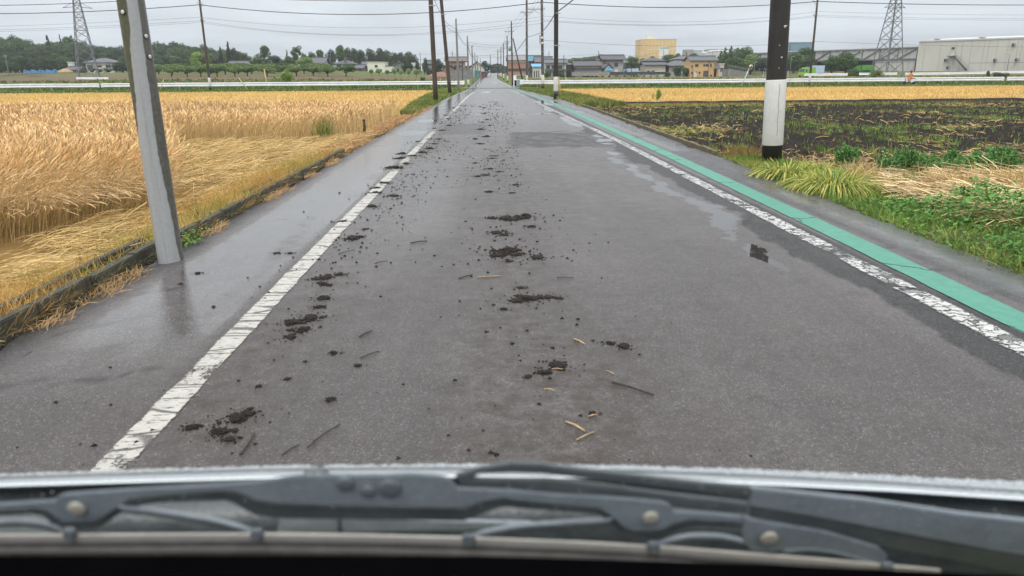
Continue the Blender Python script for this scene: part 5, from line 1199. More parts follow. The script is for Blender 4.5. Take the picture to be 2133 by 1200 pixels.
for u, vt, w_, Y, lb in ((1412, 137, 22, 240, 'dark shrub left of two at the orange house'), (1430, 140, 24, 238, 'bright green shrub right of two at the orange house'), (1392, 148, 14, 240, 'small low shrub by the white car'), (1140, 144, 13, 235, 'rounded shrub before the white two-storey house'), (1170, 148, 16, 240, 'low shrub by the grey garden wall')):
    tree_px('bush', 'mid', int(u) % 3, u, vt, Y, w_, lb, cat='bush')
# wood far behind the right houses and the blue-green line beyond the road crest: masses no one could count
def wood_mass(name, u0, u1, prof, Y, n, pal, label, depth=40, size=.9):
    u = RNG.uniform(u0, u1, n); vt = np.interp(u, [a for a, _ in prof], [b for _, b in prof])
    P = []
    fr = np.sqrt(RNG.random(n)); yy = Y+RNG.uniform(0, depth, n)
    for i in range(n):
        p = at(u[i], vt[i], yy[i]); z0 = gzf(p.x, yy[i]); P.append((p.x, yy[i], z0+(p.z-z0)*fr[i]*(.9+.12*float(vnoise(p.x*.12, yy[i]*.1, 5)))))
    P = np.array(P); Nn = RNG.normal(0, 1, (n, 3))+np.array([0, -.5, .5]); Nn /= np.linalg.norm(Nn, axis=1)[:, None]
    t1 = np.cross(Nn, RNG.normal(0, 1, (n, 3))); t1 /= np.linalg.norm(t1, axis=1)[:, None]; t2 = np.cross(Nn, t1); s = RNG.uniform(.5, 1.2, n)[:, None]*size
    V = np.stack([P-t1*s, P-t2*s*.7, P+t1*s, P+t2*s*.7], 1).reshape(-1, 3); cols = np.asarray(LEAFC[pal])
    C = cols[RNG.integers(0, len(cols), n)]*(.75+.5*fbm(P[:, 0]*.1, P[:, 2]*.2, 9))[:, None]
    stuff(mesh_np(name, V, np.arange(n*4).reshape(-1, 4), M_BLADE, tint=np.repeat(C, 4, 0)), label, 'wood')
wood_mass('distant_wood', 1178, 1262, [(1178, 127), (1195, 121), (1222, 119), (1245, 117), (1262, 118)], 560, 5200, 'mid', 'far wooded hill behind the dark roofed house', size=1.1)
wood_mass('distant_wood', 1015, 1050, [(1015, 142), (1022, 137), (1032, 134), (1042, 135), (1050, 138)], 640, 2600, 'dark', 'blue-green far wood beyond the road crest', size=1.3)
wood_mass('distant_wood', 880, 1010, [(880, 132), (920, 136), (970, 138), (1010, 140)], 620, 5000, 'dark', 'dark far tree line behind the left roadside houses', size=1.2)
wood_mass('distant_wood', 1050, 1330, [(1050, 139), (1120, 138), (1200, 134), (1290, 132), (1330, 130)], 600, 9000, 'dark', 'dark far tree line behind the right roadside houses', size=1.2)
wood_mass('distant_wood', 1560, 2300, [(1560, 118), (1700, 126), (1900, 124), (2300, 118)], 700, 9000, 'dark', 'far tree line behind the canopy and warehouse', size=1.6)

# ================================================================== buildings
def bmat(name, col, rough=.75, var=.12, scale=.35, **k): return MATS.get(name) or simple(name, col, rough, var=var, scale=scale, **k)
def ribmat(name, col, period, axis='X', depth=.3, rough=.6, var=.10):
    if name in MATS: return MATS[name]
    t = NT(name); o = t.obj(); w_ = t.n('ShaderNodeTexWave', wave_type='BANDS', bands_direction=axis); w_.inputs['Scale'].default_value = 1/period*.314; t.l(o, w_.inputs['Vector'])
    a = t.noise(.35, 5, .6, o); st = t.noise(1.6, 5, .7, t.scalev(o, (1, 1, .08)))
    c = t.mix(t.ramp(t.math('ADD', t.math('MULTIPLY', a, .5), t.math('MULTIPLY', st, .5)), .35, .65), tuple(k*(1-var*1.4) for k in col), tuple(min(1, k*(1+var)) for k in col))
    c = t.mix(t.ramp(w_.outputs['Fac'], .75, 1.0, 0, depth), c, tuple(k*.45 for k in col))
    t.pbr(c, rough, 0, .4, t.bump(w_.outputs['Fac'], .4, .05)); MATS[name] = t.m; return t.m
RT_GREY = ribmat('grey_roof_tiles', (.095, .098, .108), .55, 'X', .5, .55); RT_DARK = ribmat('dark_roof_tiles', (.052, .054, .062), .55, 'X', .5, .5); RT_BROWN = ribmat('brown_roof_tiles', (.12, .095, .085), .55, 'X', .5, .55)
W_WHITE = bmat('white_render', (.60, .58, .53)); W_CREAM = bmat('cream_render', (.50, .46, .38)); W_GREY = bmat('grey_render', (.33, .32, .31)); W_ORANGE = bmat('orange_render', (.56, .36, .17), var=.08); W_REDB = bmat('reddish_boards', (.28, .15, .11)); W_BROWN = bmat('brown_boards', (.16, .11, .085)); W_PINK = bmat('pinkish_render', (.42, .30, .25))
M_PANE = simple('window_pane', (.025, .030, .036), .08, spec=.8, var=.2); M_FRAME = simple('window_frame', (.10, .09, .085), .5)
M_FRAMEW = simple('pale_window_frame', (.5, .49, .47), .5)
def building(name, label, u0, u1, v_eave, Y, depth, wall, roof='gable_x', v_top=None, roofm=None, over=.5, windows=(), rz=0.0, skirt=None, vb=None, cat='house', doors=(), group=None, gab=None, frame=None):
    a, b = at(u0, 150, Y), at(u1, 150, Y); W = b.x-a.x; cx = (a.x+b.x)/2
    zb = gzf(cx, Y)-.3 if vb is None else at((u0+u1)/2, vb, Y).z-.1
    ze = at((u0+u1)/2, v_eave, Y).z-zb; root = empty(name, (cx, Y, zb), rz)
    zt = (at((u0+u1)/2, v_top, Y).z-zb) if v_top else ze
    w = MB(); w.box((0, depth/2, ze/2), (W, depth, ze))
    x0, x1, y0, y1 = -W/2-over, W/2+over, -over, depth+over; th = .18
    if roof == 'gable_y': w.prism([(-W/2, .01, ze), (W/2, .01, ze), (0, .01, zt-.12)], (0, depth-.02, 0))
    if roof == 'gable_x': w.prism([(-W/2+.01, 0, ze), (-W/2+.01, depth, ze), (-W/2+.01, depth/2, zt-.12)], (W-.02, 0, 0))
    w.build('wall', wall, root)
    r = MB()
    if roof == 'gable_x':
        m_ = depth/2; k = (zt-ze)/(depth/2+over)
        for sgn in (0, 1):
            ya = y0 if sgn == 0 else y1
            p = [(x0, ya, ze-.02), (x1, ya, ze-.02), (x1, m_, zt), (x0, m_, zt)]; r.prism(p, (0, 0, th))
        r.box((0, m_, zt+.2), (W+2*over+.1, .45, .28))
    elif roof == 'gable_y':
        for sgn in (-1, 1):
            xa = x0 if sgn < 0 else x1
            r.prism([(xa, y0, ze-.02), (xa, y1, ze-.02), (0, y1, zt), (0, y0, zt)], (0, 0, th))
        r.box((0, depth/2, zt+.2), (.45, depth+2*over, .25))
    elif roof == 'hip':
        ins = min(W, depth)*.42; xa, xb = -W/2+ins, W/2-ins; m_ = depth/2
        if xb < xa: xa = xb = 0
        B = [(x0, y0, ze), (x1, y0, ze), (x1, y1, ze), (x0, y1, ze)]; T = [(xa, m_, zt), (xb, m_, zt)]
        for q in ((B[0], B[1], T[1], T[0]), (B[1], B[2], T[1]), (B[2], B[3], T[0], T[1]), (B[3], B[0], T[0])): r.poly(q)
        r.box((0, m_, zt+.05), (max(.3, xb-xa+.3), .4, .3)); r.box((0, depth/2, ze-.08), (W+2*over, depth+2*over, .16))
    elif roof == 'shed':
        r.prism([(x0, y0, ze), (x1, y0, ze), (x1, y1, zt), (x0, y1, zt)], (0, 0, th))
    else:
        r.box((0, depth/2, ze+.12), (W+.3, depth+.3, .3))
    r.build('roof', roofm or RT_GREY, root)
    for sk in ([skirt] if skirt and not isinstance(skirt[0], tuple) else (skirt or [])):
        fz, out, hh, f0, f1 = sk; zs = ze*fz; s = MB()
        s.prism([(-W/2+W*f0-.3, -out, zs), (-W/2+W*f1+.3, -out, zs), (-W/2+W*f1+.1, .3, zs+hh), (-W/2+W*f0-.1, .3, zs+hh)], (0, 0, .16)); s.build('lower_roof', roofm or RT_GREY, root)
    for q in windows:
        fx0, fx1, fz0, fz1 = q[:4]; xa, xb, za, zc = -W/2+W*fx0, -W/2+W*fx1, ze*fz0, ze*fz1; f = MB()
        for c_, d_ in ((((xa+xb)/2, -.04, za), (xb-xa+.16, .12, .09)), (((xa+xb)/2, -.04, zc), (xb-xa+.16, .12, .09)), ((xa, -.04, (za+zc)/2), (.08, .115, zc-za-.1)), ((xb, -.04, (za+zc)/2), (.08, .115, zc-za-.1))): f.box(c_, d_)
        if xb-xa > 1.2: f.box(((xa+xb)/2, -.035, (za+zc)/2), (.06, .10, zc-za-.1))
        fo = f.build('window', frame or M_FRAME, root); MB().box(((xa+xb)/2, -.01, (za+zc)/2), (xb-xa-.08, .05, zc-za-.1)).build('pane', M_PANE, fo)
    for q in doors:
        fx0, fx1, fz1, dm = q; xa, xb = -W/2+W*fx0, -W/2+W*fx1; MB().box(((xa+xb)/2, -.03, ze*fz1/2+.15), (xb-xa, .10, ze*fz1-.1)).build('door', dm, root)
    if gab: gab(root, W, ze, zt, depth)
    return tag(root, label, cat, group)
M_SHUT = simple('brown_shutter', (.09, .07, .065), .5)
# --- left side
building('house', 'white house with grey hipped roof at the foot of the left wood', 181, 234, 130, 310, 10, W_WHITE, 'hip', 120, RT_GREY, .9, [(.05, .27, .45, .75), (.46, .62, .55, .72), (.78, .97, .5, .78)])
building('shed', 'low dark-roofed shed beside the white box hut under the left tower', 138, 166, 146, 308, 6, W_BROWN, 'gable_x', 139, RT_GREY, .5, cat='shed', windows=[(.1, .3, .2, .7)])
building('hut', 'narrow stilted hut with a white box top left of the left tower', 144, 153.5, 130.5, 312, 1.8, W_WHITE, 'flat', None, W_WHITE, .2, cat='shed', windows=[(.2, .8, .30, .62)])
building('house', 'long low house with plain grey roof behind the orchard', 476, 523, 138, 300, 9, W_WHITE, 'gable_x', 127.5, RT_GREY, .7, [(.1, .3, .4, .7)])
building('house', 'house with big dark grey roof half hidden behind the orchard trees', 651, 676, 132, 305, 9, W_GREY, 'gable_x', 120, RT_GREY, .8, [(.2, .5, .3, .6), (.6, .85, .3, .6)], skirt=(.62, 1.6, .8, 0, 1.05))
def chimney(root, W, ze, zt, d): MB().box((W*.02, d*.3, zt-.2), (.8, .8, 2.4)).build('chimney', W_BROWN, root)
building('house', 'white two-storey house with dark hipped roof and chimney behind the orchard', 699, 736, 133, 290, 8, W_WHITE, 'hip', 124.5, RT_DARK, .7, [(.10, .32, .62, .88), (.48, .54, .62, .88), (.62, .70, .62, .84), (.1, .25, .15, .4), (.55, .8, .12, .42)], gab=chimney)
building('shed', 'small grey-roofed outbuilding right of the white hip-roofed house', 740, 757, 143, 288, 7, W_BROWN, 'gable_x', 135.5, RT_GREY, .4, cat='shed', windows=[(.5, .8, .3, .7)])
building('house', 'brown house with grey roof standing behind the white box house', 754, 785, 139, 305, 9, W_BROWN, 'gable_x', 128.5, RT_GREY, .5, [(.1, .3, .2, .6)], skirt=(.5, 1.2, .6, 0, .45))
def wcap(root, W, ze, zt, d): MB().box((0, -.02, ze+.1), (W+.1, .3, .2)).build('parapet', W_CREAM, root)
building('house', 'pale cream flat-roofed box house with a single dark window', 766, 803, 130.5, 280, 9, bmat('pale_cream', (.66, .66, .56)), 'flat', None, W_CREAM, .1, [(.41, .58, .52, .77), (.42, .60, .03, .16)], gab=wcap, frame=M_FRAMEW)
building('annex', 'low cream garage annex attached to the box house', 803.4, 818, 138, 280.2, 7, bmat('pale_cream2', (.62, .62, .55)), 'flat', None, RT_GREY, .15, [(.1, .9, .06, .24)], cat='garage', frame=M_FRAMEW)
building('house', 'grey-green gable-ended house right of the cream garage', 819, 846, 138.5, 300, 12, bmat('grey_green_boards', (.20, .225, .20)), 'gable_y', 128.5, bmat('grey_sheet_roof', (.22, .23, .23)), .6, [(.3, .45, .3, .7)], rz=.1)
building('shed', 'long low grey-roofed shed behind the umbrella pines', 846, 866, 139, 300, 9, W_GREY, 'gable_x', 131.5, bmat('grey_sheet_roof', (.22, .23, .23)), .4, cat='shed', windows=[(.2, .4, .3, .7)])
building('house', 'dark-roofed house between the ragged pine and the first brown pole', 887, 902, 134, 300, 9, W_GREY, 'gable_x', 126.5, RT_DARK, .6, [(.1, .4, .5, .8), (.55, .9, .1, .4)], skirt=(.5, 1.0, .6, 0, 1))
building('house', 'big two-storey house with brown tiled roof and reddish wing left of the road', 931, 968, 128.5, 255, 9, W_PINK, 'gable_x', 119.5, RT_BROWN, .9, [(.12, .34, .62, .82), (.40, .60, .64, .80), (.66, .90, .64, .80), (.15, .4, .15, .4)], skirt=(.48, 2.2, 1.0, -.25, 1.05), frame=M_FRAMEW)
building('house', 'reddish gabled wing in front of the brown-roofed house', 923, 945, 141, 249, 6, W_REDB, 'gable_y', 136, RT_BROWN, .5, [(.25, .75, .25, .65)])
building('barn', 'white gabled barn with mossy green roof slope beside the road', 978, 1009, 142, 268, 14, W_WHITE, 'gable_y', 129, bmat('mossy_roof', (.12, .135, .065), var=.35), .6, [(.42, .58, .62, .84)], cat='barn')
M_BLOCK = bmat('grey_block_wall', (.20, .195, .19), var=.25, scale=1.5)
def wall_run(name, label, u0, u1, v_top, Y, th, mat, cap=None, vb=None):
    a, b = at(u0, 150, Y), at(u1, 150, Y); cx = (a.x+b.x)/2; zb = (gzf(cx, Y)-.4) if vb is None else at((u0+u1)/2, vb, Y).z; zt = at((u0+u1)/2, v_top, Y).z
    root = empty(name, (cx, Y, zb)); m = MB(); n = max(2, int((b.x-a.x)/4))
    for i in range(n):
        w_ = (b.x-a.x)/n; m.box((-(b.x-a.x)/2+w_*(i+.5), 0, (zt-zb)/2), (w_-.02, th, zt-zb+.01*(i % 2)))
    m.build('panel', mat, root); MB().box((0, 0, zt-zb+.06), (b.x-a.x+.1, th+.1, .12)).build('coping', cap or mat, root)
    return tag(root, label, 'wall')
wall_run('garden_wall', 'grey block wall along the plot of the brown-roofed house', 929, 985, 146, 232, .2, M_BLOCK)
tarp = bmat('teal_sheet', (.06, .20, .18), var=.2); 
def goods(name, label, u0, u1, v0, v1, Y, mat, cat):
    a, b = at(u0, v1, Y), at(u1, v0, Y); cx = (a.x+b.x)/2; zb = gzf(cx, Y)-.15; root = empty(name, (cx, Y, zb)); W = b.x-a.x; H_ = b.z-zb; m = MB()
    m.box((0, 0, H_*.45), (W, 2.2, H_*.9), taper=.96); m.build('side', mat, root, bevel=.08)
    m = MB(); m.prism([(-W/2-.1, -1.2, H_*.9), (W/2+.1, -1.2, H_*.9), (W/2+.1, 0, H_), (-W/2-.1, 0, H_)], (0, 0, .08)); m.prism([(-W/2-.1, 0, H_), (W/2+.1, 0, H_), (W/2+.1, 1.2, H_*.9), (-W/2-.1, 1.2, H_*.9)], (0, 0, .08)); m.build('cover', mat, root)
    return tag(root, label, cat)
goods('covered_stall', 'teal-covered stall at the roadside right of the banded grey poles', 988, 1001, 147, 153, 235, tarp, 'stall')
goods('storage_box', 'dark red storage shed below the green roof slope', 1002, 1013, 149, 153.5, 260, bmat('dark_red', (.16, .06, .05)), 'shed')
goods('sign_board', 'small white box sign standing at the road crest', 1015, 1021.5, 146.5, 152.5, 340, W_WHITE, 'sign')
goods('roof_cover', 'blue-roofed lean-to behind the teal stall', 1003, 1015, 142, 150, 275, bmat('blue_sheet', (.05, .20, .32)), 'shed')
m = MB(); p0, p1 = at(48, 150, 300), at(127, 150, 300); root = empty('tarpaulin_fence', ((p0.x+p1.x)/2, 300, gzf((p0.x+p1.x)/2, 300)))
L = p1.x-p0.x; pts = [(-L/2+L*i/40, .3*math.sin(i*1.7), 0) for i in range(41)]
for i in range(40):
    h0, h1 = 1.0+.35*math.sin(i*.8)+.2*math.sin(i*2.3), 1.0+.35*math.sin(i*.8+.8)+.2*math.sin(i*2.3+2.3)
    a_, b_ = pts[i], pts[i+1]; m.poly([(a_[0], a_[1], -.2), (b_[0], b_[1], -.2), (b_[0], b_[1]+.2, h1), (a_[0], a_[1]+.2, h0)]); m.poly([(a_[0], a_[1]+.2, h0), (b_[0], b_[1]+.2, h1), (b_[0], b_[1]+1.6, h1*.6), (a_[0], a_[1]+1.6, h0*.6)])
m.build('sheet', simple('blue_tarpaulin', (.07, .20, .38), .45, var=.3, scale=.8), root, fixn=False)
pm = MB()
for i in range(0, 41, 8): pm.tube([(pts[i][0], .5, -.2), (pts[i][0], .5, .9)], .04, 6)
pm.build('support', M_STEEL, root); tag(root, 'crumpled blue tarpaulin sheeting along the foot of the left wood', 'tarpaulin')
m = MB(); m.lathe((0, 0, 0), [(3.2, -.2), (2.7, .5), (1.7, 1.1), (.6, 1.5), (.05, 1.6)], 18); o = m.build('earth_heap', bmat('ochre_earth', (.33, .23, .11), var=.3, scale=1.5)); p = gp(137, 302); o.location = p; tag(o, 'ochre earth heap right of the blue tarpaulin', 'earth heap')
m = MB(); m.lathe((0, 0, 0), [(5.2, -.3), (4.2, .5), (2.6, 1.2), (.9, 1.6), (.05, 1.7)], 18); o = m.build('earth_heap', bmat('red_earth', (.20, .11, .075), var=.3, scale=1.5)); p = gp(917, 240); o.location = p; tag(o, 'reddish earth heap between the two dark brown poles', 'earth heap')
# --- right side
def vent_strip(root, W, ze, zt, d):
    MB().box((0, -.06, ze*.93), (W*.98, .12, ze*.07)).build('frieze', W_WHITE, root); MB().box((W*.17, -.05, ze*.17), (W*.62, .1, ze*.12)).build('band', W_GREY, root); MB().box((W*.31, -.05, ze*.48), (.5, .1, .5)).build('vent', W_WHITE, root)
building('warehouse', 'windowless brick-red warehouse with grey tiled roof right of the road', 1059, 1096, 126, 262, 12, bmat('brick_red', (.36, .19, .135), var=.12, scale=.6), 'gable_x', 115.5, bmat('grey_slate', (.21, .20, .205)), .6, (), cat='warehouse', gab=vent_strip)
building('house', 'building with teal-blue sheet roof behind the crossing poles', 1101, 1130, 128, 285, 10, W_BROWN, 'gable_x', 116, bmat('teal_roof', (.035, .15, .20), .45), .5, [(.1, .3, .3, .7)])
building('house', 'grey-roofed house wedged between the teal roof and the meter pole', 1116, 1150, 130, 278, 9, W_REDB, 'gable_x', 118.5, RT_GREY, .5, [(.3, .5, .4, .8)])
building('shed', 'white shed under a bright blue sheet roof', 1111, 1129, 140, 245, 5, W_WHITE, 'shed', 133.5, bmat('bright_blue_roof', (.06, .30, .48), .4), .5, [(.05, .2, .1, .7), (.3, .45, .1, .7), (.55, .7, .1, .7)], cat='shed', frame=M_FRAMEW)
building('house', 'white two-storey house with grey roof behind the white-banded dark pole', 1136, 1179, 132, 250, 9, bmat('white_boards', (.52, .51, .48)), 'gable_x', 124, RT_GREY, .7, [(.05, .22, .62, .86), (.30, .46, .62, .86), (.62, .70, .62, .86), (.72, .82, .62, .86), (.62, .9, .12, .45), (.1, .26, .12, .42)], skirt=(.52, 1.3, .5, 0, 1), doors=[(.36, .50, .42, M_SHUT)])
building('carport', 'white-topped open carport left of the dark roofed house', 1182, 1194, 134, 255, 5, bmat('dark_opening', (.05, .05, .05)), 'flat', None, W_WHITE, .3, cat='carport', windows=[(.1, .45, .2, .8)])
building('house', 'long traditional house with two tiers of dark tiled roof', 1200, 1247, 138, 250, 10, W_CREAM, 'gable_x', 127, RT_DARK, .9, [(.28, .62, .10, .26), (.66, .8, .10, .26), (.84, .97, .08, .3)], skirt=(.50, 2.4, 1.15, -.06, 1.04))
building('house', 'reddish gabled house peeping out behind the dark roofed house', 1243, 1259, 129, 262, 8, W_PINK, 'gable_y', 123, RT_GREY, .6, [(.3, .65, .4, .72)])
building('house', 'tall grey two-storey house with dark roof and white side panel', 1257, 1298, 125, 262, 9, W_GREY, 'gable_x', 115, RT_DARK, 1.0, [(.55, .72, .62, .84), (.05, .2, .55, .7)], gab=lambda r_, W, ze, zt, d: (MB().box((W*.14, -.4, ze*.30), (W*.18, .3, ze*.30)).build('white_panel', W_WHITE, r_), MB().box((W*.33, -.25, ze*.32), (W*.20, .2, ze*.52)).build('slatted_screen', ribmat('pale_slats', (.36, .35, .34), .4, 'X', .7), r_)))
building('shed', 'small grey-gabled shed with a blue front awning', 1259, 1275, 143, 250, 6, W_CREAM, 'gable_y', 133, RT_GREY, .5, cat='shed', windows=[(.5, .8, .1, .5)], gab=lambda r_, W, ze, zt, d: MB().prism([(-W*.36, -1.2, ze*.78), (W*.44, -1.2, ze*.78), (W*.40, -.05, ze*1.05), (-W*.32, -.05, ze*1.05)], (0, 0, .08)).build('awning', bmat('bright_blue_roof', (.06, .30, .48), .4), r_))
wall_run('garden_wall', 'pale block wall in front of the dark roofed traditional house', 1191, 1270, 150, 238, .2, bmat('pale_block_wall', (.27, .245, .22), var=.25, scale=1.5), vb=158)
wall_run('garden_wall', 'dark hedge-like wall below the parked cars', 1270, 1390, 150.5, 240, .25, bmat('dark_block_wall', (.055, .055, .052), var=.3, scale=1.2), vb=156)
wall_run('garden_wall', 'dark wall at the foot of the brick-red warehouse', 1053, 1108, 143.5, 245, .25, bmat('dark_block_wall', (.055, .055, .052)), vb=149)
def bigsign(root, W, ze, zt, d):
    b_ = MB().box((W*.15, -.12, ze*.52), (W*.26, .2, ze*.52)).build('sign_panel', bmat('sign_white', (.68, .68, .62), var=.04), root)
    g_ = MB(); x = W*.15-W*.11
    for i in range(11):
        ww = W*.015+W*.006*((i*7) % 3); g_.box((x+ww/2, -.25, ze*.735+.15*((i*5) % 3-1)), (ww*.9, .06, ze*.036*(1+.35*((i*3) % 2)))); x += ww+W*.004
    g_.build('sign_lettering', bmat('sign_blue', (.07, .28, .40)), b_)
    MB().box((0, -.08, ze*.70), (W*.97, .06, ze*.016)).build('pale_stripe', bmat('sign_white', (.68, .68, .62)), root)
    MB().box((-W*.20, d*.3, ze+1.2), (W*.22, d*.3, 4.2)).build('roof_box', bmat('pale_cream', (.66, .66, .56)), root)
    MB().box((-W*.405-.2, d*.35-.4, ze*.5-.3), (W*.19, d*.7, ze)).build('side_bay', bmat('tan_bay', (.60, .43, .205)), root)
building('factory_building', 'tall windowless yellow factory building carrying a big white sign', 1333, 1406, 82.5, 560, 22, ribmat('yellow_cladding', (.68, .49, .235), 2.6, 'X', .22, .7, .07), 'flat', None, bmat('tan_edge', (.5, .36, .18)), .0, cat='factory', gab=bigsign)
building('house', 'white two-storey house with dark hipped roof behind the parked vehicles', 1344, 1386, 136, 262, 9, W_CREAM, 'gable_x', 130, RT_DARK, .8, [(.1, .2, .15, .55), (.3, .6, .15, .55)], cat='house')
building('house', 'upper storey block with dark hip roof rising behind the white car', 1343, 1382, 126.5, 268, 8, bmat('off_white', (.55, .53, .48)), 'hip', 118.5, RT_DARK, .8, [(.55, .8, .74, .86), (.02, .1, .72, .88)])
building('house', 'grey hip-roofed house adjoining the orange house', 1393, 1440, 136.5, 262, 9, W_GREY, 'hip', 125, RT_GREY, .9, [(.3, .42, .35, .7), (.62, .8, .35, .7)])
building('house', 'grey upper floor with hip roof behind the orange house', 1410, 1445, 123, 270, 8, W_GREY, 'hip', 115.5, RT_GREY, 1.0, [(.30, .48, .66, .84)])
def stepd(root, W, ze, zt, d): 
    MB().prism([(W*.38, -1.8, ze*.52), (W*.60, -1.8, ze*.52), (W*.56, .1, ze*.86), (W*.42, .1, ze*.86)], (0, 0, .16)).build('lower_roof', RT_GREY, root)
    MB().box((W*.50, .9, ze*.26), (W*.17, 1.8, ze*.52)).build('porch_wall', W_ORANGE, root); MB().tube([(W*.19, -.08, .2), (W*.19, -.08, ze)], .07, 6).build('downpipe', M_FRAME, root); MB().tube([(-W*.41, -.08, .2), (-W*.41, -.08, ze*.55), (-W*.47, -.08, ze*.75)], .06, 6).build('downpipe', M_FRAME, root)
    MB().box((-W*.32, -.35, ze*.13), (.9, .6, 1.8)).build('water_heater', W_WHITE, root)
building('house', 'orange-rendered house with grey roof and brown roller door', 1438, 1492, 127, 235, 8, W_ORANGE, 'gable_x', 117.5, RT_GREY, .5, [(.03, .08, .60, .75), (.17, .29, .66, .80), (.49, .54, .68, .80), (.57, .70, .68, .80), (.75, .80, .64, .82), (.21, .26, .24, .36), (.33, .385, .24, .36), (.04, .08, .22, .36), (.77, .84, .10, .17)], doors=[(.50, .69, .40, M_SHUT)], gab=stepd)
building('garage', 'small cream annex poking out right of the orange house', 1497, 1507.5, 134, 262, 5, W_CREAM, 'flat', None, W_WHITE, .1, cat='garage', windows=[(.3, .7, .4, .7)])
# carport frame right of the orange house
a, b = at(1501, 150, 240), at(1519, 150, 240); cx = (a.x+b.x)/2; root = empty('carport', (cx, 240, gzf(cx, 240))); W = b.x-a.x; h = at(1510, 143, 240).z-gzf(cx, 240)
MB().box((0, 2, h), (W, 5, .18)).build('roof', RT_DARK, root)
for sx in (-1, 1):
    for y in (-.2, 4): MB().box((sx*(W/2-.1), y, h/2), (.12, .12, h-.18)).build('post', M_FRAMEW, root)
tag(root, 'flat dark carport on thin posts right of the orange house', 'carport')
# tank farm on the skyline
M_TANK = ribmat('pale_tank_sheet', (.50, .51, .50), 1.6, 'X', .25, .5); M_TANKD = bmat('brown_tank', (.33, .29, .26)); M_GREYB = bmat('blue_grey_cladding', (.40, .45, .47))
building('storage_block', 'brown-grey cubic tank house on the skyline, leftmost of the plant', 1427, 1440.5, 104, 520, 10, M_TANKD, 'flat', None, M_GREYB, .1, cat='plant building', windows=[(.0, .12, .2, .9)])
building('storage_block', 'pale blue-grey block right of the brown cubic tank house', 1444, 1460, 105.5, 525, 9, M_GREYB, 'flat', None, M_GREYB, .1, cat='plant building')
building('storage_block', 'long pale plant hall behind the silver tanks', 1476, 1545, 103, 560, 16, M_GREYB, 'flat', None, M_TANKD, .1, cat='plant building', windows=[(.2, .5, .8, .88)])
for u, v, r, Y, lb in ((1470, 108.5, 3.3, 515, 'short round silver tank right of the pale block'), (1484, 105, 3.6, 505, 'round grey tank in the middle of the plant skyline'), (1498, 104, 3.9, 500, 'large ribbed silver tank nearest the conifers'), (1511, 105.5, 3.4, 510, 'round tank half hidden by the conifers')):
    p = at(u, v, Y); z0 = gzf(p.x, Y); H_ = p.z-z0; root = empty('storage_tank', (p.x, Y, z0)); MB().lathe((0, 0, 0), [(r, -.3), (r, H_-.6), (r*.97, H_-.35), (r*.4, H_), (.1, H_+.2)], 22).build('shell', M_TANK, root)
    q = MB(); q.lathe((0, 0, 0), [(r+.25, H_-1.1), (r+.25, H_-.95)], 22); q.lathe((0, 0, 0), [(r+.15, H_*.55), (r+.15, H_*.55+.15)], 22); q.build('walkway', M_STEEL, root); tag(root, lb, 'tank')
building('factory_building', 'blue-grey flat factory block above the trees right of the near pole', 1640, 1690, 88.5, 430, 18, ribmat('blue_cladding', (.17, .27, .34), 1.4, 'X', .3, .5), 'flat', None, M_GREYB, .1, cat='factory', windows=[(.0, .02, .2, .9)])
# --- truss canopy hall and the grey warehouse
def facade_pts(us, vs, Y0, Y1): return [at(u, v, Y0+(Y1-Y0)*k) for u, v, k in zip(us, vs, np.linspace(0, 1, len(us)))]
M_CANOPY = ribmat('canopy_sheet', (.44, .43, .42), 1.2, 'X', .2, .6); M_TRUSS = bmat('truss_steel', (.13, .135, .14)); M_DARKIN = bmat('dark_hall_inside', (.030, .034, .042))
A0, A1 = at(1560, 106, 345), at(1912, 106, 268)
root = empty('canopy_hall', (A0.x, A0.y, 0)); d = Vector((A1.x-A0.x, A1.y-A0.y, 0)); Lh = d.length; d.normalize(); nb = Vector((-d.y, d.x, 0)); nb = nb if nb.y > 0 else -nb
def hp(s, z, off=0.0): q = d*(Lh*s)+nb*off; return Vector((q.x, q.y, z))
def z_at(u, v, s): P = Vector((A0.x, A0.y, 0))+d*(Lh*s); return at(u, v, P.y).z
zt0, zt1 = z_at(1560, 119, 0), z_at(1912, 88.5, 1); zl0, zl1 = z_at(1560, 136, 0), z_at(1912, 116.5, 1)
zt1 = zt0 = (zt0+zt1)/2; zl0 = zl1 = (zl0+zl1)/2; zg = gzf(A1.x, A1.y)-.5
m = MB(); m.prism([hp(0, zl0), hp(1, zl1), hp(1, zt1), hp(0, zt0)], nb*.3); m.build('fascia', M_CANOPY, root)
m = MB(); m.prism([hp(0, zt0+.02, -.4), hp(1, zt1+.02, -.4), hp(1, zt1+1.2, 34), hp(0, zt0+1.2, 34)], (0, 0, .3)); m.build('roof', bmat('pale_sheet_roof', (.5, .51, .51)), root)
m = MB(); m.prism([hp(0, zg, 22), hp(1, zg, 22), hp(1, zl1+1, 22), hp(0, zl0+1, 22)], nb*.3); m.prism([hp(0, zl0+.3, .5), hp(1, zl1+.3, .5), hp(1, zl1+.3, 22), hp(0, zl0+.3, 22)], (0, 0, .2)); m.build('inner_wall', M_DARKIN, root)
m = MB(); nbay = 11
m.bar(hp(0, zl0, -.25), hp(1, zl1, -.25), .45); m.bar(hp(0, zt0-.2, -.25), hp(1, zt1-.2, -.25), .35)
for i in range(nbay+1):
    s = i/nbay; m.bar(hp(s, zl0, -.22), hp(s, zt0-.2, -.22), .24)
    if i < nbay: m.bar(hp(s, zl0, -.26), hp((i+1)/nbay, zt0-.3, -.26), .26)
m.build('truss', M_TRUSS, root)
for i in range(0, nbay+1, 3):
    m = MB(); m.bar(hp(i/nbay, zg, .2), hp(i/nbay, zl0-.2, .2), .4); m.build('column', M_TRUSS, root)
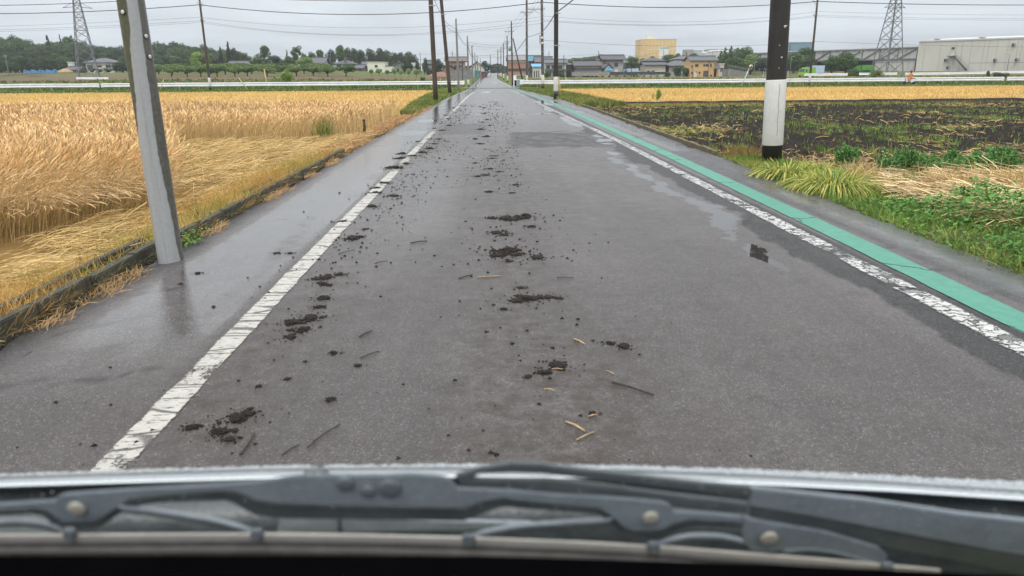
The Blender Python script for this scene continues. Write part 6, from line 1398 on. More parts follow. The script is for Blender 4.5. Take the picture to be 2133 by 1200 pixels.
for i in range(9):
    m = MB(); q = hp((i+.5)/9, zt0-.9, -.35); m.box(q, (.5, .4, .9)); m.build('hanging_lamp', W_GREY, root)
m = MB(); m.prism([hp(.80, zg, -.1), hp(.995, zg, -.1), hp(.995, zl1-.25, -.1), hp(.80, zl1-.25, -.1)], nb*.25); m.build('screen_wall', ribmat('stained_sheet', (.46, .44, .41), .9, 'X', .35, .6, .16), root)
tag(root, 'long open loading hall with diagonal trusses under its pale roof edge', 'loading hall')
B0, B1 = at(1913, 100, 267), at(2420, 100, 215)
root = empty('warehouse', (B0.x, B0.y, 0)); d = Vector((B1.x-B0.x, B1.y-B0.y, 0)); Lw = d.length; d.normalize(); nb = Vector((-d.y, d.x, 0)); nb = nb if nb.y > 0 else -nb
def wp(u, off=0.0):
    # along the wall where photo column u meets it
    r_ = ray(u, 110); k = ((B0.x-0)*nb.x+(B0.y)*nb.y)/(r_.x*nb.x+r_.y*nb.y); P = Vector((r_.x*k, r_.y*k, 0)); return P-Vector((B0.x, B0.y, 0))+nb*off
def wz(u, v): P = wp(u)+Vector((B0.x, B0.y, 0)); return at(u, v, P.y).z
zt = (wz(1913, 88)+wz(2130, 79.5))/2; zg = gzf(B0.x, B0.y)-.6
t = NT('stained_grey_panels'); o = t.pos(); br = t.n('ShaderNodeTexNoise'); st = t.noise(1.1, 6, .75, t.scalev(o, (1, 1, .06))); a_ = t.noise(.08, 4, .6, o); f_ = t.noise(4, 5, .7, t.scalev(o, (1, 1, .1)))
c = t.mix(t.ramp(a_, .35, .65), (.49, .468, .425), (.55, .528, .482)); c = t.mix(t.math('MULTIPLY', t.ramp(st, .55, .72), .38), c, (.27, .25, .225)); c = t.mix(t.math('MULTIPLY', t.ramp(f_, .62, .72), .25), c, (.25, .23, .21))
t.pbr(c, .7, 0, .3)
m = MB(); W0, W1 = Vector((0, 0, 0)), d*Lw
m.prism([W0+Vector((0, 0, zg)), W1+Vector((0, 0, zg)), W1+Vector((0, 0, zt)), W0+Vector((0, 0, zt))], nb*60); m.build('wall', t.m, root)
m = MB(); m.prism([W0+Vector((0, 0, zt+.01))-nb*.25, W1+Vector((0, 0, zt+.01))-nb*.25, W1+Vector((0, 0, zt+1.6))+nb*30, W0+Vector((0, 0, zt+1.6))+nb*30], (0, 0, .45)); m.build('roof', bmat('pale_sheet_roof', (.5, .51, .51)), root)
m = MB()
for u in (1925, 1958, 1990, 2003, 2022, 2048, 2058, 2075, 2098, 2118, 2126):
    P = wp(u, -.03); m.box((P.x, P.y, (zg+zt)/2), (.055, .06, (zt-zg)*.98), rz=math.atan2(d.y, d.x))
m.build('panel_joint', bmat('joint_grey', (.33, .315, .29)), root)
P = wp(2080, -.04); Q = wp(2190, -.04); m = MB(); m.bar((P.x-8, P.y+8*.26, wz(2075, 131)), (Q.x, Q.y, wz(2075, 131)), .12); m.build('pipe_run', M_TRUSS, root)
for u, v in ((1974, 125), (2110, 93), (2077, 125), (2122, 124), (1981, 140)):
    P = wp(u, -.45); m = MB(); m.box((P.x, P.y, wz(u, v)), (.7, .6, .95), rz=math.atan2(d.y, d.x)); vv = m.build('vent_hood', W_GREY, root, bevel=.08); mm = MB(); P2 = wp(u-1.4, -.9); mm.box((P2.x, P2.y, wz(u, v+.8)), (.55, .1, .9), rz=math.atan2(d.y, d.x)); mm.build('louvre', M_DARKIN, vv)
for u, v in ((2034, 79), (1941, 86.5)):
    P = wp(u, 3); m = MB(); m.lathe((P.x, P.y, zt), [(.6, 0), (.6, .7), (1.1, .75), (1.1, 1.0), (.5, 1.25), (.05, 1.3)], 16); m.build('roof_ventilator', W_GREY, root)
# outside stair
s0, s1 = wp(1990, -1.2), wp(2022, -1.2); za, zb_ = wz(1988, 117), zg+.6
m = MB(); m.bar((s0.x, s0.y, za), (s1.x, s1.y, zb_), .18, .55)
for i in range(16):
    k = i/15; m.box((s0.x+(s1.x-s0.x)*k, s0.y+(s1.y-s0.y)*k, za+(zb_-za)*k+.15), (.5, 1.0, .08), rz=math.atan2(d.y, d.x))
pl = wp(1985.5, -1.0); m.box((pl.x, pl.y, za), (2.4, 1.8, .25), rz=math.atan2(d.y, d.x)); st_ = m.build('outside_stair', M_TRUSS, root)
m = MB(); m.bar((s0.x, s0.y-.5, za+1.1), (s1.x, s1.y-.5, zb_+1.1), .08); m.bar((pl.x-1.2, pl.y-.6, za+1.1), (s0.x, s0.y-.5, za+1.1), .08)
for i in range(9): k = i/8; m.bar((s0.x+(s1.x-s0.x)*k, s0.y+(s1.y-s0.y)*k-.5, za+(zb_-za)*k), (s0.x+(s1.x-s0.x)*k, s0.y+(s1.y-s0.y)*k-.5, za+(zb_-za)*k+1.1), .07)
m.build('handrail', M_STEEL, st_)
P = wp(1985, -.06); mm = MB(); mm.box((P.x, P.y, za+1.15), (1.1, .12, 2.2), rz=math.atan2(d.y, d.x)); do = mm.build('door', W_WHITE, root); P = wp(1985.3, -.6); mm = MB(); mm.box((P.x, P.y, za+2.6), (.7, .7, .6)); mm.build('door_lamp', M_DARKIN, root)
tag(root, 'huge grey panelled warehouse with an outside stair filling the right background', 'warehouse')
# street lamps in front of warehouse and wood
for u, v0, v1, Y, hd, lb in ((2096, 140, 112, 205, -1.6, 'white street lamp with arm in front of the grey warehouse'), (1645, 152, 118, 255, .8, 'thin white lamp post before the trees right of the near pole'), (1570, 152, 130, 250, .5, 'thin pale lamp post between the leaning mirror and the dark trees')):
    p = gp(u, Y); q = at(u, v1, Y); H_ = q.z-p.z; root = empty('street_lamp', p); MB().tube([(0, 0, -.2), (0, 0, H_*.95), (hd*.3, 0, H_), (hd, 0, H_+.1)], [.09, .07, .06, .05], 8).build('pole', M_STEEL, root); MB().box((hd, 0, H_+.08), (.7, .25, .16)).build('lamp_head', W_CREAM, root, bevel=.04); tag(root, lb, 'street lamp')
# --- lattice towers
M_LATT = simple('lattice_steel', (.17, .18, .19), .5, .3, var=.15, scale=2)
def lattice(u, vb, Y, wb, wtop_v0, H_, rz, label):
    p = gp(u, Y); root = empty('lattice_tower', p, rz); h0 = at(u, 0, Y).z-p.z
    W = lambda z: wb+(wtop_v0-wb)*min(1.0, z/h0) if z < h0 else max(.9, wtop_v0*(1-(z-h0)/(H_-h0)*.4))
    levels = [0]; 
    while levels[-1] < H_-1: levels.append(min(H_, levels[-1]+max(1.4, W(levels[-1])*.62)))
    for sx in (-1, 1):
        for sy in (-1, 1):
            m = MB()
            for a, b in zip(levels[:-1], levels[1:]): m.bar((sx*W(a)/2, sy*W(a)/2, a), (sx*W(b)/2, sy*W(b)/2, b), .17)
            m.build('leg', M_LATT, root)
    m = MB()
    for i, (a, b) in enumerate(zip(levels[:-1], levels[1:])):
        wa, wb2 = W(a)/2, W(b)/2
        C4 = [(-1, -1), (1, -1), (1, 1), (-1, 1)]
        for j in range(4):
            (x0, y0), (x1, y1) = C4[j], C4[(j+1) % 4]
            m.bar((x0*wa, y0*wa, a), (x1*wb2, y1*wb2, b), .09); m.bar((x1*wa, y1*wa, a), (x0*wb2, y0*wb2, b), .09)
            if i % 2 == 0: m.bar((x0*wb2, y0*wb2, b), (x1*wb2, y1*wb2, b), .10)
    m.build('bracing', M_LATT, root)
    for z, w_ in ((h0*.90, 3.2), (h0+3, 5.5), (h0+7, 4.6)):
        if z < H_: m = MB(); ww = W(z)/2; m.bar((-w_, 0, z), (-ww, 0, z+.25), .13); m.bar((w_, 0, z), (ww, 0, z+.25), .13); m.bar((-w_, 0, z), (-ww, 0, z+1.2), .09); m.bar((w_, 0, z), (ww, 0, z+1.2), .09); m.build('crossarm', M_LATT, root)
    for sx in (-1, 1):
        for sy in (-1, 1): MB().box((sx*wb/2, sy*wb/2, .1), (.9, .9, .8), taper=.8).build('footing', M_BLOCK, root)
    tag(root, label, 'lattice tower')
lattice(184, 157, 195, 4.6, 1.35, 34, .35, 'steel lattice tower before the dark wood on the left')
lattice(1846, 147, 195, 5.6, 1.75, 36, .25, 'steel lattice tower before the truss hall on the right')
# mesh fence at far right plots, ramp wall beside the orange house
m = MB(); Y = 205; a, b = at(1590, 150, Y), at(1642, 150, Y); root = empty('mesh_fence', ((a.x+b.x)/2, Y, gzf((a.x+b.x)/2, Y))); L = b.x-a.x
for i in range(9): po = MB().box((-L/2+L*i/8, 0, .75), (.12, .12, 1.7)).build('post', M_FRAMEW, root)
for k in range(24): m.bar((-L/2+L*k/24, 0, .1), (-L/2+L*(k+1)/24, 0, 1.4), .03); m.bar((-L/2+L*(k+1)/24, 0, .1), (-L/2+L*k/24, 0, 1.4), .03)
m.bar((-L/2, 0, 1.45), (L/2, 0, 1.45), .07); m.bar((-L/2, 0, .1), (L/2, 0, .1), .06); m.build('netting', M_STEEL, root); tag(root, 'grey mesh fence on white posts left of the near white-banded pole', 'fence')
root = empty('ramp_wall', gp(1535, 245)); c0, c1 = at(1517, 143, 245), at(1560, 153, 245); o_ = root.location; m = MB(); m.prism([(c0.x-o_.x, 0, -.4), (c1.x-o_.x, 0, -.4), (c1.x-o_.x, 0, c1.z-o_.z+.3), (c0.x-o_.x, 0, c0.z-o_.z)], (0, 6, 0)); m.build('slope', M_BLOCK, root)
m = MB()
for i in range(12): k = i/11; m.bar((c0.x-o_.x+(c1.x-c0.x)*k, .1, c0.z-o_.z+(c1.z+.3-c0.z)*k), (c0.x-o_.x+(c1.x-c0.x)*k, .1, c0.z-o_.z+(c1.z+.3-c0.z)*k+1.1), .06)
m.bar((c0.x-o_.x, .1, c0.z-o_.z+1.1), (c1.x-o_.x, .1, c1.z-o_.z+1.4), .08); m.build('railing', M_STEEL, root); tag(root, 'dark sloping ramp with a railing descending right of the carport', 'ramp')
# ================================================================== vehicles, rider
M_TYRE = simple('black_tyre', (.018, .018, .018), .8); M_RIM = simple('wheel_rim', (.35, .35, .36), .35, .7); M_CARW = simple('white_car_paint', (.62, .63, .64), .2, var=.04); M_LAMP = simple('lamp_glass', (.5, .48, .42), .1)
def car(u, Y, L, H_, mat, label, kind='van', rz=0.0, cat='car', name='parked_car'):
    p = gp(u, Y); root = empty(name, (p.x, p.y, p.z), rz); W = 1.6
    if kind == 'van': prof = [(-.5, .18), (.5, .18), (.5, .48), (.44, .60), (.30, .95), (.24, 1.0), (-.46, 1.0), (-.5, .9)]
    else: prof = [(-.5, .20), (.5, .20), (.5, .50), (.30, .60), (.17, .96), (.10, 1.0), (-.26, 1.0), (-.42, .66), (-.5, .60)]
    m = MB(); m.prism([(x*L, -W/2, z*H_) for x, z in prof], (0, W, 0)); m.build('body', mat, root, bevel=.05)
    wins = [(-.42, -.14), (-.10, .18)] if kind == 'van' else [(-.24, -.04), (0, .14)]
    for a, b in wins:
        for sy in (-1, 1): MB().box(((a+b)/2*L, sy*(W/2+.004), H_*.76), ((b-a)*L, .02, H_*.24)).build('window', M_PANE, root)
    x0, z0 = (.44, .60) if kind == 'van' else (.30, .60); x1, z1 = (.30, .95) if kind == 'van' else (.17, .96)
    m = MB(); q0, q1 = Vector((x0*L+.02, 0, z0*H_+.06)), Vector((x1*L+.05, 0, z1*H_-.04)); m.prism([(q0.x, -W*.42, q0.z), (q0.x, W*.42, q0.z), (q1.x, W*.40, q1.z), (q1.x, -W*.40, q1.z)], (.02, 0, .015)); m.build('windscreen', M_PANE, root)
    for sx in (-.32, .32):
        for sy in (-1, 1):
            w_ = MB().lathe((0, 0, 0), [(.18, -.10), (.29, -.09), (.31, 0), (.29, .09), (.18, .10)], 16, 'Y').build('wheel', M_TYRE, root); w_.location = (sx*L, sy*(W/2-.06), .30)
            MB().lathe((0, sy*.105, 0), [(.17, -.01), (.15, .012), (.03, .02)], 12, 'Y').build('rim', M_RIM, w_)
    for sy in (-1, 1): MB().box((L*.5, sy*W*.36, H_*.42), (.05, .28, .16)).build('headlight', M_LAMP, root, bevel=.02)
    return tag(root, label, cat)
car(1377, 248, 3.9, 1.75, M_CARW, 'white van parked at the right end of the car row before the white house', 'van', rz=.1, cat='van')
car(1363, 250, 3.6, 1.6, simple('silver_paint', (.42, .43, .44), .25, .2), 'silver grey car parked left of the white van', 'van', rz=-.1)
car(1349, 249, 3.3, 1.5, simple('white_red_paint', (.58, .56, .54), .3), 'white small car parked third from the right in the car row', 'hatch')
car(1335, 252, 3.4, 1.45, simple('grey_paint', (.22, .23, .25), .25), 'dark grey car parked between the blue truck and the small white car', 'hatch')
def truck(u, Y, L, H_, cabm, boxm, label, rz=0.0, name='parked_truck', boxH=1.0):
    p = gp(u, Y); root = empty(name, p, rz); W = 2.1; c = L*.26
    MB().prism([(-L/2, -W/2, .45), (-L/2+c, -W/2, .45), (-L/2+c, -W/2, H_*.88), (-L/2+.25, -W/2, H_*.88), (-L/2, -W/2, H_*.52)], (0, W, 0)).build('cab', cabm, root, bevel=.06)
    MB().box((c/2+.1, 0, .65+(H_*boxH-.65)/2), (L-c-.2, W, H_*boxH-.65)).build('cargo_box', boxm, root, bevel=.04); MB().box((0, 0, .55), (L*.96, W*.6, .22)).build('chassis', M_TYRE, root)
    for sy in (-1, 1): MB().box((-L/2+c*.55, sy*(W/2+.004), H_*.68), (c*.5, .02, H_*.22)).build('window', M_PANE, root)
    m = MB(); m.prism([(-L/2-.015, -W*.42, H_*.55), (-L/2-.015, W*.42, H_*.55), (-L/2+.22, W*.42, H_*.85), (-L/2+.22, -W*.42, H_*.85)], (-.02, 0, .01)); m.build('windscreen', M_PANE, root)
    for sx in (-.34, .28):
        for sy in (-1, 1):
            w_ = MB().lathe((0, 0, 0), [(.25, -.13), (.40, -.11), (.42, 0), (.40, .11), (.25, .13)], 16, 'Y').build('wheel', M_TYRE, root); w_.location = (sx*L, sy*(W/2-.15), .42); MB().lathe((0, sy*.135, 0), [(.22, -.01), (.2, .012), (.04, .02)], 12, 'Y').build('rim', M_RIM, w_)
    return tag(root, label, 'truck')
LIME = simple('lime_green_paint', (.22, .44, .06), .45, var=.06); BLUE = simple('light_blue_paint', (.10, .27, .52), .35); GREENB = simple('bright_green_sheet', (.09, .28, .05), .6, var=.15)
truck(1313, 252, 5.2, 2.6, simple('pale_blue_paint', (.32, .42, .55), .35), simple('pale_blue_box', (.40, .48, .58), .4), 'pale blue truck parked before the low grey-green tree')
truck(1680, 196, 4.2, 2.5, LIME, LIME, 'lime green truck at the foot of the leaning right pole', rz=.5)
truck(1695, 240, 6.0, 3.0, BLUE, simple('pale_box_blue', (.4, .5, .62), .4), 'blue truck behind the leaning right pole', rz=-.4)
for u0, u1, v, Y, lb in ((1766, 1792, 136.5, 240, 'bright green lorry box parked under the truss hall, left of two'), (1793, 1820, 135.5, 240, 'bright green lorry box parked under the truss hall, right of two')):
    a, b = at(u0, v, Y), at(u1, v, Y); p = gp((u0+u1)/2, Y); L = b.x-a.x; H_ = a.z-p.z; root = empty('lorry_trailer', p)
    MB().box((0, 1.2, .9+(H_-.9)/2), (L-.2, 2.4, H_-.9)).build('box_body', GREENB, root, bevel=.05); MB().box((0, 1.2, .72), (L-.6, 1.6, .25)).build('chassis', M_TYRE, root)
    m = MB(); 
    for i in range(9): m.box((-L/2+L*(i+.5)/9, -.03, .9+(H_-.9)/2), (.07, .06, (H_-.9)*.95))
    m.build('rib', simple('dark_green_rib', (.07, .33, .04), .5), root)
    for sx in (-.36, -.26, .3):
        w_ = MB().lathe((0, 0, 0), [(.25, -.13), (.42, -.11), (.44, 0), (.42, .11), (.25, .13)], 14, 'Y').build('wheel', M_TYRE, root); w_.location = (sx*L, .15, .44)
    tag(root, lb, 'trailer')
# --- scooter with its rider on the cross road, heading left
sp = gp(1896.5, 94.6); SZ = sp.z+.04; root = empty('scooter', (sp.x, sp.y, SZ))
M_SCW = simple('white_scooter_paint', (.66, .67, .68), .25, var=.05); M_BLK = simple('black_plastic', (.022, .022, .024), .5)
for x, n_ in ((-.62, 'front'), (.58, 'rear')):
    w_ = MB().lathe((0, 0, 0), [(.15, -.05), (.22, -.05), (.245, 0), (.22, .05), (.15, .05)], 18, 'Y').build('wheel', M_TYRE, root); w_.location = (x, 0, .245); MB().lathe((0, 0, 0), [(.15, -.04), (.05, -.05), (.05, .05), (.15, .04)], 14, 'Y').build('rim', M_RIM, w_)
def prof(name, pts, w_, mat, par=root): return MB().prism([(x, -w_/2, z) for x, z in pts], (0, w_, 0)).build(name, mat, par, bevel=.025)
prof('leg_shield', [(-.50, .30), (-.34, .28), (-.38, .55), (-.46, .90), (-.56, .98), (-.58, .80), (-.54, .55)], .40, M_SCW)
prof('floorboard', [(-.42, .24), (.15, .24), (.15, .31), (-.40, .31)], .34, M_BLK); prof('body', [(.08, .26), (.36, .30), (.80, .52), (.82, .66), (.62, .72), (.10, .66), (.04, .50)], .34, M_SCW); prof('front_fender', [(-.85, .34), (-.66, .50), (-.48, .46), (-.50, .38), (-.64, .43), (-.80, .30)], .14, M_SCW)
prof('seat', [(.02, .68), (.70, .74), (.72, .80), (.40, .80), (.28, .76), (.04, .76)], .27, M_BLK)
MB().tube([(-.46, -.30, 1.02), (-.50, -.12, 1.0), (-.52, 0, .98), (-.50, .12, 1.0), (-.46, .30, 1.02)], .018, 8).build('handlebar', M_BLK, root); MB().lathe((0, 0, 0), [(.09, -.02), (.10, .03), (.04, .07)], 14, 'X').build('headlight', M_LAMP, root).location = (-.62, 0, .88)
MB().tube([(-.62, 0, .25), (-.55, 0, .62), (-.50, 0, .98)], .03, 8).build('fork', M_BLK, root); MB().box((.84, 0, .62), (.05, .22, .08)).build('tail_light', simple('red_lamp', (.4, .02, .02), .3), root)
for sy in (-1, 1): MB().tube([(-.47, sy*.16, 1.02), (-.46, sy*.26, 1.2)], .008, 6).build('mirror_stalk', M_BLK, root); MB().box((-.45, sy*.28, 1.23), (.02, .12, .07)).build('mirror', M_BLK, root)
tag(root, 'white scooter ridden along the cross road in front of the right rail', 'scooter')
def skin_body(name, joints, edges, mat, parent=None):
    me = bpy.data.meshes.new(name); me.from_pydata([j[0] for j in joints], edges, []); o = link(name, me, mat, parent)
    md = o.modifiers.new('skin', 'SKIN'); md.use_smooth_shade = True
    sk = me.skin_vertices[0].data
    for i, j in enumerate(joints): sk[i].radius = (j[1], j[1]); sk[i].use_root = (i == 0)
    s2 = o.modifiers.new('sub', 'SUBSURF'); s2.levels = 1; s2.render_levels = 1
    return o
J, E = [], []
def jt(p, r, par=None):
    J.append((p, r)); i = len(J)-1
    if par is not None: E.append((par, i))
    return i
pel = jt((.24, 0, .90), .135); abd = jt((.21, 0, 1.05), .135, pel); che = jt((.13, 0, 1.25), .15, abd); nec = jt((.08, 0, 1.42), .065, che); hea = jt((.05, 0, 1.54), .085, nec); top = jt((.05, 0, 1.64), .07, hea)
for sy in (-1, 1):
    sh = jt((.11, sy*.19, 1.33), .075, che); el = jt((-.08, sy*.27, 1.12), .055, sh); wr = jt((-.36, sy*.27, 1.05), .038, el); pa = jt((-.43, sy*.27, 1.045), .035, wr)
    for k in range(4): a = jt((-.475, sy*(.235+.022*k), 1.058), .010, pa); b = jt((-.495, sy*(.235+.022*k), 1.025-.004*(k % 2)), .009, a); jt((-.470, sy*(.235+.022*k), 1.0), .008, b)
    th_ = jt((-.43, sy*.225, 1.03), .011, pa); jt((-.46, sy*.205, 1.01), .009, th_)
    hi = jt((.20, sy*.11, .86), .11, pel); kn = jt((-.18, sy*.17, .78), .085, hi); an_ = jt((-.16, sy*.14, .40), .055, kn); jt((-.28, sy*.15, .345), .042, an_)
rider = skin_body('person', J, E, simple('orange_rain_suit', (.72, .20, .03), .45, var=.12, scale=6)); rider.location = (sp.x, sp.y, SZ)
hm = MB(); hm.lathe((0, 0, 0), [(.10, -.13), (.135, -.10), (.15, 0), (.135, .08), (.09, .13), (.02, .15)], 18); hl = hm.build('helmet', M_BLK, rider); hl.location = (.05, 0, 1.58)
fc = MB(); fc.lathe((0, 0, 0), [(.02, -.075), (.055, -.05), (.062, 0), (.055, .05), (.02, .07)], 14); f_ = fc.build('face', simple('skin', (.42, .27, .19), .5), rider); f_.location = (-.055, 0, 1.54)
for sy in (-1, 1): MB().lathe((0, 0, 0), [(.012, -.006), (.012, .006)], 8, 'X').build('eye', M_BLK, f_).location = (-.060, sy*.026, .012)
MB().box((-.066, 0, -.008), (.022, .016, .03), taper=.6).build('nose', simple('skin_nose', (.42, .27, .19), .5), f_); MB().box((-.058, 0, -.036), (.008, .034, .008)).build('mouth', simple('lip', (.3, .12, .1), .5), f_)
MB().prism([(-.07, -.10, 1.60), (-.07, .10, 1.60), (-.115, .09, 1.54), (-.115, -.09, 1.54)], (.01, 0, .006)).build('visor', M_PANE, rider)
for sy in (-1, 1): MB().box((-.24, sy*.15, .345), (.26, .10, .10), taper=.8).build('boot', M_BLK, rider, bevel=.02)
tag(rider, 'person in an orange rain suit and dark helmet riding the white scooter', 'person')
# ================================================================== the car we look out of: bonnet edge, cowl, wiper, dashboard
M_HOOD = simple('wet_white_paint', (.30, .33, .35), .55, var=.04, scale=8); M_COWL = simple('wet_black_cowl', (.070, .082, .086), .30, var=.3, scale=25, bump=.12, bscale=120)
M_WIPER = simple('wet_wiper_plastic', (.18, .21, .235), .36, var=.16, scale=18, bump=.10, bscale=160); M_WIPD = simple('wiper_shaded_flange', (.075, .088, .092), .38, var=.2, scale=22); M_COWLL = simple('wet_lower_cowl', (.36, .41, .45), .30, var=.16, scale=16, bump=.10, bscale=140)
M_VERT = simple('dull_steel_strip', (.56, .54, .50), .45, .1, var=.10, scale=30); M_RUBBER = simple('blade_rubber', (.13, .122, .125), .55, var=.25, scale=(40)); M_RUBL = simple('pale_blade_rubber', (.28, .265, .27), .5, var=.2, scale=40); M_RIVET = simple('dull_rivet', (.40, .375, .32), .35, .2); M_DASH = simple('black_dashboard', (.0018, .0018, .0022), 1.0, spec=0.0)  # blade rubber in two tones, the paler on alternate ridges
car_root = empty('own_car', (0, 0, 0))
def car_part(name, mb, mat, par=None, bevel=0.0): return mb.build(name, mat, par or car_root, bevel=bevel)
# bonnet: rear edge, lip highlight as a pale tube, gently falling skin with water beads on its crest
def hood_rows(u):
    crest = np.interp(u, [-500, 0, 270, 540, 820, 1000, 1300, 1600, 1860, 2133, 2600], [1008, 990, 981.5, 973, 970, 969, 972, 981, 993, 1006, 1030])
    edge = np.interp(u, [-500, 0, 270, 540, 820, 1000, 1300, 1600, 1860, 2133, 2600], [1032, 1012, 1004, 996, 993, 993, 997, 1009, 1022, 1040, 1066])
    return crest, edge
us = np.linspace(-420, 2560, 90); ringsV = []
for u in us:
    cr, ed = hood_rows(u)
    e = at(u, ed, .66); c = at(u, cr+1.5, .78); f1 = c+Vector((0, .18, -.155)); f2 = f1+Vector((0, .16, -.22)); f3 = f2+Vector((0, .05, -.26))
    ringsV += [e+Vector((0, .03, -.010)), e+Vector((0, .012, -.005)), e+Vector((0, .0, -.0022)), e+Vector((0, .002, 0)), e.lerp(c, .3)+Vector((0, 0, .0016)), e.lerp(c, .7)+Vector((0, 0, .0010)), c, f1, f2, f3]
k = 10; n = len(us); idx = np.arange(n*k).reshape(n, k)
Fq = np.stack([idx[:-1, :-1], idx[1:, :-1], idx[1:, 1:], idx[:-1, 1:]], -1).reshape(-1, 4)
mesh_np('bonnet', np.array([tuple(v) for v in ringsV]), Fq, M_HOOD, car_root, smooth_=True)
MB().tube([at(u_, hood_rows(u_)[1]-.2, .6595) for u_ in np.linspace(-420, 2560, 120)], .0013, 8).build('bonnet_lip_highlight', simple('pale_lip_highlight', (.74, .80, .82), .12, var=.03), car_root)  # edge highlight put into the pale colour of an added tube
nb_ = 8200; u = RNG.uniform(-400, 2540, nb_); V, Fs = [], []
import bmesh
bm = bmesh.new(); bmesh.ops.create_icosphere(bm, subdivisions=1, radius=1); bv = np.array([tuple(v.co) for v in bm.verts]); bf = np.array([[x.index for x in f.verts] for f in bm.faces]); bm.free()
for i in range(nb_):
    cr, ed = hood_rows(u[i]); q = RNG.random(); e = at(u[i], ed, .66); c = at(u[i], cr+1.5, .78); p = e.lerp(c, .05+1.02*q); r = RNG.uniform(.0013, .0044)
    V.append(bv*np.array([r*1.3, r*1.2, r*.55])+np.array(p)); Fs.append(bf+i*len(bv))
t = NT('water_beads'); t.pbr((.40, .435, .455), .25, 0, .5)
o = mesh_np('water_beads', np.concatenate(V), np.concatenate(Fs), t.m, car_root, smooth_=True); o['kind'] = 'stuff'
# cowl under the bonnet edge
def plate(name, pts, Y, th, mat, par=None, slope=4.0, v_ref=1060, bevel=.0012):
    """outline given where it shows through the windscreen, laid on a plate raked like the glass"""
    p0 = at(1066, v_ref, Y); nrm = Vector((0, slope, 1)).normalized()
    P = []
    for (u, v) in pts:
        r_ = ray(u, v); o0 = Vector((0, 0, EYE)); s = (p0-o0).dot(nrm)/r_.dot(nrm); P.append(o0+r_*s)
    return MB().prism(P, nrm*th).build(name, mat, par or car_root, bevel=bevel)
cw = []
for u in np.linspace(-450, 2600, 70):
    cr, ed = hood_rows(u); e = at(u, ed+1, .665); cw.append((e+Vector((0, .03, -.006)), e+Vector((0, -.01, -.03)), at(u, ed+45, .64), at(u, ed+46, .635), at(u, ed+105, .625), at(u, ed+190, .62)))
V = np.array([[tuple(q) for q in r_] for r_ in cw]); nn, kk = V.shape[:2]; idx = np.arange(nn*kk).reshape(nn, kk)
Fq = np.stack([idx[:-1, :-1], idx[1:, :-1], idx[1:, 1:], idx[:-1, 1:]], -1).reshape(-1, 4)
mesh_np('cowl', V.reshape(-1, 3), Fq, M_COWL, car_root, smooth_=True)
lc = plate('lower_cowl', [(572, 1120), (585, 1078), (640, 1075), (704, 1076), (704, 1112), (712, 1112), (712, 1077), (900, 1084), (1100, 1090), (1290, 1108), (1420, 1128), (1420, 1175), (1000, 1150), (572, 1140)], .618, .004, M_COWLL)
plate('lower_cowl', [(-60, 1130), (-60, 1098), (30, 1094), (95, 1098), (140, 1118), (140, 1140)], .618, .004, M_COWLL)
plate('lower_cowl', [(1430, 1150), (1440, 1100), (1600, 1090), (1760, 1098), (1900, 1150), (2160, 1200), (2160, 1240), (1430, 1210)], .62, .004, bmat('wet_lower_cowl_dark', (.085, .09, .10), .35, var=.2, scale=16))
# dashboard
dv = []
for u in np.linspace(-500, 2650, 40):
    v = np.interp(u, [-500, 0, 540, 1067, 1600, 2133, 2650], [1170, 1164, 1163, 1166, 1182, 1206, 1235]); e = at(u, v, .50); dv.append((e+Vector((0, .06, -.07)), e+Vector((0, .012, -.006)), e, e+Vector((0, -.06, -.075)), e+Vector((0, -.40, -.50))))
V = np.array([[tuple(q) for q in r_] for r_ in dv]); nn, kk = V.shape[:2]; idx = np.arange(nn*kk).reshape(nn, kk)
mesh_np('dashboard', V.reshape(-1, 3), np.stack([idx[:-1, :-1], idx[1:, :-1], idx[1:, 1:], idx[:-1, 1:]], -1).reshape(-1, 4), M_DASH, car_root, smooth_=True)
# wiper: blade yokes with rivets, small yokes with clips, steel strip, rubber, arm
wp_ = empty('wiper', (0, 0, 0)); wp_.parent = car_root
main = [(-60, 1052), (0, 1050), (70, 1045.5), (112, 1043), (122, 1034), (136, 1029), (265, 1020), (380, 1013), (470, 1008), (540, 1003), (622, 991), (700, 990), (800, 990), (850, 987), (905, 990), (935, 996), (946, 1006), (953, 1017), (1000, 1019), (1067, 1022), (1150, 1030), (1250, 1035), (1340, 1042), (1380, 1046), (1396, 1052), (1400, 1058), (1404, 1066), (1440, 1067), (1500, 1071), (1545, 1077), (1545, 1089), (1500, 1086), (1440, 1083), (1408, 1090), (1385, 1102), (1360, 1106), (1320, 1106), (1298, 1098), (1270, 1074), (1245, 1058), (1160, 1051), (1067, 1041), (1048, 1037), (1010, 1044), (985, 1053), (960, 1060), (900, 1058), (700, 1054), (575, 1049), (530, 1042), (505, 1030), (485, 1024), (462, 1022), (400, 1025), (310, 1034), (272, 1040), (245, 1057), (210, 1080), (194, 1085), (125, 1085), (110, 1074), (96, 1064), (74, 1059), (0, 1063), (-60, 1066)]
mainp = plate('main_yoke', main, .565, .003, M_WIPER, wp_)
def offs(pts, du, dv_): return [(a+du, b+dv_) for a, b in pts]
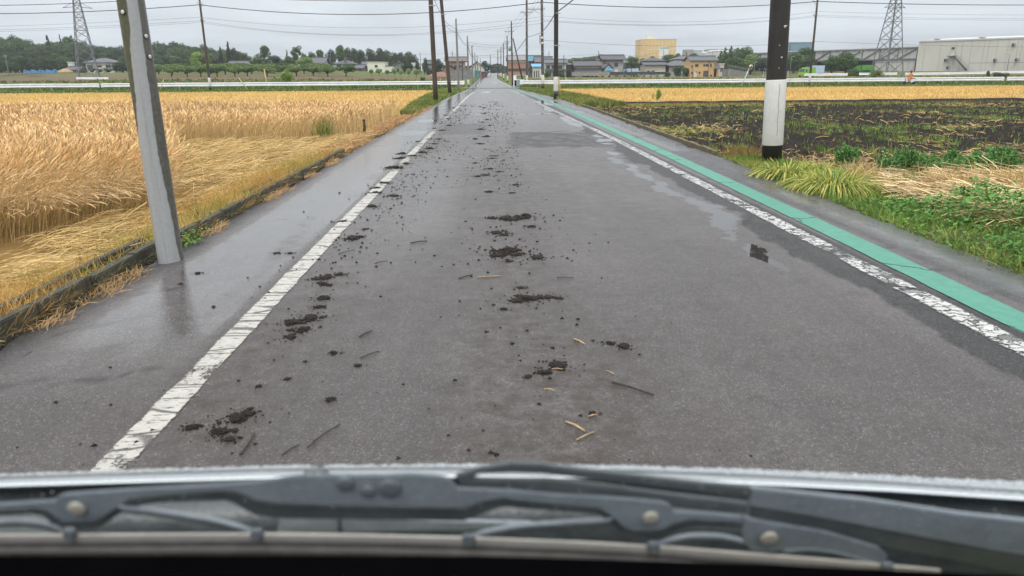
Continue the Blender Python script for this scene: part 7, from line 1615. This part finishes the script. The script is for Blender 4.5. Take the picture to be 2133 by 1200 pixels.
# its lower flange, a turned-down lip whose shade is put into its darker colour
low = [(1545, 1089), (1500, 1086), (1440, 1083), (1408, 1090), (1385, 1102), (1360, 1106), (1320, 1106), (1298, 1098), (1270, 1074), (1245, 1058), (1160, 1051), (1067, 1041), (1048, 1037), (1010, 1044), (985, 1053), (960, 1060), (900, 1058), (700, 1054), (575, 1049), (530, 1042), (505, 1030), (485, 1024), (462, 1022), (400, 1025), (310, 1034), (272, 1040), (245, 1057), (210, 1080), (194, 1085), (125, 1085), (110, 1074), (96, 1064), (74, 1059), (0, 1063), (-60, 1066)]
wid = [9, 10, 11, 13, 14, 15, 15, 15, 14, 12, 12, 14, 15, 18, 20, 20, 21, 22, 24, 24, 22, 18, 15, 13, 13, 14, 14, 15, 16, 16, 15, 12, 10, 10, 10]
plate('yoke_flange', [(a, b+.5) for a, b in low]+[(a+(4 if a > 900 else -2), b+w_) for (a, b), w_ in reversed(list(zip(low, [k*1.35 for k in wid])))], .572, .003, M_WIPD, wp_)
plate('secondary_yoke', [(1548, 1078), (1600, 1088), (1660, 1098), (1720, 1108), (1830, 1140), (1850, 1160), (1836, 1186), (1820, 1176), (1780, 1160), (1700, 1146), (1640, 1144), (1615, 1150), (1568, 1150), (1552, 1136), (1545, 1110)], .570, .003, M_WIPER, wp_)
def rib(name, pts, rad, Y, mat, par): 
    p0 = at(1066, 1060, Y); nrm = Vector((0, 4.0, 1)).normalized(); P = []
    for (u, v) in pts:
        r_ = ray(u, v); o0 = Vector((0, 0, EYE)); P.append(o0+r_*((p0-o0).dot(nrm)/r_.dot(nrm)))
    return MB().tube(P, rad, 8).build(name, mat, par)
def smoothpts(pts, n=24):
    pts = np.array(pts, float); t_ = np.linspace(0, 1, len(pts)); tt = np.linspace(0, 1, n); y = np.stack([np.interp(tt, t_, pts[:, i]) for i in (0, 1)], -1)
    for _ in range(3): y[1:-1] = (y[:-2]+2*y[1:-1]+y[2:])/4
    return [tuple(q) for q in y]
arcs = [[(-60, 1092), (0, 1086), (50, 1084), (95, 1090), (128, 1102), (143, 1114)], [(245, 1056), (300, 1061), (380, 1072), (450, 1084), (510, 1100), (533, 1114)], [(975, 1122), (1010, 1108), (1080, 1095), (1180, 1088), (1275, 1082)], [(1362, 1140), (1395, 1124), (1440, 1115), (1500, 1116), (1550, 1128)], [(1630, 1146), (1680, 1140), (1740, 1148), (1800, 1165), (1850, 1182)]]
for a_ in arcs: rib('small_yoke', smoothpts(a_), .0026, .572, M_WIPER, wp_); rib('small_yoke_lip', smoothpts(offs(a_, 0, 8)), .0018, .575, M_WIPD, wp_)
strip_c = [(-80, 1120), (0, 1120.5), (260, 1119.5), (530, 1118), (760, 1121), (1000, 1127), (1200, 1135), (1400, 1146), (1600, 1162), (1750, 1174), (1960, 1193)]
def band_(name, o0, o1, Y, mat, th=.002, end=None):
    pts = strip_c if end is None else [p for p in strip_c if p[0] <= end]
    return plate(name, offs(pts, 0, o0)+list(reversed(offs(pts, 0, o1))), Y, th, mat, wp_, bevel=.0006)
band_('steel_strip', -5.5, 5, .566, M_VERT)
for i, (o0, o1, Y, mt) in enumerate(((6, 13, .5665, M_RUBL), (13.5, 21, .5675, M_RUBBER), (21.5, 32, .567, M_RUBL), (32.5, 44, .569, M_RUBBER), (44.5, 62, .571, simple('black_frit', (.004, .004, .005), .8, spec=.05)))): band_('rubber_ridge', o0, o1, Y, mt)
for (u, v) in ((143, 1116), (534, 1117), (977, 1128), (1362, 1144), (1850, 1187)):
    plate('clip', [(u-13, v-12), (u+12, v-12), (u+14, v+4), (u+9, v+13), (u-9, v+13), (u-14, v+4)], .563, .004, M_WIPER, wp_, bevel=.0015)
def rivet(u, v, r_px, Y=.5635, mat=None, name='rivet'):
    p0 = at(1066, 1060, Y); nrm = Vector((0, 4.0, 1)).normalized(); r_ = ray(u, v); P = Vector((0, 0, EYE))+r_*((p0-Vector((0, 0, EYE))).dot(nrm)/r_.dot(nrm))
    m = MB(); rr = r_px*P.length/F; m.lathe((0, 0, 0), [(rr, -.001), (rr, .0008), (rr*.8, .0018), (rr*.2, .0022)], 16); o = m.build(name, mat or M_RIVET, wp_); o.location = P; o.rotation_mode = 'QUATERNION'; o.rotation_quaternion = Vector((0, 0, 1)).rotation_difference(-nrm)
    return o
rivet(160, 1060, 10); rivet(1355, 1079, 10.5); rivet(1602, 1122, 11.5)
for u, v, r in ((719, 1008, 11), (767, 1024, 9), (812, 1018, 14)): rivet(u, v, r, .564, simple('wiper_hole', (.11, .13, .145), .3), 'screw_head')
# arm
M_ARMD = simple('wet_arm_dark', (.080, .094, .100), .28, var=.2, scale=20, bump=.08, bscale=120)
plate('wiper_arm', [(948, 992), (1000, 976), (1067, 966), (1120, 968), (1200, 978), (1310, 990), (1450, 1006), (1565, 1016), (1565, 1036), (1440, 1024), (1300, 1008), (1180, 995), (1130, 989), (1067, 987), (1000, 989), (980, 994), (1000, 999), (1067, 1000), (1140, 1000), (1250, 1012), (1400, 1032), (1565, 1052), (1565, 1074), (1500, 1069), (1440, 1064), (1402, 1060), (1380, 1047), (1250, 1036), (1150, 1031), (1067, 1023), (960, 1017)], .574, .005, M_ARMD, wp_)
plate('arm_bar', [(1562, 1016), (1640, 1025), (1809, 1043), (2000, 1071), (2160, 1088), (2160, 1160), (2007, 1134), (1870, 1109), (1753, 1086), (1640, 1066), (1562, 1054)], .577, .005, M_WIPER, wp_)
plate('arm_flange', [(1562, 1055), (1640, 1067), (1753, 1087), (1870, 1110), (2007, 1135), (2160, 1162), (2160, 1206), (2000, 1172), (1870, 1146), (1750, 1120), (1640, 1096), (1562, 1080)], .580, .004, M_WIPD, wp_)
nz_ = MB(); c = at(657, 985, .64); nz_.lathe((0, 0, 0), [(.0150, -.02), (.0150, .0), (.012, .006), (.006, .009), (.001, .010)], 18); o = car_part('washer_nozzle', nz_, M_ARMD); o.location = c-Vector((0, 0, .006))
for dx in (-.004, .005): MB().lathe((0, 0, 0), [(.0022, -.001), (.002, .002), (.0006, .003)], 10).build('jet', M_RIVET, o).location = (dx, -.009, .0075)
nd = 210; V, Fs = [], []
for i in range(nd):
    u_, v_ = RNG.uniform(0, 2133), 0; v_ = np.interp(u_, [0, 600, 1067, 1600, 2133], [1058, 1030, 1040, 1062, 1110])+RNG.normal(0, 26); p0 = at(1066, 1060, .5625); nrm = Vector((0, 4.0, 1)).normalized(); r_ = ray(u_, v_); P = Vector((0, 0, EYE))+r_*((p0-Vector((0, 0, EYE))).dot(nrm)/r_.dot(nrm)); r0 = RNG.uniform(.0004, .0011)
    V.append(bv*r0+np.array(P)); Fs.append(bf+i*len(bv))
t = NT('clear_drops'); g_ = t.n('ShaderNodeBsdfGlass'); g_.inputs['IOR'].default_value = 1.33; g_.inputs['Roughness'].default_value = .0; t.l(g_.outputs[0], t.out.inputs[0])
o = mesh_np('rain_drops', np.concatenate(V), np.concatenate(Fs), t.m, car_root, smooth_=True); o['kind'] = 'stuff'
tag(car_root, 'white car seen from its driver seat with wet bonnet edge, wiper and black dashboard', 'car')
# ================================================================== camera, sky and light
cam = bpy.data.cameras.new('camera'); co = bpy.data.objects.new('camera', cam); COL.objects.link(co)
cam.sensor_width = 36; cam.lens = 36*F/2133; cam.clip_start = .02; cam.clip_end = 12000
cam.dof.use_dof = True; cam.dof.focus_distance = 18; cam.dof.aperture_fstop = 4.8
co.matrix_world = Matrix.Translation((0, 0, EYE)) @ RM.to_4x4()
S.camera = co
SUN_EL, SUN_AZ = R(58), R(200)
w = bpy.data.worlds.new('World'); S.world = w; w.use_nodes = True
nt = w.node_tree; nt.nodes.clear(); N = nt.nodes.new; Lk = nt.links.new
out = N('ShaderNodeOutputWorld'); bg = N('ShaderNodeBackground'); Lk(bg.outputs[0], out.inputs[0])
sky = N('ShaderNodeTexSky'); sky.sky_type = 'NISHITA'; sky.sun_disc = False; sky.sun_elevation = SUN_EL; sky.sun_rotation = SUN_AZ
sky.air_density = 1.0; sky.dust_density = 4.0; sky.ozone_density = 1.0
tc = N('ShaderNodeTexCoord'); sepx = N('ShaderNodeSeparateXYZ'); Lk(tc.outputs['Generated'], sepx.inputs[0])
def wm(op, a, b=0.0, clamp=False):
    nd = N('ShaderNodeMath'); nd.operation = op; nd.use_clamp = clamp
    for i, v in enumerate((a, b)):
        if isinstance(v, (int, float)): nd.inputs[i].default_value = v
        else: Lk(v, nd.inputs[i])
    return nd.outputs[0]
# overcast layer: brighter overhead, paler at the horizon, soft drifting cloud bases (direction projected on a flat cloud deck)
zc = wm('MAXIMUM', sepx.outputs[2], 0.0); dz = wm('ADD', zc, .10)
cx = wm('DIVIDE', sepx.outputs[0], dz); cy = wm('DIVIDE', sepx.outputs[1], dz)
cmb = N('ShaderNodeCombineXYZ'); Lk(cx, cmb.inputs[0]); Lk(cy, cmb.inputs[1])
nz = N('ShaderNodeTexNoise'); nz.inputs['Scale'].default_value = .55; nz.inputs['Detail'].default_value = 6; nz.inputs['Roughness'].default_value = .55; nz.inputs['Distortion'].default_value = .6
Lk(cmb.outputs[0], nz.inputs['Vector'])
cr = N('ShaderNodeMapRange'); cr.inputs[1].default_value = .32; cr.inputs[2].default_value = .68; cr.inputs[3].default_value = .85; cr.inputs[4].default_value = 1.07; Lk(nz.outputs['Fac'], cr.inputs[0])
grad = wm('ADD', SKY_H, wm('MULTIPLY', wm('POWER', zc, .9), SKY_Z-SKY_H))
amt = wm('MULTIPLY', grad, cr.outputs[0])
colr = N('ShaderNodeMix'); colr.data_type = 'RGBA'; colr.inputs[6].default_value = SKY_C0; colr.inputs[7].default_value = (1.0, 1.0, 1.0, 1)
Lk(wm('POWER', zc, .5), colr.inputs[0])
sc1 = N('ShaderNodeVectorMath'); sc1.operation = 'SCALE'; Lk(colr.outputs[2], sc1.inputs[0]); Lk(amt, sc1.inputs['Scale'])
sc2 = N('ShaderNodeVectorMath'); sc2.operation = 'SCALE'; Lk(sky.outputs[0], sc2.inputs[0]); sc2.inputs['Scale'].default_value = .07
mx = N('ShaderNodeMix'); mx.data_type = 'RGBA'; mx.inputs[0].default_value = .88; Lk(sc2.outputs[0], mx.inputs[6]); Lk(sc1.outputs[0], mx.inputs[7])
Lk(mx.outputs[2], bg.inputs[0]); bg.inputs[1].default_value = 1.0
sl = bpy.data.lights.new('sun', 'SUN'); sl.energy = SUN_E; sl.angle = R(25); sl.color = (1, .97, .92)
so = bpy.data.objects.new('sun', sl); COL.objects.link(so)
so.rotation_euler = (PI/2-SUN_EL, 0, PI-SUN_AZ)
S.view_settings.view_transform = 'Standard'; S.view_settings.look = 'None'; S.view_settings.exposure = EXPO; S.view_settings.gamma = 1
S.view_settings.use_curve_mapping = False
try:
    S.cycles.use_denoising = DENO; S.cycles.max_bounces = 6; S.cycles.transparent_max_bounces = 12; S.cycles.diffuse_bounces = 3
except Exception: pass

hz_m = bpy.data.materials.new('thin_rain_haze'); hz_m.use_nodes = True; ht = hz_m.node_tree; ht.nodes.clear()
ho = ht.nodes.new('ShaderNodeOutputMaterial'); hv = ht.nodes.new('ShaderNodeVolumePrincipled'); hv.inputs['Color'].default_value = (.86, .90, .95, 1); hv.inputs['Density'].default_value = HAZE; hv.inputs['Anisotropy'].default_value = 0.0
ht.links.new(hv.outputs[0], ho.inputs['Volume'])
hb = MB().box((0, 2000, 21), (6300, 4300, 48)).build('haze', hz_m); hb['kind'] = 'stuff'
